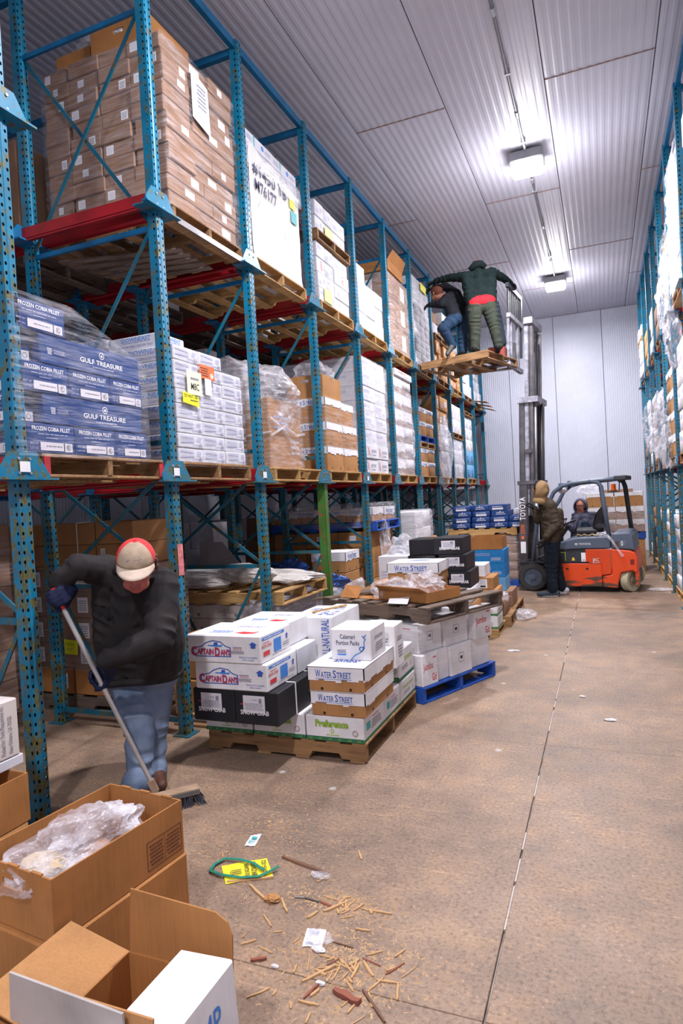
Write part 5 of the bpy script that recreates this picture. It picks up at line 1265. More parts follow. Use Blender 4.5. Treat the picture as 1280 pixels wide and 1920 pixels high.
crumple((-.25, 13.2, 1.55), (.18, .15, .12), 'crumpled film on the cartons by the far wall', BAG, 68)

# ================================================================ RIGHT RACK LOADS
XR0 = .89
def rstack(x0, y0, cols, z0, rows, mat, desc, group, dx=.6, dec_=None, seed=0, jit=.015, matf=None):
    rnd = random.Random(seed); z = z0
    for r, h in enumerate(rows):
        y = y0
        for c, wd in enumerate(cols):
            j = rnd.uniform(-jit, jit)
            carton(x0+j, x0+dx+j, y+.003, y+wd-.003, z, z+h-.003, matf(r, c) if matf else mat, '%s, %s row, %s' % (desc, 'top' if r == len(rows)-1 else ORD[min(r, 15)], ['near', 'middle', 'far'][c] if len(cols) == 3 else ['near', 'far'][c]), group, {'-x': dec_} if dec_ else None)
            y += wd
        z += h
rl = [(7.9, 'ninth'), (9.25, 'a')]
bays = [6.55, 7.93, 9.27, 10.6, 11.92, 13.22, 14.5]
nmr = ['nearest', 'second', 'third', 'fourth', 'fifth', 'sixth', 'last']
for i, y in enumerate(bays):
    pallet(XR0, XR0+1.15, y, y+1.0, Z1, 'wooden pallet on the right rack, lower level, %s bay' % nmr[i], WOOD, seed=100+i)
    pallet(XR0, XR0+1.15, y, y+1.0, Z2, 'wooden pallet on the right rack, upper level, %s bay' % nmr[i], WOOD, seed=110+i)
# upper level
rstack(XR0+.0, 7.95, [.49, .49], zu, [.29]*5, WHITE, 'white carton on the right rack upper level, second bay', 'white cartons of the right rack upper second bay', dx=.55, dec_='faint2', seed=70)
film(XR0, XR0+.6, 7.95, 8.93, zu, zu+1.46, 'loose film over the tall white stack on the right rack', FILM_T, seed=71, off=.03, amp=.03)
rstack(XR0+.0, 6.58, [.49, .49], zu, [.29]*5, WHITE, 'white carton on the right rack upper level, nearest bay', 'white cartons of the right rack upper nearest bay', dx=.55, dec_='faint2', seed=72)
carton(XR0+.02, XR0+.7, 9.32, 10.2, zu, zu+1.0, KRAFT, 'tall tan bin in film on the right rack upper level', None, name='cardboard_bin')
film(XR0+.02, XR0+.7, 9.32, 10.2, zu, zu+1.1, 'film around the tall tan bin on the right rack', FILM, seed=73, off=.03, amp=.03)
rstack(XR0, 10.62, [.49, .49], zu, [.25]*3, KRAFT_D, 'brown carton on the right rack upper level, fourth bay', 'brown cartons of the right rack upper fourth bay', seed=74)
rstack(XR0, 11.94, [.49, .49], zu, [.25]*3, WHITE2, 'pale carton on the right rack upper level, fifth bay', 'pale cartons of the right rack upper fifth bay', seed=75, dec_='faint')
rstack(XR0, 13.24, [.49, .49], zu, [.22]*3, KRAFT, 'tan carton on the right rack upper level, sixth bay', 'tan cartons of the right rack upper sixth bay', seed=76)
rstack(XR0-.05, 14.52, [.49, .49], zu, [.22]*3, WHITE2, 'white carton on the right rack upper level, last bay', 'white cartons of the right rack upper last bay', seed=77, dec_='redprint')
pallet(XR0-.05, XR0+1.1, 14.5, 15.5, zu+.665, 'extra pallet high on the right rack, last bay', WOOD_Y, seed=120, h=.1)
rstack(XR0-.05, 14.52, [.49, .49], zu+.77, [.22], WHITE2, 'white carton above the extra pallet', 'white cartons above the extra pallet', seed=78, dec_='redprint')
crumple((XR0-.03, 9.3, zu+.15), (.10, .35, .42), 'big flag of crumpled film hanging on the right rack upper level', BAG, 80, 5)
crumple((XR0-.02, 9.0, zu-.45), (.08, .22, .3), 'film strand hanging below the right rack upper level', BAG, 81, 4)
# lower level
for i, (y, n, h, m, d) in enumerate([(7.95, 5, .26, WHITE, 'white'), (6.58, 5, .28, WHITE2, 'pale'), (10.62, 4, .27, WHITE2, 'pale'), (13.24, 5, .25, WHITE, 'white'), (14.52, 3, .2, KRAFT_D, 'brown')]):
    nm = ['second', 'nearest', 'fourth', 'sixth', 'last'][i]
    rstack(XR0, y, [.49, .49], zt, [h]*n, m, '%s carton on the right rack lower level, %s bay' % (d, nm), '%s cartons of the right rack lower %s bay' % (d, nm), seed=80+i, dec_='faint')
for i, y in enumerate((9.29, 11.94)):
    for r in range(4):
        for c in range(2):
            lidded(XR0, XR0+.55, y+c*.49, y+c*.49+.47, zt+r*.29, zt+r*.29+.285, 'brown carton with white lid on the right rack, %s bay, %s row, %s' % (['third', 'fifth'][i], ORD[r], ['near', 'far'][c]), 'white lidded cartons of the right rack', lid=.35, key=None, seed=i*9+r)
crumple((XR0-.06, 10.7, zt+.45), (.12, .42, .42), 'huge crumpled film hanging from the right rack lower level, nearer', BAG, 82, 5)
crumple((XR0-.10, 11.6, zt+.55), (.14, .40, .34), 'crumpled film hanging from the right rack lower level, farther', BAG, 83, 5)
crumple((XR0-.02, 10.1, zt+.15), (.08, .25, .26), 'film tangle at the shelf edge of the right rack', BAG, 84, 4)
# floor level
for i, (y, n, h, m, d) in enumerate([(9.27, 6, .17, WHITE2, 'white'), (10.62, 6, .17, WHITE, 'white'), (11.94, 5, .2, WHITE, 'plain white'), (13.24, 5, .2, KRAFT, 'brown'), (14.5, 4, .2, WHITE2, 'pale'), (7.95, 6, .17, WHITE2, 'white')]):
    nm = ['third', 'fourth', 'fifth', 'sixth', 'last', 'second'][i]
    pallet(XR0+.0, XR0+1.15, y, y+1.0, 0, 'wooden pallet on the floor under the right rack, %s bay' % nm, WOOD_Y, seed=130+i)
    rstack(XR0+.04, y, [.49, .49], .131, [h]*n, m, '%s carton on the floor of the right rack, %s bay' % (d, nm), '%s cartons on the floor of the right rack, %s bay' % (d, nm), seed=90+i, dec_='faint', jit=.03)
film(XR0+.04, XR0+.64, 10.62, 11.6, .14, 1.15, 'film around the floor stack of the right rack, fourth bay', FILM, seed=95)
film(XR0+.04, XR0+.64, 9.27, 10.25, .14, 1.15, 'film around the floor stack of the right rack, third bay', FILM, seed=96)
# ================================================================ FORKLIFT
ORANGE = plain('truck_orange_paint', (0.72, 0.065, 0.008), 0.38, var=.25, scale=4)
def dirty_orange():
    m, nt, b = new_mat('truck_orange_scuffed')
    n = nz(nt, 7, 6, stretch=(.5, .5, 3), rough=.7); tc = nt.nodes.new('ShaderNodeTexCoord'); sx = nt.nodes.new('ShaderNodeSeparateXYZ'); nt.links.new(tc.outputs['Object'], sx.inputs[0])
    mr = nt.nodes.new('ShaderNodeMapRange'); mr.inputs[1].default_value = .05; mr.inputs[2].default_value = .38; mr.inputs[3].default_value = .28; mr.inputs[4].default_value = -.1
    nt.links.new(sx.outputs[2], mr.inputs[0]); ad = nt.nodes.new('ShaderNodeMath'); ad.operation = 'ADD'; nt.links.new(n.outputs[0], ad.inputs[0]); nt.links.new(mr.outputs[0], ad.inputs[1])
    r = ramp(nt, ad.outputs[0], [(.62, (.72, .065, .008)), (.66, (.10, .055, .035))]); nt.links.new(r.outputs[0], b.inputs['Base Color']); b.inputs['Roughness'].default_value = .42
    return m
ORANGE_D = dirty_orange()
SLATE = plain('truck_slate_paint', (0.085, 0.115, 0.165), 0.45, var=.2, scale=4)
SLATE_D = plain('truck_dark_paint', (0.03, 0.035, 0.045), 0.5)
YN, YFAR = 10.5, 11.55
fk = tag(empty('forklift', (-.35, 11.0, 0)), 'orange and slate electric forklift with raised mast and open cab', 'forklift')
FI = Matrix.Translation((.35, -11.0, 0))
def fb(mb, name, mats, smooth=False, parent=None, bevel=0.0):
    o = mb.build(name, mats, parent or fk, smooth)
    if parent is None: o.matrix_local = FI
    if bevel:
        md = o.modifiers.new('b', 'BEVEL'); md.width = bevel; md.segments = 3; md.limit_method = 'ANGLE'
        me = bpy.data.meshes.new_from_object(o.evaluated_get(bpy.context.evaluated_depsgraph_get())) if False else None
    return o
# battery side panel, upper side panel, rear counterweight
m = MB(); m.prism([(-.70, .44), (-.07, .44), (-.07, .09), (-.62, .09), (-.70, .20)], YN, YN+.03, 'y'); fb(m, 'side_panel', ORANGE_D, bevel=.008)
m = MB(); m.prism([(-.70, .44), (-.07, .44), (-.07, .09), (-.62, .09), (-.70, .20)], YFAR-.03, YFAR, 'y'); fb(m, 'side_panel', ORANGE_D, bevel=.008)
m = MB(); m.prism([(-.29, .655), (.065, .655), (.065, .285), (-.07, .26), (-.07, .44), (-.24, .44), (-.24, .46), (-.29, .47)], YN-.005, YN+.03, 'y'); fb(m, 'access_panel', ORANGE, bevel=.006)
m = MB(); m.prism([(-.065, .25), (.07, .275), (.07, .66), (.34, .63), (.40, .60), (.43, .52), (.43, .30), (.39, .30), (.36, .33), (.20, .30), (.16, .16), (.15, .06), (-.065, .08)], YN, YFAR, 'y'); fb(m, 'counterweight', ORANGE_D, bevel=.02)
m = MB(); m.prism([(.16, .05), (.21, .30), (.36, .33), (.43, .30), (.44, .25), (.43, .10), (.38, .05)], YN+.28, YFAR-.28, 'y'); fb(m, 'rear_frame', SLATE_D)
m = MB(); m.prism([(.39, .08), (.44, .16), (.44, .32), (.39, .32)], YN+.02, YN+.22, 'y'); fb(m, 'rear_frame_skirt', ORANGE_D)
m = MB(); m.box(-.69, -.08, YN+.03, YFAR-.03, .12, .60); m.box(-1.15, -.69, YN+.2, YFAR-.2, .12, .42); fb(m, 'chassis', SLATE_D)
m = MB(); m.prism([(-.70, .46), (-.70, .64), (-.26, .66), (-.26, .46)], YN+.012, YN+.03, 'y'); fb(m, 'vent_recess', SLATE_D)
m = MB(); m.prism([(-.71, .655), (-.72, .70), (-.69, .755), (-.55, .80), (-.40, .835), (.02, .845), (.07, .80), (.07, .662), (-.28, .665), (-.60, .655)], YN-.01, YFAR, 'y'); hood = fb(m, 'battery_hood', SLATE, bevel=.02)
m = MB(); m.prism([(.075, .655), (.075, .84), (.10, .89), (.34, .905), (.385, .86), (.405, .62), (.34, .64)], YN+.0, YFAR-.0, 'y'); cwt = fb(m, 'rear_cover', SLATE, bevel=.025)
def side_text(txt, x0, x1, z0, z1, col, parent, y=YN-.012, rot=False, name='printed_lettering'):
    me = decal_mesh([('T' if rot else 't', txt, 0, 0, 1, 1, col)] if isinstance(txt, str) else txt, x1-x0, z1-z0)
    d = bpy.data.objects.new(name, me); C.objects.link(d); d.parent = parent
    base = parent.matrix_local if parent.parent else Matrix()
    d.matrix_local = (base.inverted() @ FI if False else Matrix()) @ Matrix(((1, 0, 0, x0), (0, 0, -1, y), (0, 1, 0, z0), (0, 0, 0, 1)))
    return d
side_text('TOYOTA', -.375, -.205, .725, .755, 'w', hood, y=YN-.0115)
side_text([('L', [(.1, .5), (.3, .85), (.7, .85), (.9, .5), (.7, .15), (.3, .15), (.1, .5)], .004, 'w'), ('L', [(.35, .2), (.5, .8), (.65, .2)], .004, 'w'), ('L', [(.2, .6), (.8, .6)], .004, 'w')], -.445, -.385, .722, .758, 'w', hood, y=YN-.0115)
side_text('0', .215, .245, .70, .78, 'w', cwt, y=YN-.002); side_text('7', .26, .285, .71, .78, 's', cwt, y=YN-.002)
MB().box(.115, .185, YN-.003, YN+.0, .68, .77).build('brown_patch', plain('brown_scuff', (.10, .05, .035), .7), cwt)
ap = [c for c in fk.children if c.name.startswith('access_panel')][0]
side_text([('t', 'AC', .1, .35, .8, .95, 'p'), ('r', .0, .0, .1, .9, 'p'), ('d', .15, .05, .9, .25, 1, 'p')], -.185, -.08, .44, .53, 'w', ap, y=YN-.007)
vr = [c for c in fk.children if c.name.startswith('vent_recess')][0]
side_text([('L', [(.05, .1), (.05, .9), (.25, .9), (.25, .1)], .008, 'l'), ('p', [(.46, .1), (.58, .1), (.55, .4), (.49, .4)], 'e'), ('r', .80, .0, .96, .85, 'w'), ('r', .83, .1, .93, .16, 'k')], -.69, -.27, .47, .63, 'w', vr, y=YN+.010)
spn = [c for c in fk.children if c.name.startswith('side_panel')][0]
for x in (-.565, -.275): MB().box(x-.018, x+.018, YN-.003, YN+.001, .345, .375).build('panel_latch', BLACKP, spn)
MB().box(.33, .385, YN-.002, YN+.01, .42, .50).build('slot', flat((.2, .01, .005)), fk).matrix_local = FI
# wheels
def wheel(x, y, z, r, wdt, rim, tread=True, tyre=RUBBER, name='wheel'):
    m = MB(); n = 40
    prof = [(r*.62, -wdt/2), (r*.93, -wdt/2), (r, -wdt*.38), (r, wdt*.38), (r*.93, wdt/2), (r*.62, wdt/2)]
    vs = []
    for i in range(n):
        t = 2*PI*i/n; k = 1.0 if (not tread or i % 2) else .965
        for pr, py in prof: vs.append((math.cos(t)*pr*(k if pr > r*.9 else 1), py, math.sin(t)*pr*(k if pr > r*.9 else 1)))
    q = len(prof); fs = [(i*q+j, ((i+1) % n)*q+j, ((i+1) % n)*q+(j+1) % q, i*q+(j+1) % q) for i in range(n) for j in range(q)]
    m.add(vs, fs); wo = m.build(name, tyre, fk); wo.location = (x+.35, y-11.0, z)
    h = MB(); h.tube((0, -wdt*.30, 0), (0, wdt*.30, 0), r*.64, n=28); h.tube((0, -wdt*.44, 0), (0, -wdt*.28, 0), r*.20, n=16)
    for i in range(6): a = PI/3*i; h.tube((math.cos(a)*r*.36, -wdt*.36, math.sin(a)*r*.36), (math.cos(a)*r*.36, -wdt*.28, math.sin(a)*r*.36), r*.05, n=6)
    h.build('hub', rim, wo); return wo
wheel(-1.10, YN+.11, .228, .228, .18, SLATE)
wheel(-1.10, YFAR-.11, .228, .228, .18, SLATE_D)
rw = wheel(.31, YN+.16, .175, .175, .12, plain('cream_hub', (.45, .42, .28), .6), False, plain('cream_tyre', (.50, .47, .32), .7))
wheel(.29, YFAR-.16, .185, .185, .14, plain('cream_hub', (.45, .42, .28), .6), False, plain('cream_tyre', (.50, .47, .32), .7))
rw.rotation_euler = (0, 0, R(58))
m = MB(); m.path([(-1.32, YN+.10, .44), (-1.15, YN+.10, .485), (-.98, YN+.10, .46), (-.84, YN+.10, .33)], .02, 6); fb(m, 'fender', SLATE_D)
m = MB(); m.box(-1.28, -.84, YN+.02, YN+.2, .45, .47); fb(m, 'fender_plate', SLATE_D)
# overhead guard
for y in (YN+.06, YFAR-.06):
    m = MB(); m.path([(-1.10, y, .46), (-1.05, y, .80), (-.98, y, 1.15), (-.80, y, 1.40), (-.72, y, 1.55), (-.60, y, 1.64), (-.45, y, 1.675), (0, y, 1.70), (.26, y, 1.715)], .032, 8); fb(m, 'guard_front_pillar', SLATE, True)
    if y < 11: m = MB(); m.path([(-.20, y, 1.69), (-.07, y, 1.67), (-.03, y, 1.60), (.0, y, 1.3), (.055, y, .80)], .034, 8); fb(m, 'guard_middle_pillar', SLATE, True)
    if y > 11: m = MB(); m.path([(.14, y, 1.70), (.21, y, 1.66), (.235, y, 1.58), (.30, y, .86)], .036, 8); fb(m, 'guard_rear_pillar', SLATE_D, True)
for i in range(7):
    x = -.5+.12*i
    m = MB(); m.bar((x, YN+.06, 1.70+.0*i), (x, YFAR-.06, 1.70), .022, .03); fb(m, 'guard_roof_bar', SLATE)
m = MB(); m.bev(.16, .33, YN+.02, YFAR-.02, 1.68, 1.75, .012); fb(m, 'guard_rear_beam', SLATE_D)
m = MB(); m.bar((-.62, YN+.06, 1.66), (-.62, YFAR-.06, 1.66), .05, .05); fb(m, 'guard_front_beam', SLATE)
m = MB(); m.ball((-.60, YN+.16, 1.57), (.07, .05, .045), 12, 8); fb(m, 'work_lamp', plain('lamp_cream', (.5, .5, .5), .4), True)
# beacon
m = MB(); m.tube((.10, YN+.55, 1.53), (.10, YN+.55, 1.63), .038, n=14); bc = fb(m, 'beacon', plain('amber_lens', (.85, .15, .01), .25))
m2 = MB(); m2.bar((.02, YN+.55, 1.50), (.02, YN+.55, 1.69), .015, .015); m2.bar((.02, YN+.55, 1.505), (.18, YN+.55, 1.505), .015, .015); m2.bar((.18, YN+.55, 1.505), (.19, YN+.55, 1.69), .015, .015); m2.box(.05, .15, YN+.51, YN+.59, 1.515, 1.53); m2.build('beacon_guard', BLACKP, bc)
# seat
m = MB(); m.bev(-.47, -.10, YN+.30, YFAR-.30, .86, .955, .03); m.bev(-.44, -.14, YN+.33, YFAR-.33, .82, .87, .01); fb(m, 'seat_cushion', BLACKP)
m = MB(); m.prism([(-.17, .92), (-.22, .98), (-.16, 1.18), (-.06, 1.30), (.0, 1.30), (-.03, 1.1), (-.05, .88)], YN+.30, YFAR-.30, 'y'); fb(m, 'seat_backrest', plain('black_vinyl', (.015, .015, .02), .18), bevel=.03)
m = MB(); m.prism([(-.13, .97), (-.16, 1.0), (-.12, 1.03), (-.03, 1.02), (-.02, .96)], YN+.22, YN+.30, 'y'); fb(m, 'armrest', BLACKP)
m = MB(); m.path([(-.62+.03, 11.0, 1.00), (-.72, 11.0, .82), (-.86, 11.0, .50)], .03, 8); fb(m, 'steering_column', BLACKP)
m = MB(); n = 20; ring = [(-.60+.13*math.cos(t)*.9, 11.0+.16*math.sin(t), 1.04+.13*math.cos(t)*.35) for t in [2*PI*i/n for i in range(n+1)]]
m.path(ring, .014, 6); m.bar((-.72, 11.0, 1.0), (-.48, 11.0, 1.08), .02, .015); fb(m, 'steering_wheel', BLACKP, True)
for i in range(3):
    m = MB(); m.path([(-.70+.02*i, YN+.25+.05*i, .95), (-.64+.02*i, YN+.25+.05*i, 1.10)], .006, 6); m.ball((-.64+.02*i, YN+.25+.05*i, 1.115), .016, 8, 6); fb(m, 'control_lever', BLACKP)
m = MB(); m.bev(-1.02, -.74, YN+.15, YFAR-.15, .45, .80, .03); fb(m, 'dash_cowl', SLATE_D)
# mast: leans slightly back with height
def MT(x, y, z): return (x+z*.0405, y, z)
def rail(x0, x1, y0, y1, z0, z1, name, mat, par=None, open_=1):
    m = MB(); t = .016
    for a, b_, c, d in ((x0, x1, y0, y0+t), (x0, x1, y1-t, y1), (x0 if open_ < 0 else x1-t, x0+t if open_ < 0 else x1, y0, y1)):
        vs = [MT(x, y, z) for z in (z0, z1) for y in (c, d) for x in (a, b_)]
        m.add(vs, [(0, 2, 3, 1), (4, 5, 7, 6), (0, 1, 5, 4), (2, 6, 7, 3), (0, 4, 6, 2), (1, 3, 7, 5)])
    return fb(m, name, mat)
for (ya, yb_) in ((YN+.10, YN+.19), (YFAR-.31, YFAR-.22)):
    outer = rail(-1.325, -1.19, ya, yb_, .04, 1.72, 'mast_outer_rail', MAST)
    rail(-1.32, -1.235, ya+.02, yb_+.02, .3, 3.02, 'mast_middle_rail', MAST, open_=-1)
    rail(-1.23, -1.16, ya+.03, yb_+.03, 1.2, 4.28, 'mast_inner_rail', FROST)
    rail(-1.155, -1.10, ya+.03, yb_+.03, 1.2, 4.20, 'mast_inner_rail', DARK_STEEL, open_=-1)
    m = MB(); m.tube(MT(-1.07, (ya+yb_)/2+.02, .3), MT(-1.07, (ya+yb_)/2+.02, 1.7), .032, n=12); m.tube(MT(-1.07, (ya+yb_)/2+.02, 1.7), MT(-1.07, (ya+yb_)/2+.02, 3.0), .020, n=12); fb(m, 'lift_cylinder', STEEL, True)
    m = MB(); m.bar(MT(-1.12, (ya+yb_)/2, .5), (-.78, (ya+yb_)/2, .62), .03, .03); fb(m, 'tilt_cylinder', DARK_STEEL)
for z, x0, x1, h in ((.25, -1.33, -1.17, .10), (1.70, -1.35, -1.02, .06), (3.00, -1.34, -1.02, .09), (4.24, -1.23, -1.09, .10), (2.2, -1.22, -1.12, .06)):
    m = MB(); vs = [MT(x, y, q) for q in (z, z+h) for y in (YN+.09, YFAR-.2) for x in (x0, x1)]
    m.add(vs, [(0, 2, 3, 1), (4, 5, 7, 6), (0, 1, 5, 4), (2, 6, 7, 3), (0, 4, 6, 2), (1, 3, 7, 5)]); fb(m, 'mast_crosshead', MAST if z < 3 else FROST)
m = MB()
for y in (YN+.36, YN+.42, YN+.62): m.path([MT(-1.10, y, .4), MT(-1.11, y, 2.9), MT(-1.10, y+.02, 4.0)], .013, 6)
m.path([MT(-1.04, YN+.5, .5), MT(-1.04, YN+.5, 3.0)], .03, 10); fb(m, 'hose', BLACKP, True)
m = MB(); m.tube(MT(-1.09, YN+.3, 3.02), MT(-1.02, YN+.3, 3.02), .06, n=16); m.tube(MT(-1.08, YN+.55, 2.98), MT(-1.02, YN+.55, 2.98), .05, n=16); fb(m, 'chain_pulley', FROST)
op = [c for c in fk.children if c.name.startswith('mast_outer_rail')][0]
dm = decal_mesh([('T', 'TOYOTA', .12, .62, .88, .98, 'w'), ('T', '2500', .2, .40, .7, .55, 'o'), ('r', .25, .32, .6, .37, 'o'), ('r', .12, .10, .8, .28, 'w')], .12, 1.02)
d = bpy.data.objects.new('printed_lettering', dm); C.objects.link(d); d.parent = op
d.matrix_local = Matrix(((1, .0405, 0, -1.320+.045*.5), (0, 0, -1, YN+.098), (0, 1, 0, .50), (0, 0, 0, 1)))
# carriage, load backrest and forks
m = MB()
for y in (YN+.12, YN+.30, YN+.75, YFAR-.24):
    m.add([MT(x, yy, q) for q in (3.62, 4.42) for yy in (y, y+.05) for x in (-1.50, -1.46)], [(0, 2, 3, 1), (4, 5, 7, 6), (0, 1, 5, 4), (2, 6, 7, 3), (0, 4, 6, 2), (1, 3, 7, 5)])
for z in (3.62, 4.40): m.add([MT(x, yy, q) for q in (z, z+.07) for yy in (YN+.10, YFAR-.02) for x in (-1.50, -1.44)], [(0, 2, 3, 1), (4, 5, 7, 6), (0, 1, 5, 4), (2, 6, 7, 3), (0, 4, 6, 2), (1, 3, 7, 5)])
fb(m, 'carriage', FROST)
m = MB()
for i in range(7):
    y = YN+.14+.145*i; w_ = .05 if i in (0,) else .028
    m.add([MT(x, yy, q) for q in (4.44, 4.92) for yy in (y, y+w_) for x in (-1.50, -1.47)], [(0, 2, 3, 1), (4, 5, 7, 6), (0, 1, 5, 4), (2, 6, 7, 3), (0, 4, 6, 2), (1, 3, 7, 5)])
m.add([MT(x, yy, q) for q in (4.88, 4.95) for yy in (YN+.10, YFAR+.02) for x in (-1.51, -1.46)], [(0, 2, 3, 1), (4, 5, 7, 6), (0, 1, 5, 4), (2, 6, 7, 3), (0, 4, 6, 2), (1, 3, 7, 5)])
m.add([MT(x, yy, q) for q in (3.9, 4.95) for yy in (YFAR-.06, YFAR+.02) for x in (-1.51, -1.46)], [(0, 2, 3, 1), (4, 5, 7, 6), (0, 1, 5, 4), (2, 6, 7, 3), (0, 4, 6, 2), (1, 3, 7, 5)])
fb(m, 'load_backrest', SLATE_D)
for y in (YN+.28, YFAR-.42):
    m = MB(); m.add([(-1.36, y, 3.70), (-1.36, y+.10, 3.70), (-2.30, y+.09, 3.70), (-2.30, y+.01, 3.70), (-1.36, y, 3.665), (-1.36, y+.10, 3.665), (-2.30, y+.09, 3.69), (-2.30, y+.01, 3.69)],
                    [(0, 1, 2, 3), (7, 6, 5, 4), (0, 4, 5, 1), (1, 5, 6, 2), (2, 6, 7, 3), (3, 7, 4, 0)]); m.box(-1.365, -1.33, y, y+.10, 3.665, 4.1); fb(m, 'fork', DARK_STEEL)
fk.location = (-.31, 10.98, 0); fk.rotation_euler = (0, 0, R(-6)); FKM = Matrix.Translation(fk.location) @ Matrix.Rotation(R(-6), 4, 'Z') @ FI
# plastic rag on the hood and rope
crumple(tuple(FKM @ Vector((-.02, YN+.12, .875))), (.10, .07, .035), 'crumpled clear film on the forklift hood', BAG, 90, 4)
m = MB(); m.path([(.02, YN-.02, .87), (.10, YN-.03, .78), (.18, YN-.035, .64), (.24, YN-.04, .55)], [.03, .02, .016, .03], 7); m = [m.build('film_strand', BAG, smooth=True)][0]; m.matrix_world = FKM; tag(m, 'twisted film strand hanging down the forklift side', 'plastic')
m = MB(); m.path([(-.42+.35*t, YN+.18+.04*math.sin(t*14), .862+.01*math.cos(t*20)) for t in [i/24 for i in range(25)]], .012, 6); m = m.build('rope', plain('tan_rope', (.45, .32, .16), .8), smooth=True); m.matrix_world = FKM; tag(m, 'tan rope lying on the forklift hood by the seat', 'rope')
# raised pallet the two men stand on
ffr = Matrix.Translation((-1.88, 10.62, 3.626)) @ Matrix.Rotation(R(-16), 4, 'Z')
rp = pallet(-.60, .55, -.60, .52, 0, 'wooden pallet raised on the forks with two men on it', WOOD, frame=ffr, seed=140)
MB().bev(-.575, .575, -.585, -.545, .01, .125, .004).build('edge_board', WOOD, rp)
carton(-1.62, -1.36, 10.62, 10.9, 3.757, 3.94, plain('red_brown_board', (.33, .06, .04), .7), 'small red brown carton on the raised pallet')

# ================================================================ PEOPLE
def capsule(mb, a, ra, b, rb, n=14):
    a, b = Vector(a), Vector(b); d = b-a; L = d.length
    if L < 1e-5: d = Vector((0, 0, 1))
    d = d.normalized(); u = d.orthogonal().normalized(); v = d.cross(u); rings = []
    for k in range(1, 5): t = PI/2*k/4; rings.append((a-d*math.cos(t)*ra, math.sin(t)*ra))
    for k in range(0, 4): t = PI/2*k/4; rings.append((b+d*math.sin(t)*rb, math.cos(t)*rb))
    vs = [a-d*ra]+[c+u*(math.cos(2*PI*i/n)*r)+v*(math.sin(2*PI*i/n)*r) for c, r in rings for i in range(n)]+[b+d*rb]
    fs = [(0, 1+(i+1) % n, 1+i) for i in range(n)]
    for k in range(len(rings)-1): fs += [(1+k*n+i, 1+k*n+(i+1) % n, 1+(k+1)*n+(i+1) % n, 1+(k+1)*n+i) for i in range(n)]
    o = 1+(len(rings)-1)*n; fs += [(o+i, o+(i+1) % n, o+n) for i in range(n)]
    mb.add(vs, fs)
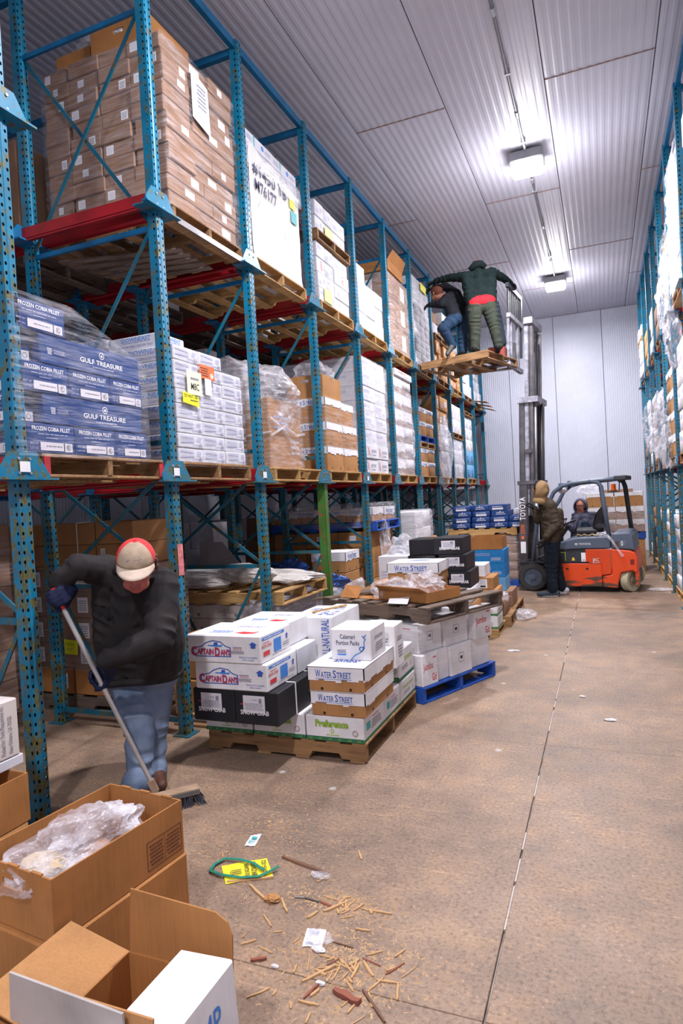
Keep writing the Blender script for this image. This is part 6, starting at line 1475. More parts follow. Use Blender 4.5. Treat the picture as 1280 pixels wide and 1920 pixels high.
class Fig:
    def __init__(s): s.p = []
    def cap(s, a, ra, b, rb, mat, w=0): s.p.append(('c', Vector(a), ra, Vector(b), rb, mat, w))
    def ell(s, c, rad, M, mat, w=0): s.p.append(('e', Vector(c), rad, M, None, mat, w))
    def chain(s, pts, rs, mat, w=0):
        for i in range(len(pts)-1): s.cap(pts[i], rs[i], pts[i+1], rs[i+1], mat, w)
    def hand(s, w, d, n, size=1.0, curl=50, mat=0, thumb=1, tc=30, wr=0):
        d = Vector(d).normalized(); n = Vector(n); n = (n-d*n.dot(d)).normalized(); sd = d.cross(n); w = Vector(w); z = size
        s.chain([w, w+d*.03*z], [.026*z, .026*z], mat, wr)
        for i in range(4):
            o = (i-1.5); b0 = w+sd*o*.012*z+d*.01*z; b1 = w+sd*o*.0215*z+d*(.090-.004*abs(o-.0))*z
            s.cap(b0, .017*z, b1, .0145*z, mat, wr)
            L = [.043, .027, .021]; q = [.90, 1.0, .95, .78][i]; a = 0; p = b1
            for k in range(3):
                a += R(curl*(1.0 if k else .75)); dd = d*math.cos(a)+n*math.sin(a); e = p+dd*L[k]*q*z
                s.cap(p, (.0125-.0012*k)*z, e, (.0118-.0014*k)*z, mat, wr); p = e
        tb = w+d*.025*z-sd*thumb*.022*z+n*.008*z; t1 = tb+(d*.65-sd*thumb*.65+n*.35).normalized()*.042*z
        a2 = (d*.8-sd*thumb*.25+n*math.sin(R(tc))).normalized(); t2 = t1+a2*.032*z; a3 = (d*.7+n*.6+sd*thumb*.1).normalized()
        s.cap(tb, .018*z, t1, .0145*z, mat, wr); s.cap(t1, .0145*z, t2, .013*z, mat, wr); s.cap(t2, .013*z, t2+a3*.024*z, .011*z, mat, wr)
    def head(s, c, f, u, mat, z=1.0, neckto=None, nr=.055):
        f = Vector(f).normalized(); u = Vector(u); u = (u-f*u.dot(f)).normalized(); r = f.cross(u); M = Matrix((r, f, u)).transposed(); c = Vector(c)
        P = lambda x, y, q: c+r*x*z+f*y*z+u*q*z
        s.ell(P(0, -.012, .03), (.076*z, .096*z, .090*z), M, mat); s.ell(P(0, .020, -.035), (.062*z, .070*z, .075*z), M, mat)
        s.ell(P(0, .050, -.088), (.036*z, .036*z, .028*z), M, mat)             # chin
        s.cap(P(-.03, .045, -.07), .032*z, P(.03, .045, -.07), .032*z, mat)
        s.cap(P(0, .092, .012), .009*z, P(0, .110, -.028), .014*z, mat)       # nose
        for q in (-1, 1):
            s.ell(P(q*.013, .098, -.034), (.010*z, .011*z, .008*z), M, mat)   # nostrils
            s.cap(P(q*.012, .090, .028), .010*z, P(q*.045, .074, .030), .011*z, mat)   # brow
            s.ell(P(q*.042, .062, -.022), (.024*z, .024*z, .022*z), M, mat)   # cheek
            s.ell(P(q*.078, -.005, -.008), (.011*z, .020*z, .032*z), M, mat)  # ear
        s.cap(P(-.018, .086, -.062), .0085*z, P(.018, .086, -.062), .0085*z, 99)   # upper lip
        s.cap(P(-.015, .083, -.073), .009*z, P(.015, .083, -.073), .009*z, 99)
        if neckto is not None: s.cap(P(0, -.015, -.06), nr*z, neckto, nr*1.1*z, mat)
        s.hd = (c, r, f, u, z, P, M); return P
    def build(s, name, mats, voxel=.010, wrinkle=None, smooth=4, seed=0, loc=None):
        mb = MB()
        for q in s.p:
            if q[0] == 'c': capsule(mb, q[1], q[2], q[3], q[4])
            else: mb.ball(q[1], q[2], 18, 12, M=q[3])
        o = mb.build('tmpfig', [], smooth=False)
        md = o.modifiers.new('r', 'REMESH'); md.mode = 'VOXEL'; md.voxel_size = voxel
        m2 = o.modifiers.new('s', 'SMOOTH'); m2.factor = .5; m2.iterations = smooth
        dg = bpy.context.evaluated_depsgraph_get(); dg.update()
        me = bpy.data.meshes.new_from_object(o.evaluated_get(dg)); bpy.data.objects.remove(o)
        n = len(me.vertices); co = np.empty(n*3); me.vertices.foreach_get('co', co); co = co.reshape(-1, 3)
        nm = np.empty(n*3); me.vertices.foreach_get('normal', nm); nm = nm.reshape(-1, 3)
        best = np.full(n, 1e9); lab = np.zeros(n, int); wv = np.zeros(n); sv = np.zeros(n)
        for q in s.p:
            if q[0] == 'c':
                a, b = np.array(q[1]), np.array(q[3]); ab = b-a; t = np.clip(((co-a)@ab)/max(1e-9, ab@ab), 0, 1)
                dd = np.linalg.norm(co-a-t[:, None]*ab, axis=1)-(q[2]+(q[4]-q[2])*t); ax_ = co@(ab/max(1e-6, np.linalg.norm(ab)))
            else:
                M = np.array(q[3]); l = (co-np.array(q[1]))@M; rr = np.array(q[2]); k = np.linalg.norm(l/rr, axis=1); dd = (k-1)*min(rr); ax_ = co[:, 2]
            w_ = dd < best; best[w_] = dd[w_]; lab[w_] = q[5]; wv[w_] = q[6]; sv[w_] = ax_[w_]
        hm_ = getattr(s, 'hem', None)
        if hm_:
            c0 = np.array(hm_[0]); nn = np.array(hm_[1]); dd = (co-c0)@nn; hd = np.linalg.norm((co-c0)[:, :2], axis=1); k_ = (np.abs(dd) < .12) & (hd < hm_[4])
            lab = np.where(k_ & (lab == hm_[2]) & (dd < 0), hm_[3], lab); lab = np.where(k_ & (lab == hm_[3]) & (dd >= 0), hm_[2], lab)
        if wrinkle:
            rng = np.random.RandomState(seed); lo = np.zeros(n); md_ = np.zeros(n)
            for i in range(6):
                k = rng.randn(3); k /= np.linalg.norm(k); lo += np.sin(co@k*rng.uniform(8, 20)+rng.uniform(0, 6)); k = rng.randn(3); k /= np.linalg.norm(k); md_ += np.sin(co@k*rng.uniform(20, 45)+rng.uniform(0, 6))
            lo /= 2.4; md_ /= 2.4
            h = (1-2*np.abs(np.sin(sv*PI/.085+lo*1.5)))*np.clip(.45+md_*.7, 0, 1.2)*.7+(1-np.abs(md_))*.35*lo
            co = co+nm*(h*wv*wrinkle)[:, None]
            me.vertices.foreach_set('co', co.ravel())
        ml = []
        for m_ in mats: me.materials.append(m_)
        np_ = len(me.polygons); lv = np.empty(len(me.loops), int); me.loops.foreach_get('vertex_index', lv); ls = np.empty(np_, int); me.polygons.foreach_get('loop_start', ls)
        pm_ = lab[lv[ls]]; pm_ = np.where(pm_ == 99, len(mats)-1, pm_)
        me.polygons.foreach_set('material_index', pm_.astype(np.int32)); me.polygons.foreach_set('use_smooth', np.ones(np_, bool)); me.update()
        return link(name, me)
def cloth(name, col, var=.35, rough=.85, scale=14, col2=None): return plain(name, col, rough, var=var, scale=scale, bmp=.12, col2=col2, spec=.2)
SKIN = plain('skin', (.50, .20, .14), .5, var=.15, scale=20); SKIN_R = plain('skin_ruddy', (.46, .13, .10), .5, var=.2, scale=18); SKIN_D = plain('skin_brown', (.22, .09, .055), .5, var=.15, scale=20)
LIPS = plain('lips', (.36, .08, .07), .45)
EYEW = plain('eye_white', (.6, .58, .56), .3, var=.02); IRIS = flat((.03, .02, .015))
def eyes(f, parent):
    c, r, ff, u, z, P, M = f.hd
    for q in (-1, 1):
        m = MB(); m.ball(P(q*.030, .076, .004), .0125*z, 12, 8, 0); m.ball(P(q*.030, .085, .003), .0062*z, 8, 6, 1); m.build('eye', [EYEW, IRIS], parent, smooth=True)
def torso(f, shL, shR, hipL, hipR, rs, rw, rh, mat, mp, w=1, belly=None, hem=None):
    shL, shR, hipL, hipR = map(Vector, (shL, shR, hipL, hipR)); cs = (shL+shR)/2; ch = (hipL+hipR)/2
    wl, wr = shL.lerp(hipL, .62), shR.lerp(hipR, .62); ml, mr = shL.lerp(hipL, .3), shR.lerp(hipR, .3)
    f.cap(shL, rs*.80, shR, rs*.80, mat, w); f.cap(ml, rs, mr, rs, mat, w); f.cap(wl, rw, wr, rw, mat, w)
    f.cap(shL, rs*.72, wl, rw, mat, w); f.cap(shR, rs*.72, wr, rw, mat, w); f.cap(cs, rs, (wl+wr)/2, rw*1.05, mat, w)
    hl, hr = shL.lerp(hipL, .93), shR.lerp(hipR, .93); f.cap(wl, rw, hl, rh*1.04, mat, w); f.cap(wr, rw, hr, rh*1.04, mat, w); f.cap(hl, rh*1.04, hr, rh*1.04, mat, w)
    f.cap(hipL, rh*.97, hipR, rh*.97, mp, w*.5)
def shoe(f, heel, toe, mat, sole, r=.042):
    heel, toe = Vector(heel), Vector(toe); m_ = heel.lerp(toe, .55)
    f.cap(heel+Vector((0, 0, r+.014)), r, m_+Vector((0, 0, r*.95+.012)), r*1.02, mat); f.cap(m_+Vector((0, 0, r*.9+.012)), r, toe+Vector((0, 0, r*.72+.012)), r*.78, mat)
    f.cap(heel+Vector((0, 0, .018)), .018*1.0, toe+Vector((0, 0, .018)), .018, sole)
    sd = (toe-heel).cross(Vector((0, 0, 1))).normalized()*r*.62
    for q in (-1, 1): f.cap(heel+sd*q*.8+Vector((0, 0, .016)), .016, m_+sd*q+Vector((0, 0, .016)), .016, sole); f.cap(m_+sd*q+Vector((0, 0, .016)), .016, toe+Vector((0, 0, .016)), .016, sole)

# --- the sweeping man
V = Vector
jacket = cloth('jacket_black', (.013, .013, .015), .4, .8, 10, (.030, .025, .024)); jeans = plain('jeans_faded', (.20, .26, .36), .85, var=.3, scale=5, bmp=.15, col2=(.085, .12, .19), spec=.2)
glove = cloth('glove_navy', (.010, .016, .05), .4, .7, 30); boot = plain('boot_brown', (.10, .035, .02), .6)
f = Fig()
sR, eR, wR = V((-2.596, 2.845, 1.278)), V((-2.628, 2.66, 1.33)), V((-2.712, 2.582, 1.255))
sL, eL, wL = V((-2.302, 2.92, 1.189)), V((-2.207, 2.782, 0.93)), V((-2.432, 2.602, 0.846))
hR, hL = V((-2.712, 3.089, 0.635)), V((-2.53, 3.12, 0.648))
B0, B1 = V((-2.697, 2.554, 1.22)), V((-2.337, 2.817, 0.085))
ax = (B1-B0).normalized()
torso(f, sL, sR, hL, hR, .125, .155, .150, 0, 1, 1)
f.cap((sL+sR)/2+V((0, 0, .03)), .10, (sL+sR)/2+V((.03, -.05, .07)), .085, 0, 1)
f.chain([sR, sR.lerp(eR, .5), eR], [.095, .080, .072], 0, 1); f.chain([eR, wR], [.072, .047], 0, 1)
f.chain([sL, sL.lerp(eL, .5), eL], [.108, .092, .080], 0, 1); f.chain([eL, eL.lerp(wL, .55), wL], [.080, .064, .050], 0, 1)
bel = (hR+hL)/2; f.cap(bel+V((.02, -.06, .10)), .14, bel+V((.04, -.10, .26)), .14, 0, 1)
kR, kL = V((-2.539, 2.959, 0.337)), V((-2.545, 3.086, 0.298))
aR_, aL_ = V((-2.526, 2.916, 0.041)), V((-2.546, 3.08, 0.006))
f.chain([hR, hR.lerp(kR, .5), kR, kR.lerp(aR_, .5), aR_], [.125, .112, .088, .078, .070], 1, 1)
f.chain([hL, hL.lerp(kL, .5), kL, kL.lerp(aL_, .5), aL_], [.125, .108, .082, .070, .062], 1, 1)
fa, fb_ = V((aR_.x, aR_.y, 0)), V((aL_.x, aL_.y, 0))
f.cap(aR_, .078, fa+V((.02, -.05, .085)), .084, 1, .6); f.cap(aL_, .066, fb_+V((.02, -.02, .085)), .070, 1, .6)
shoe(f, fa, fa+V((.08, -.17, 0)), 3, 3, .040); shoe(f, fb_, fb_+V((.14, -.12, 0)), 3, 3, .042)
def gripon(f, w, c, axis, mat, z=1.12, flip=1):
    w, c = V(w), V(c); v = (c-w); v = (v-axis*v.dot(axis)).normalized(); mside = axis.cross(v)*flip
    w2 = c+mside*.034*z-v*.070*z; f.cap(w, .036, w2, .030, mat); f.hand(w2, v, -mside, z, 62, mat, 1 if flip > 0 else -1, 40); return w2
gripon(f, wR, B0+ax*.045, ax, 2, 1.12, -1); gripon(f, wL, B0+ax*.52, ax, 2, 1.12, 1)
hc = V((-2.285, 2.714, 1.319))
view = V((.62, -.78, 0)).normalized(); fwd = (view*.90+V((0, 0, -.40))+V((-.05, -.05, 0))).normalized(); upv = (V((0, 0, 1))+view*.55).normalized()
P = f.head(hc, fwd, upv, 4, 1.08, neckto=(sL+sR)/2+V((.03, -.03, .05)), nr=.062)
f.hem = ((hL+hR)/2+V((0, 0, -.035)), V((0, 0, 1)), 0, 1, .34)
man = f.build('person', [jacket, jeans, glove, boot, SKIN_R, LIPS], .0075, .011, 5, 3)
tag(man, 'person in black jacket, faded jeans and red and tan cap sweeping with a push broom', 'person'); eyes(f, man)
c, r, ff, u, z, P, M = f.hd
# cap: crown in two colours, brim, button
def cap_on(f, parent, front, back, brim):
    c, r, ff, u, z, P, M = f.hd; m = MB(); n = 28; k = 9; vs = []
    for j in range(k+1):
        t = PI/2*j/k
        for i in range(n):
            p = 2*PI*i/n; x, y, q = math.cos(p)*math.cos(t)*.090, math.sin(p)*math.cos(t)*.110-.012, math.sin(t)*.098
            vs.append(P(x, y, q+.034))
    for j in range(k):
        for i in range(n):
            a = 2*PI*(i+.5)/n; fr = abs(a-PI/2) < R(62) and j < k-1
            m.add([], [], 0); m.f.append([j*n+i, j*n+(i+1) % n, (j+1)*n+(i+1) % n, (j+1)*n+i]); m.m.append(0 if fr else 1)
    m.v = [tuple(v) for v in vs]; cr = m.build('cap_crown', [front, back], parent, smooth=True, fix=False)
    sm = cr.modifiers.new('s', 'SOLIDIFY'); sm.thickness = .003; sm.offset = 1
    b = MB(); n = 14; vs = []
    for j in range(5):
        for i in range(n+1):
            a = R(22)+R(136)*i/n; rr = j/4; x = math.cos(a)*(.090+.0*rr); y0 = math.sin(a)*.110-.012; y = y0+rr*.075*math.sin(PI*i/n)**.6
            q = .036-.020*rr-.26*x*x*4; vs.append(P(x*(1+.03*rr), y, q))
    b.add(vs, [(j*(n+1)+i, j*(n+1)+i+1, (j+1)*(n+1)+i+1, (j+1)*(n+1)+i) for j in range(4) for i in range(n)])
    bo = b.build('cap_brim', brim, parent, smooth=True, fix=False); s2 = bo.modifiers.new('s', 'SOLIDIFY'); s2.thickness = .004
    bt = MB(); bt.ball(P(0, -.012, .133), .008, 8, 6); bt.build('cap_button', back, parent)
    # fish outline stitched on the front
    ln = MB(); pts = []
    for x, q in ((-.035, .080), (-.02, .088), (0, .088), (.02, .080), (.032, .074), (.042, .082), (.036, .072), (.040, .062), (.03, .072), (0, .078), (-.02, .078), (-.035, .080)):
        sx = max(-1, min(1, x/.090)); sq = (q-.034)/.098; yy = math.sqrt(max(0, 1-sx*sx-sq*sq))*.110-.012+.002; pts.append(P(x, yy, q))
    ln.path(pts, .0013, 5); ln.build('stitched_fish', flat((.03, .04, .2)), parent)
tan = plain('cap_tan', (.42, .32, .22), .8, var=.25, scale=30); redc = plain('cap_red', (.62, .03, .035), .8, var=.2, scale=30); brimc = plain('cap_brim_tan', (.55, .44, .34), .8, var=.2, scale=20)
cap_on(f, man, tan, redc, brimc)
hm = MB(); rnd = random.Random(3)
for q in (-1, 1):
    for i in range(22):
        hm.ball(P(q*(.078+rnd.uniform(-.006, .016)), -.03+rnd.uniform(-.035, .03), -.0+rnd.uniform(-.045, .04)), rnd.uniform(.010, .017), 7, 5)
for i in range(26): hm.ball(P(rnd.uniform(-.07, .07), -.095+rnd.uniform(-.01, .01), rnd.uniform(-.06, .04)), rnd.uniform(.012, .018), 7, 5)
hm.build('hair', plain('brown_hair', (.09, .035, .018), .7, var=.5, scale=60, bmp=.5), man, smooth=True)
cl = MB(); cc = (sL+sR)/2+V((.035, -.055, .06)); cl.path([cc+V((math.cos(t)*.085, math.sin(t)*.075, .022*math.sin(t+2.2))) for t in [2*PI*i/18 for i in range(19)]], .022, 8); cl.build('jacket_collar', jacket, man, smooth=True)
hx = (hL-hR); hw = hx.length/2; hx.normalize(); hy = V((-hx.y, hx.x, 0)).normalized(); hc_ = (hL+hR)/2+V((.0, .0, -.025))
hb_ = MB(); hb_.path([hc_+hx*math.cos(t)*(hw+.150)+hy*math.sin(t)*.168+V((0, 0, .008*math.sin(3*t))) for t in [2*PI*i/40 for i in range(41)]], .021, 8); hb_.build('jacket_hem', jacket, man, smooth=True)
# broom
br = tag(empty('push_broom', (B1.x, B1.y, 0)), 'push broom with silver handle, red grip and black bristles', 'broom')
def lb(mb, name, mat, par, smooth=False):
    o = mb.build(name, mat, par, smooth); o.matrix_local = Matrix.Translation((-B1.x, -B1.y, 0)) if par is br else Matrix(); return o
m = MB(); m.tube(B0+ax*.10, B1, .0125, n=12); lb(m, 'handle', plain('brushed_aluminium', (.62, .60, .58), .35, .6), br, False)
m = MB(); m.tube(B0-ax*.01, B0+ax*.115, .0145, n=12); lb(m, 'red_grip', flat((.65, .02, .02)), br)
E0, E1 = V((-2.289, 2.76, 0.07)), V((-2.133, 2.926, 0.07))
bd = (E1-E0).normalized(); bn = V((-bd.y, bd.x, 0)); E0 = E0-bd*.22
m = MB(); m.bar(E0, E1, .072, .03); m.bar(B1-ax*.06, B1+ax*.01, .035, .035); lb(m, 'broom_block', wood_mat('broom_wood', (.50, .36, .24), (.42, .28, .18), (.26, .17, .11)), br)
m = MB(); m.bar(E0+bn*.0+V((0, 0, .0)), E1, .078, .018); o = lb(m, 'block_edge', plain('grey_block_edge', (.12, .12, .12), .7), br)
m = MB(); rnd = random.Random(8); L = (E1-E0).length
for i in range(700):
    s_ = rnd.random(); t_ = rnd.uniform(-.034, .034); p = E0+bd*L*s_+bn*t_+V((0, 0, -.012)); q = V((p.x, p.y, .002))+bn*(t_*.9+rnd.uniform(-.01, .01))+bd*(rnd.uniform(-.012, .012)+(.03 if s_ > .9 else 0)); s0 = .0018
    m.add([p-bd*s0, p+bd*s0, q+bd*s0, q-bd*s0], [(0, 1, 2, 3)])
lb(m, 'bristles', flat((.012, .014, .025)), br)['kind'] = 'stuff'

# --- man standing at the forklift, looking up, seen from the side
coat = cloth('coat_olive_brown', (.055, .040, .026), .35, .85, 10); darkp = cloth('trousers_dark', (.012, .020, .032), .4, .85, 9); blackg = cloth('glove_black', (.012, .012, .014), .3, .7, 30)
pile = plain('pile_hood', (.42, .27, .12), .95, var=.6, scale=150, bmp=.8)
shoed = plain('trainer_dark', (.03, .05, .08), .5); shoew = plain('trainer_sole', (.55, .55, .58), .6)
f = Fig(); D = 9.62
sN, sF = V((-0.745, 10.007, 1.345)), V((-0.814, 10.314, 1.355)); hN, hF = V((-0.742, 10.032, 0.835)), V((-0.777, 10.211, 0.839))
torso(f, sN, sF, hN, hF, .115, .125, .125, 0, 1)
f.cap(V((-0.65, 10.206, 1.238)), .08, V((-0.662, 10.196, 0.973)), .09, 0, 1)
e1, w1 = V((-0.671, 9.935, 1.069)), V((-0.804, 9.813, 0.917))
f.chain([sN, sN.lerp(e1, .5), e1, w1], [.092, .078, .072, .052], 0, 1); f.hand(w1+V((-.02, 0, -.03)), V((-.35, -.05, -1)), V((-1, .2, .3)), 1.1, 30, 2, 1)
e2, w2 = V((-0.961, 10.347, 1.139)), V((-0.995, 10.369, 1.305))
f.chain([sF, e2, w2], [.085, .065, .05], 0, 1); f.hand(w2, V((-.5, 0, .8)), V((-.8, 0, -.3)), 1.1, 50, 2, -1)
kN, kF = V((-0.774, 10.012, 0.456)), V((-0.722, 10.249, 0.445)); aN, aF = V((-0.769, 10.029, 0.12)), V((-0.663, 10.288, 0.114))
f.chain([hN, hN.lerp(kN, .5), kN, kN.lerp(aN, .5), aN], [.125, .110, .092, .085, .080], 1, 1); f.chain([hF, hF.lerp(kF, .5), kF, kF.lerp(aF, .5), aF], [.125, .105, .088, .080, .075], 1, 1)
g1, g2 = V((aN.x+.02, aN.y, 0)), V((aF.x+.02, aF.y, .0)); f.cap(aN, .07, g1+V((0, 0, .08)), .05, 1); f.cap(aF, .065, g2+V((0, 0, .08)), .05, 1)
shoe(f, g1+V((.04, 0, 0)), g1+V((-.22, -.03, 0)), 4, 5, .045); shoe(f, g2+V((.05, 0, 0)), g2+V((-.18, .05, 0)), 5, 5, .045)
P = f.head(V((-0.879, 10.119, 1.605)), V((-1, .10, .30)), V((.25, 0, 1)), 3, 1.0, neckto=(sN+sF)/2, nr=.06)
pm2 = f.build('person', [coat, darkp, blackg, SKIN_D, shoed, shoew, LIPS], .0085, .010, 4, 5)
tag(pm2, 'person in brown coat and fleece hood standing at the forklift looking up', 'person'); eyes(f, pm2)
def hood_on(f, parent, mat, name='hood', open_=.18, back=.05, r=1.0, vox=.009, cape=None):
    c, r_, ff, u, z, P, M = f.hd; g = Fig()
    mb = MB(); n = 24; k = 12; vs = []
    for j in range(k+1):
        t = -.10*PI+(PI*.62)*j/k   # from face opening backwards
        for i in range(n):
            p = 2*PI*i/n; rad = math.cos(t)*.118*r; y = .05-.16*((j/k))*r+.0
            rad = (.100+.022*math.sin(PI*min(1, j/k*1.1)))*math.sqrt(max(.0, 1-(j/k)**3.2))*r
            x, q = math.cos(p)*rad*.93, math.sin(p)*rad*1.18-(.02)
            vs.append(P(x, y+.012*math.sin(3*p+j*.7), q+.008))
    mb.add(vs, [(j*n+i, j*n+(i+1) % n, (j+1)*n+(i+1) % n, (j+1)*n+i) for j in range(k) for i in range(n)])
    o = mb.build(name, mat, parent, smooth=True, fix=False); s_ = o.modifiers.new('s', 'SOLIDIFY'); s_.thickness = .012; s_.offset = 1
    nk = MB(); nk.path([P(0, -.02, -.10), P(0, -.03, -.16), P(0, -.03, -.21)], [.085, .10, .115], 18); nk.build('hood_collar', mat, parent, smooth=True)
    return o
hood_on(f, pm2, pile)
c, r, ff, u, z, P, M = f.hd
hb = MB(); hb.path([P(.085*math.cos(t), .075+.005*math.sin(t), .015+.085*math.sin(t)) for t in [R(a) for a in range(-20, 201, 20)]], .014, 8); hb.build('cap_edge', cloth('beanie_navy', (.015, .015, .035)), pm2, smooth=True)

# --- driver with grey hood on the far side
hoodg = cloth('hoodie_grey', (.12, .125, .18), .25, .85, 20); vest = cloth('vest_navy', (.012, .028, .055), .3, .8)
f = Fig()
s1, s2 = V((-0.185, 11.905, 1.105)), V((-0.46, 11.847, 1.11)); h1, h2 = V((-0.286, 11.964, 0.634)), V((-0.457, 11.894, 0.644))
torso(f, s1, s2, h1, h2, .10, .115, .12, 0, 1)
f.ell((s1+s2)/2*.45+(h1+h2)/2*.55+V((.02, -.09, 0)), (.10, .06, .20), Matrix.Identity(3), 4, 1)
e1, w1 = V((-0.076, 11.946, 0.887)), V((-0.149, 11.752, 0.756)); e2, w2 = V((-0.533, 11.706, 0.9)), V((-0.623, 11.509, 0.988))
f.chain([s1, e1, w1], [.08, .062, .045], 0, 1); f.hand(w1, V((0, -.8, -.2)), V((0, 0, -1)), 1.05, 30, 2, 1)
f.chain([s2, e2, w2], [.078, .058, .042], 0, 1); f.hand(w2, V((-1, -.3, .1)), V((0, 0, -1)), 1.1, 45, 5, -1)
for h_, sx in ((h1, .09), (h2, -.09)):
    k_ = V((h_.x+sx*.4, h_.y-.10, .44)); a_ = V((h_.x+sx*.4, h_.y+.02, .10)); f.chain([h_, h_.lerp(k_, .5), k_, a_], [.115, .10, .08, .06], 1, 1); shoe(f, V((a_.x, a_.y+.04, 0)), V((a_.x, a_.y-.20, 0)), 2, 2)
P = f.head(V((-0.382, 11.85, 1.282)), V((-.15, -1, -.10)), V((0, -.1, 1)), 3, .98, neckto=(s1+s2)/2, nr=.05)
pm3 = f.build('person', [hoodg, darkp, blackg, SKIN, vest, flat((.6, .02, .03)), LIPS], .009, .008, 4, 6)
tag(pm3, 'person in grey hood and navy vest behind the forklift seat', 'person'); eyes(f, pm3); hood_on(f, pm3, hoodg, r=1.03)

# --- two men on the raised pallet
green = cloth('fleece_dark_green', (.003, .010, .010), .35, .9, 12); olive = cloth('trousers_olive', (.030, .037, .026), .25, .85, 8); redhem = cloth('shirt_red', (.50, .008, .015), .2, .8)
f = Fig()
sl, sr = V((-1.837, 10.135, 4.974)), V((-1.458, 10.29, 5.017)); hl, hr = V((-1.715, 10.089, 4.463)), V((-1.508, 10.173, 4.475))
torso(f, sl, sr, hl, hr, .098, .112, .112, 0, 1)
f.cap(hl+V((0, 0, .06)), .118, hr+V((0, 0, .07)), .118, 4, 0)
ce2 = V((-1.683, 10.287, 5.125)); f.cap((sl+sr)/2, .095, ce2, .075, 0, 1)
e1, w1 = V((-2.105, 10.221, 5.032)), V((-2.336, 10.289, 5.043)); f.chain([sl, sl.lerp(e1, .5), e1, w1], [.085, .072, .062, .048], 0, 1); f.hand(w1, V((-1, .25, -.1)), V((0, 0, -1)), 1.1, 25, 2, 1)
e2, w2 = V((-1.33, 10.645, 5.017)), V((-1.261, 10.943, 5.006)); f.chain([sr, sr.lerp(e2, .5), e2, w2], [.085, .072, .062, .048], 0, 1); f.hand(w2, V((.4, .8, -.2)), V((0, 0, -1)), 1.1, 50, 2, -1)
k1, k2 = V((-1.719, 10.059, 4.121)), V((-1.444, 10.172, 4.153)); a1, a2 = V((-1.73, 10.028, 3.813)), V((-1.394, 10.166, 3.85))
f.chain([hl, hl.lerp(k1, .5), k1, k1.lerp(a1, .5), a1], [.122, .108, .090, .080, .074], 1, 1); f.chain([hr, hr.lerp(k2, .5), k2, k2.lerp(a2, .5), a2], [.122, .108, .088, .078, .072], 1, 1)
zt3 = 3.757
f.chain([hl+V((-.10, .04, .02)), k1+V((-.085, .05, 0)), a1+V((-.07, .05, .03))], [.055, .055, .05], 6, 1); f.chain([hr+V((.10, .04, .02)), k2+V((.085, .05, 0)), a2+V((.07, .05, .03))], [.055, .055, .05], 6, 1)
for a_ in (a1, a2):
    g = V((a_.x, a_.y, zt3)); f.cap(a_, .06, g+V((0, 0, .07)), .045, 1); shoe(f, g+V((0, -.06, 0)), g+V((-.05, .19, 0)), 2, 2)
P = f.head(V((-1.69, 10.479, 5.169)), V((-.1, .85, -.35)), V((0, .4, 1)), 3, 1.0, neckto=(sl+sr)/2)
pm4 = f.build('person', [green, olive, blackg, SKIN, redhem, SKIN, darkp, LIPS], .010, .010, 4, 8)
tag(pm4, 'person in dark green fleece and olive trousers with arms spread on the raised pallet', 'person'); eyes(f, pm4)
c, r, ff, u, z, P, M = f.hd
hm = MB(); hm.ball(P(0, -.01, .045), (.09, .105, .095), 20, 14, M=M); hm.build('red_cap', redhem, pm4, smooth=True)
hd = MB(); hd.path([sl.lerp(sr, .2)+V((0, -.02, .09)), sl.lerp(sr, .4)+V((0, -.03, .15)), sl.lerp(sr, .62)+V((0, -.02, .15)), sl.lerp(sr, .8)+V((0, -.02, .09))], [.04, .06, .06, .04], 10); hd.build('hood', green, pm4, smooth=True)

blue_j = cloth('jeans_blue', (.013, .034, .070), .35, .85, 8); blk = cloth('jacket_dark_navy', (.006, .007, .011), .35, .85, 10)
f = Fig()
sl, sr = V((-2.162, 10.246, 4.721)), V((-2.057, 10.507, 4.833)); hl, hr = V((-2.039, 10.182, 4.364)), V((-1.934, 10.388, 4.431))
torso(f, sl, sr, hl, hr, .10, .112, .112, 0, 1)
e1, w1 = V((-2.222, 10.111, 4.611)), V((-2.413, 10.196, 4.657)); f.chain([sl, e1, w1], [.09, .075, .05], 0, 1); f.hand(w1, V((-1, .4, 0)), V((0, .6, -.5)), 1.1, 30, 2, 1)
e2, w2 = V((-2.243, 10.597, 5.021)), V((-2.426, 10.576, 5.03)); f.chain([sr, e2, w2], [.09, .07, .05], 0, 1); f.hand(w2, V((-1, .2, 0)), V((0, 0, -1)), 1.1, 30, 2, -1)
k1, a1 = V((-2.203, 10.004, 4.198)), V((-2.087, 10.101, 3.936)); k2, a2 = V((-1.945, 10.269, 4.084)), V((-1.947, 10.21, 3.829))
f.chain([hl, hl.lerp(k1, .5), k1, k1.lerp(a1, .5), a1], [.12, .105, .088, .075, .066], 1, 1); f.chain([hr, hr.lerp(k2, .5), k2, k2.lerp(a2, .5), a2], [.12, .102, .085, .075, .068], 1, 1)
g = V((a2.x, a2.y, zt3)); f.cap(a2, .06, g+V((0, 0, .07)), .045, 1); shoe(f, g+V((.02, -.04, 0)), g+V((-.14, .14, 0)), 2, 2)
toe = V((-2.144, 9.945, 3.781)); f.cap(a1, .055, a1.lerp(toe, .3), .048, 4); f.cap(a1.lerp(toe, .3), .048, toe, .035, 4)
P = f.head(V((-2.36, 10.384, 4.878)), V((-.9, .5, .0)), V((0, 0, 1)), 3, 1.0, neckto=(sl+sr)/2)
pm5 = f.build('person', [blk, blue_j, blackg, SKIN_D, plain('shoe_brown_black', (.05, .045, .035), .6), LIPS], .010, .010, 4, 9)
tag(pm5, 'person in dark jacket, brown hat and jeans leaning into the rack from the raised pallet', 'person'); eyes(f, pm5)
c, r, ff, u, z, P, M = f.hd
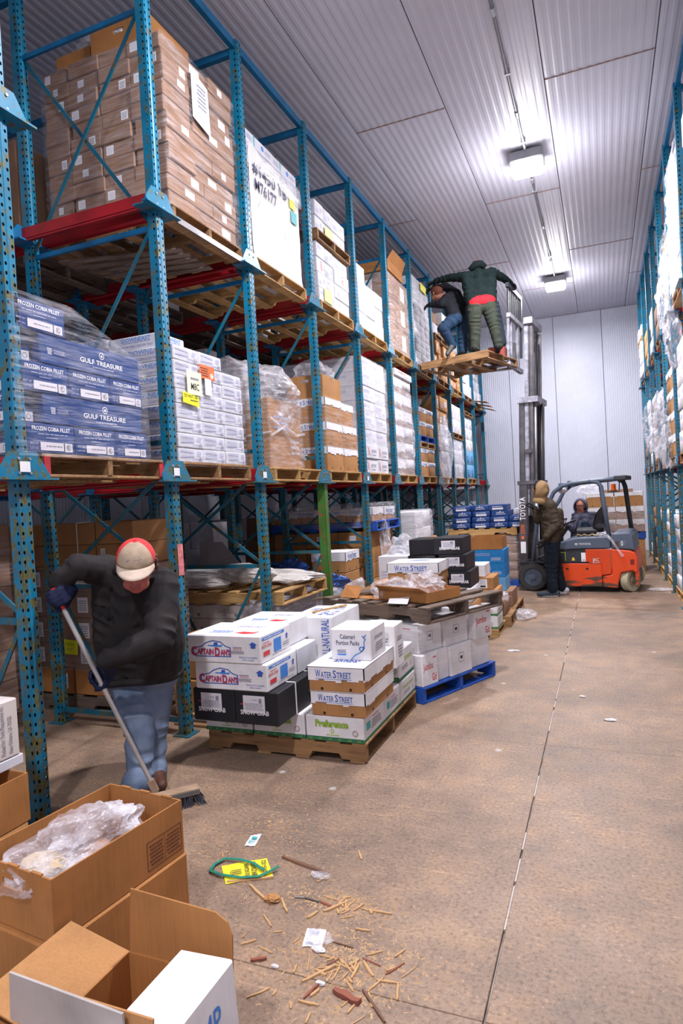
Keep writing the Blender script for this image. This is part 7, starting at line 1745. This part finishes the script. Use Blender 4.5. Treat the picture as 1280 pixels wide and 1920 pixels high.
hm = MB(); hm.ball(P(0, -.015, .035), (.088, .108, .098), 20, 14, M=M); hm.build('knit_hat', cloth('knit_hat_brown', (.10, .035, .02)), pm5, smooth=True)

# ================================================================ FOREGROUND BOXES
FA = frame(-1.765, 1.743, -6.8)
carton(-.215, .20, -.30, .29, .09, .297, KRAFT_B, 'closed brown carton under the big open carton in the foreground', frame=FA)
carton(-.21, .19, -.29, .28, 0, .088, KRAFT_B, 'flat brown carton at the very bottom of the foreground pile', frame=FA)
oa = open_box(-.1925, .1925, -.283, .283, .30, .50, KRAFT_B, 'big open brown carton holding a clear bag in the foreground', frame=FA, hole='-y', notch=True)
pr = bpy.data.objects.new('printed_panel', decal_mesh([('L', [(0, 0), (1, 0), (1, 1), (0, 1), (0, 0)], .003, 'm'), ('d', .06, .1, .45, .9, 6, 'm'), ('d', .55, .1, .95, .9, 6, 'm'), ('L', [(.5, 0), (.5, 1)], .002, 'm')], .17, .10)); C.objects.link(pr); pr.parent = oa
pr.matrix_local = Matrix(((0, 0, 1, .1932), (1, 0, 0, .10), (0, 1, 0, .02), (0, 0, 0, 1)))
ta = MB(); ta.box(-.194, -.19, -.19, -.17, .0, .201); ta.box(.1925, .1932, -.01, -.005, 0, .2); 
crumple(at(FA, (0, -.03, .42)), (.17, .25, .095), 'clear plastic bag bulging inside the foreground carton', BAG, 200, 6, 'plastic_bag', 'bag', amp=.24, clamp=(.182, .272), rot=R(-6.8))
crumple(at(FA, (.0, -.17, .445)), (.08, .06, .03), 'cream packing foam under the clear bag', plain('cream_foam', (.62, .48, .32), .7), 201, 4, 'packing_foam', 'packing', amp=.1)
ob = open_box(-1.37, -1.02, 1.16, 1.49, .06, .30, KRAFT_B, 'open brown carton with raised flaps at the lower edge of the photo', flaps=(('-x', .225, 12, 0), ('-y', .15, 86, -.02)), inside=KRAFT)
# tall back flap with a rounded corner
m = MB(); pts = [(-.17, 0), (.185, 0), (.19, .12), (.175, .155), (.14, .175), (-.155, .19)]
vs = [(x, .165, .24+q) for x, q in pts]+[(x, .170, .24+q) for x, q in pts]; n = len(pts)
m.add(vs, [tuple(range(n)), tuple(range(2*n-1, n-1, -1))]+[(i, (i+1) % n, n+(i+1) % n, n+i) for i in range(n)]); m.build('flap', KRAFT_IN, ob)
gq = MB(); gq.quad((-1.46, 1.155, .33), (-1.07, 1.135, .33), (-1.07, 1.13, .46), (-1.44, 1.145, .462), th=.006); tag(gq.build('grey_board', board_mat('grey_liner', (.42, .38, .36), .03)), 'grey white cardboard sheet standing at the lower edge of the photo', 'cardboard')
carton(-1.125, -.955, 1.05, 1.44, .10, .395, WHITE, 'white carton with blue print standing in the open carton, bottom edge', None, {'+x': 'blueprint'}, tilt=(0, R(-3)))
tq = MB(); tq.add([(-1.10, 1.438, .396), (-.957, 1.42, .391), (-1.0, 1.36, .3965)], [(0, 1, 2)]); 
carton(-1.66, -1.40, .98, 1.30, .06, .285, KRAFT_B, 'brown carton under the folded out flap in the foreground')
carton(-1.86, -1.52, 1.06, 1.30, .089, .20, WHITE2, 'white carton corner at the lower left edge of the photo')
# left edge group
carton(-2.85, -2.36, 1.42, 2.02, 0, .30, KRAFT, 'brown carton under the open one at the left edge')
open_box(-2.80, -2.36, 1.45, 2.03, .302, .505, KRAFT_B, 'open brown carton with torn rim at the left edge', flaps=())
carton(-2.98, -2.46, 1.62, 2.10, .51, .555, WHITE2, 'flat white carton under the tall one at the left edge')
lc = carton(-2.98, -2.46, 1.60, 2.085, .557, .81, CREAM, 'white carton with small vertical print at the left edge', None, {'+x': 'vert'}) if 'vert' in DEC else carton(-2.98, -2.46, 1.60, 2.085, .557, .81, CREAM, 'white carton with small vertical print at the left edge')
pr = bpy.data.objects.new('printed_lettering', decal_mesh([('T', 'Packed for: York Plaquemine Inc', .80, .08, .86, .92, 's'), ('T', 'New Orleans, LA 70122', .88, .08, .93, .72, 's')], .485, .253)); C.objects.link(pr); pr.parent = lc
pr.matrix_local = Matrix(((0, 0, 1, .2612), (1, 0, 0, -.2425), (0, 1, 0, 0), (0, 0, 0, 1)))
fq = MB(); fq.quad((-2.34, 1.78, .06), (-2.34, 2.02, .06), (-2.14, 2.06, .16), (-2.13, 1.80, .14), th=.005); tag(fq.build('cardboard_flap', KRAFT), 'loose tan cardboard flap leaning beside the rack post', 'cardboard')

# ================================================================ DEBRIS ON THE FLOOR
SPL = wood_mat('splinter_wood', (.66, .42, .20), (.55, .33, .15), (.35, .19, .08)); SPL_D = wood_mat('splinter_dark', (.22, .11, .06), (.15, .075, .045), (.07, .035, .02)); SPL_R = wood_mat('splinter_red', (.36, .12, .06), (.26, .08, .05), (.12, .04, .03))
def splinter(x, y, L, wd, rz, mat=SPL, label=None, group=None, seed=0, h=None, grp_label=None):
    rnd = random.Random(seed); h = h or wd*.45; m = MB(); n = 5; vs = []
    for i in range(n+1):
        t = i/n; ww = wd*(.25+.75*math.sin(PI*min(1, max(0, .1+.8*t)))**.6)*rnd.uniform(.8, 1.1); off_ = rnd.uniform(-.1, .1)*wd; hh = h*rnd.uniform(.7, 1)
        vs += [(-L/2+L*t, off_-ww/2, 0), (-L/2+L*t, off_+ww/2, 0), (-L/2+L*t, off_+ww*.3, hh), (-L/2+L*t, off_-ww*.4, hh)]
    fs = [(i*4+a, i*4+(a+1) % 4, (i+1)*4+(a+1) % 4, (i+1)*4+a) for i in range(n) for a in range(4)]+[(0, 1, 2, 3), (n*4+3, n*4+2, n*4+1, n*4)]
    o = m.add(vs, fs).build('wood_splinter', mat, loc=(x, y, .0012)); o.rotation_euler = (0, 0, rz)
    return tag(o, label or grp_label, 'splinter', None if label else group)
named = [((-1.171, 2.487, 0.0), (-1.423, 2.55, 0.0), .020, SPL_D, 'long dark stick lying right of the yellow paper'), ((-1.566, 2.307, 0.0), (-1.39, 2.397, 0.0), .018, SPL, 'straight pale stick under the yellow paper'),
         ((-1.461, 2.319, 0.0), (-1.337, 2.244, 0.0), .016, SPL, 'short pale stick below the yellow paper'), ((-1.009, 1.889, -0.0), (-0.932, 1.991, 0.0), .014, SPL, 'long pale stick crossing the splinter heap at left'),
         ((-0.889, 1.888, 0.0), (-0.792, 1.859, 0.0), .034, SPL_R, 'thick reddish chunk of wood below the splinter heap'), ((-0.802, 1.917, 0.0), (-0.692, 1.817, 0.0), .014, SPL_D, 'thin dark stick at the lower edge of the heap'),
         ((-1.226, 1.924, 0.0), (-1.177, 1.951, 0.0), .020, SPL_R, 'short reddish brown splinter left of the heap'), ((-1.152, 1.77, -0.0), (-1.098, 1.83, 0.0), .010, SPL, 'pale splinter lying alone at the lower left'),
         ((-1.089, 2.249, 0.0), (-1.023, 2.332, 0.0), .016, SPL, 'pale splinter at the top of the small upper heap'), ((-1.133, 2.195, 0.0), (-1.11, 2.243, 0.0), .014, SPL, 'short blunt splinter left of the upper heap'),
         ((-1.302, 1.986, 0.0), (-1.262, 2.025, 0.0), .011, SPL, 'short straight splinter left of the white slip'), ((-1.285, 2.274, 0.0), (-1.224, 2.201, 0.0), .013, SPL, 'splinter standing upright between the two papers'),
         ((-1.194, 2.42, 0.0), (-1.164, 2.476, 0.0), .009, SPL, 'thin splinter beside the clear scrap'), ((-0.995, 2.103, 0.0), (-0.904, 2.094, 0.0), .008, SPL_D, 'thin brown splinter right of the white slip')]
for i, (a, b_, wd, mt, lb_) in enumerate(named):
    dx, dy = b_[0]-a[0], b_[1]-a[1]; splinter((a[0]+b_[0])/2, (a[1]+b_[1])/2, math.hypot(dx, dy), wd, math.atan2(dy, dx), mt, lb_, seed=i)
rnd = random.Random(21)
for i in range(70):
    if i < 42: x, y = rnd.gauss(-.90, .10), rnd.gauss(1.98, .085)
    elif i < 58: x, y = rnd.gauss(-1.03, .09), rnd.gauss(2.30, .03)
    else: x, y = rnd.gauss(-1.45, .35), rnd.gauss(2.25, .25)
    if x < -1.5 and y < 2.15: x = -1.2
    splinter(x, y, rnd.uniform(.025, .085), rnd.uniform(.005, .013), rnd.uniform(0, PI), SPL if rnd.random() < .88 else SPL_R, seed=100+i, grp_label=['small pale wood splinter in the big heap by the white slip', 'small wood splinter in the little heap beyond the white slip', 'small wood splinter scattered around the yellow paper'][0 if i < 42 else 1 if i < 58 else 2], group=['wood splinters of the big heap', 'wood splinters of the little heap', 'wood splinters around the yellow paper'][0 if i < 42 else 1 if i < 58 else 2])
cr = MB()
def crumb(x, y, s_):
    a = rnd.uniform(0, PI); L, w_ = s_*rnd.uniform(1, 3.2), s_*rnd.uniform(.4, .9); c_, n_ = math.cos(a), math.sin(a); h_ = s_*.4
    q = [(x+c_*u-n_*v, y+n_*u+c_*v) for u, v in ((-L, -w_), (L, -w_*.5), (L*.7, w_), (-L*.8, w_*.7))]
    cr.add([(p[0], p[1], .0) for p in q]+[(x, y, h_)], [(0, 1, 4), (1, 2, 4), (2, 3, 4), (3, 0, 4)])
for i in range(3600):
    k = rnd.random()
    if k < .26: x, y = rnd.gauss(-.90, .13), rnd.gauss(2.0, .11)
    elif k < .40: x, y = rnd.gauss(-1.05, .12), rnd.gauss(2.32, .05)
    elif k < .60: x, y = rnd.gauss(-1.6, .22), rnd.gauss(2.65, .2)
    else: x, y = rnd.uniform(-2.4, .8), rnd.uniform(1.6, 6.5)
    if -2.52 < x < -1.35 and 3.55 < y < 4.8: continue
    crumb(x, y, rnd.uniform(.0008, .0022) if k > .6 else rnd.uniform(.0015, .0042))
tag(cr.build('sawdust_crumbs', SPL, fix=False), 'fine wood crumbs and sawdust scattered over the floor', 'sawdust', kind='stuff')
# papers, strap and scraps
def paper(pts, z, name, label, mat, cat='paper', items=None, base=None):
    P3 = [V(p) for p in pts]; m = MB(); n = 6; vs = []
    for j in range(n+1):
        for i in range(n+1):
            p = P3[0].lerp(P3[1], i/n).lerp(P3[3].lerp(P3[2], i/n), j/n); vs.append((p.x, p.y, z+.006*abs(noise.noise(V((i*.7, j*.7, z*99))))+.001))
    o = m.add(vs, [(j*(n+1)+i, j*(n+1)+i+1, (j+1)*(n+1)+i+1, (j+1)*(n+1)+i) for j in range(n) for i in range(n)]).build(name, mat, smooth=True, fix=False)
    tag(o, label, cat)
    if items:
        ux = (P3[1]-P3[0]); w_ = ux.length; ux.normalize(); uy = (P3[3]-P3[0]); h_ = uy.length; uy = V((-ux.y, ux.x, 0))
        d = bpy.data.objects.new('printed_lettering', decal_mesh(items, w_, h_)); C.objects.link(d); d.parent = o
        d.matrix_local = Matrix(((ux.x, uy.x, 0, P3[0].x), (ux.y, uy.y, 0, P3[0].y), (0, 0, 1, z+.008), (0, 0, 0, 1)))
    return o
paper([(-1.562, 2.293, -0.0), (-1.396, 2.407, 0.0), (-1.49, 2.522, 0.0), (-1.656, 2.406, 0.0)], .001, 'yellow_paper', 'bright yellow printed paper lying on the floor under a green strap', flat((.85, .74, .02)), items=[('T', 'SUGAR', .42, .15, .52, .85, 'k'), ('T', 'BROWN', .56, .1, .68, .85, 'k'), ('T', '10-5-02', .80, .1, .90, .85, 'k'), ('d', .1, .3, .35, .6, 3, 'k')])
paper([(-1.083, 2.043, 0.0), (-1.011, 2.061, -0.0), (-1.035, 2.155, 0.0), (-1.107, 2.139, 0.0)], .001, 'white_slip', 'white printed slip with clear tape lump on the floor', PAPER, items=[('d', .1, .6, .7, .9, 4, 'a'), ('d', .1, .08, .6, .2, 1, 'a')])
crumple((-1.037, 2.093, 0.012), (.045, .028, .012), 'clear tape lump on the white slip', BAG, 210, 3)
paper([(-1.644, 2.585, 0.0), (-1.593, 2.595, 0.0), (-1.619, 2.708, 0.0), (-1.662, 2.675, 0.0)], .001, 'white_card', 'white card with green print on the floor', PAPER, items=[('t', 'BEST', .2, .2, .8, .5, 'c'), ('r', .3, .6, .8, .8, 'c')])
m = MB(); sp = [(-1.678, 2.351, 0.01), (-1.688, 2.4, 0.01), (-1.665, 2.452, 0.012), (-1.592, 2.461, 0.014), (-1.518, 2.452, 0.014), (-1.448, 2.419, 0.013)]; s2 = [(-1.678, 2.351, 0.01), (-1.61, 2.335, 0.012), (-1.518, 2.338, 0.014), (-1.444, 2.368, 0.014), (-1.416, 2.412, 0.015), (-1.392, 2.452, 0.02)]
for pp in (sp, s2):
    for a, b_ in zip(pp, pp[1:]): m.bar(a, b_, .014, .0025)
tag(m.build('green_strap', flat((.01, .20, .13))), 'green plastic strap loop lying over the yellow paper', 'strap')
crumple((-1.197, 2.461, 0.01), (.035, .02, .010), 'clear scrap at the end of the dark stick', BAG, 211, 3)
crumple((-1.316, 2.255, 0.01), (.03, .022, .012), 'small crumpled tan scrap beside the short stick', KRAFT, 212, 3)
m = MB(); m.path([(-1.238, 2.297, 0.006), (-1.199, 2.305, 0.004), (-1.13, 2.299, 0.003)], .003, 6); tag(m.build('nail', DARK_STEEL), 'bent grey nail between the sticks and the upper heap', 'nail')
for i, (px_, s_, l_) in enumerate((((-1.018, 2.044, 0.0), .022, 'torn white paper scrap above the splinter heap'), ((-0.945, 1.899, 0.0), .014, 'small white scrap below the splinter heap'), ((-0.913, 6.584, 0.0), .05, 'white scrap of paper in the middle of the aisle'), ((-0.033, 4.715, 0.0), .035, 'white curled scrap right of the floor joint'), ((-0.222, 5.206, -0.0), .02, 'tiny white scrap beside the floor joint'), ((-1.127, 1.921, 0.0), .012, 'curled white sliver on the floor seam'))):
    crumple((px_[0], px_[1], .006), (s_, s_*.5, .006), l_, PAPER, 220+i, 3, 'paper_scrap', 'paper')
crumple((0.73, 10.64, 0.02), (.16, .07, .02), 'clear film scrap on the floor by the right rack', BAG, 230, 4)

# ================================================================ CARTONS TOO SMALL TO SINGLE OUT
# the 300 cartons that show largest stay single things; the ones that show little are joined into one object, the ones nothing shows of are left out
def sort_cartons(limit=292):
    cts = [o for o in C.objects if o.parent is None and o.get('category') == 'box' and o.name.split('.')[0] in ('carton', 'fish_carton', 'crab_carton')]
    from mathutils.bvhtree import BVHTree
    bpy.context.view_layer.update()
    cam = SC.camera; mw = cam.matrix_world.copy(); rot = mw.to_3x3(); f = 1208.4
    vs, fs, own, nv = [], [], [], 0
    skip = ('stretch_wrap', 'plastic_film', 'twisted_film_band', 'plastic_bag', 'film_strand', 'pallet_rack', 'floor', 'ceiling', 'wall_back', 'wall_left', 'wall_right', 'wall_front', 'conduit', 'sawdust_crumbs')
    for o in C.objects:
        if o.type != 'MESH' or 'print' in o.name or len(o.data.vertices) > 3000: continue
        r = o
        while r.parent: r = r.parent
        if r.name.split('.')[0] in skip: continue
        me = o.data; n = len(me.vertices)
        if not n: continue
        co = np.empty(n*3); me.vertices.foreach_get('co', co); M = np.array(o.matrix_world); vs += (co.reshape(-1, 3) @ M[:3, :3].T+M[:3, 3]).tolist()
        for p in me.polygons: fs.append([i+nv for i in p.vertices]); own.append(r.name)
        nv += n
    tree = BVHTree.FromPolygons(vs, fs)
    def cast(off, step):
        cnt = {}; org = mw.translation+rot @ Vector(off)
        for py in range(step//2, 1920, step):
            for px in range(step//2, 1280, step):
                d = rot @ Vector((px-640, 960-py, -f)); loc, nrm, idx, _ = tree.ray_cast(org, d)
                if idx is not None: r = own[idx]; cnt[r] = cnt.get(r, 0)+1
        return cnt
    main = cast((0, 0, 0), 5); seen = set(main)
    for off in ((-.6, 0, 0), (.6, 0, 0), (0, .3, 0)): seen |= set(cast(off, 10))
    order = sorted(cts, key=lambda o: -main.get(o.name, 0))
    keep = [o for o in order if main.get(o.name, 0) > 0][:limit]; ks = set(o.name for o in keep)
    rest = [o for o in order if o.name not in ks and o.name in seen]; gone = [o for o in order if o.name not in ks and o.name not in seen]
    def fam(o):
        r = [o]
        for c in o.children: r += fam(c)
        return r
    bpy.context.view_layer.update()
    V_, F_, MI, mats, nv = [], [], [], [], 0; loops = []; tot = []
    for o in rest:
        for q in fam(o):
            if q.type != 'MESH': continue
            me = q.data; n = len(me.vertices)
            if not n: continue
            co = np.empty(n*3); me.vertices.foreach_get('co', co); M = np.array(q.matrix_world); co = co.reshape(-1, 3) @ M[:3, :3].T+M[:3, 3]
            lv = np.empty(len(me.loops), int); me.loops.foreach_get('vertex_index', lv); lt = np.empty(len(me.polygons), int); me.polygons.foreach_get('loop_total', lt)
            mi = np.empty(len(me.polygons), int); me.polygons.foreach_get('material_index', mi); mp = []
            for m in me.materials:
                if m not in mats: mats.append(m)
                mp.append(mats.index(m))
            V_.append(co); loops.append(lv+nv); tot.append(lt); MI.append(np.array(mp)[mi]); nv += n
    if V_:
        V_ = np.concatenate(V_); loops = np.concatenate(loops); tot = np.concatenate(tot); MI = np.concatenate(MI)
        me = bpy.data.meshes.new('cartons'); me.vertices.add(len(V_)); me.vertices.foreach_set('co', V_.ravel()); me.loops.add(len(loops)); me.loops.foreach_set('vertex_index', loops.astype(np.int32))
        me.polygons.add(len(tot)); me.polygons.foreach_set('loop_start', np.concatenate(([0], np.cumsum(tot)[:-1])).astype(np.int32))
        me.polygons.foreach_set('material_index', MI.astype(np.int32))
        for m in mats: me.materials.append(m)
        me.update(calc_edges=True); o = link('cartons', me); tag(o, 'remaining small cartons stacked deeper and farther in the racks', 'boxes', kind='stuff')
    for o in rest+gone:
        for q in reversed(fam(o)): bpy.data.objects.remove(q)
    import sys; print('CULL cartons', len(cts), 'kept', len(keep), 'joined', len(rest), 'left out', len(gone))
sort_cartons()
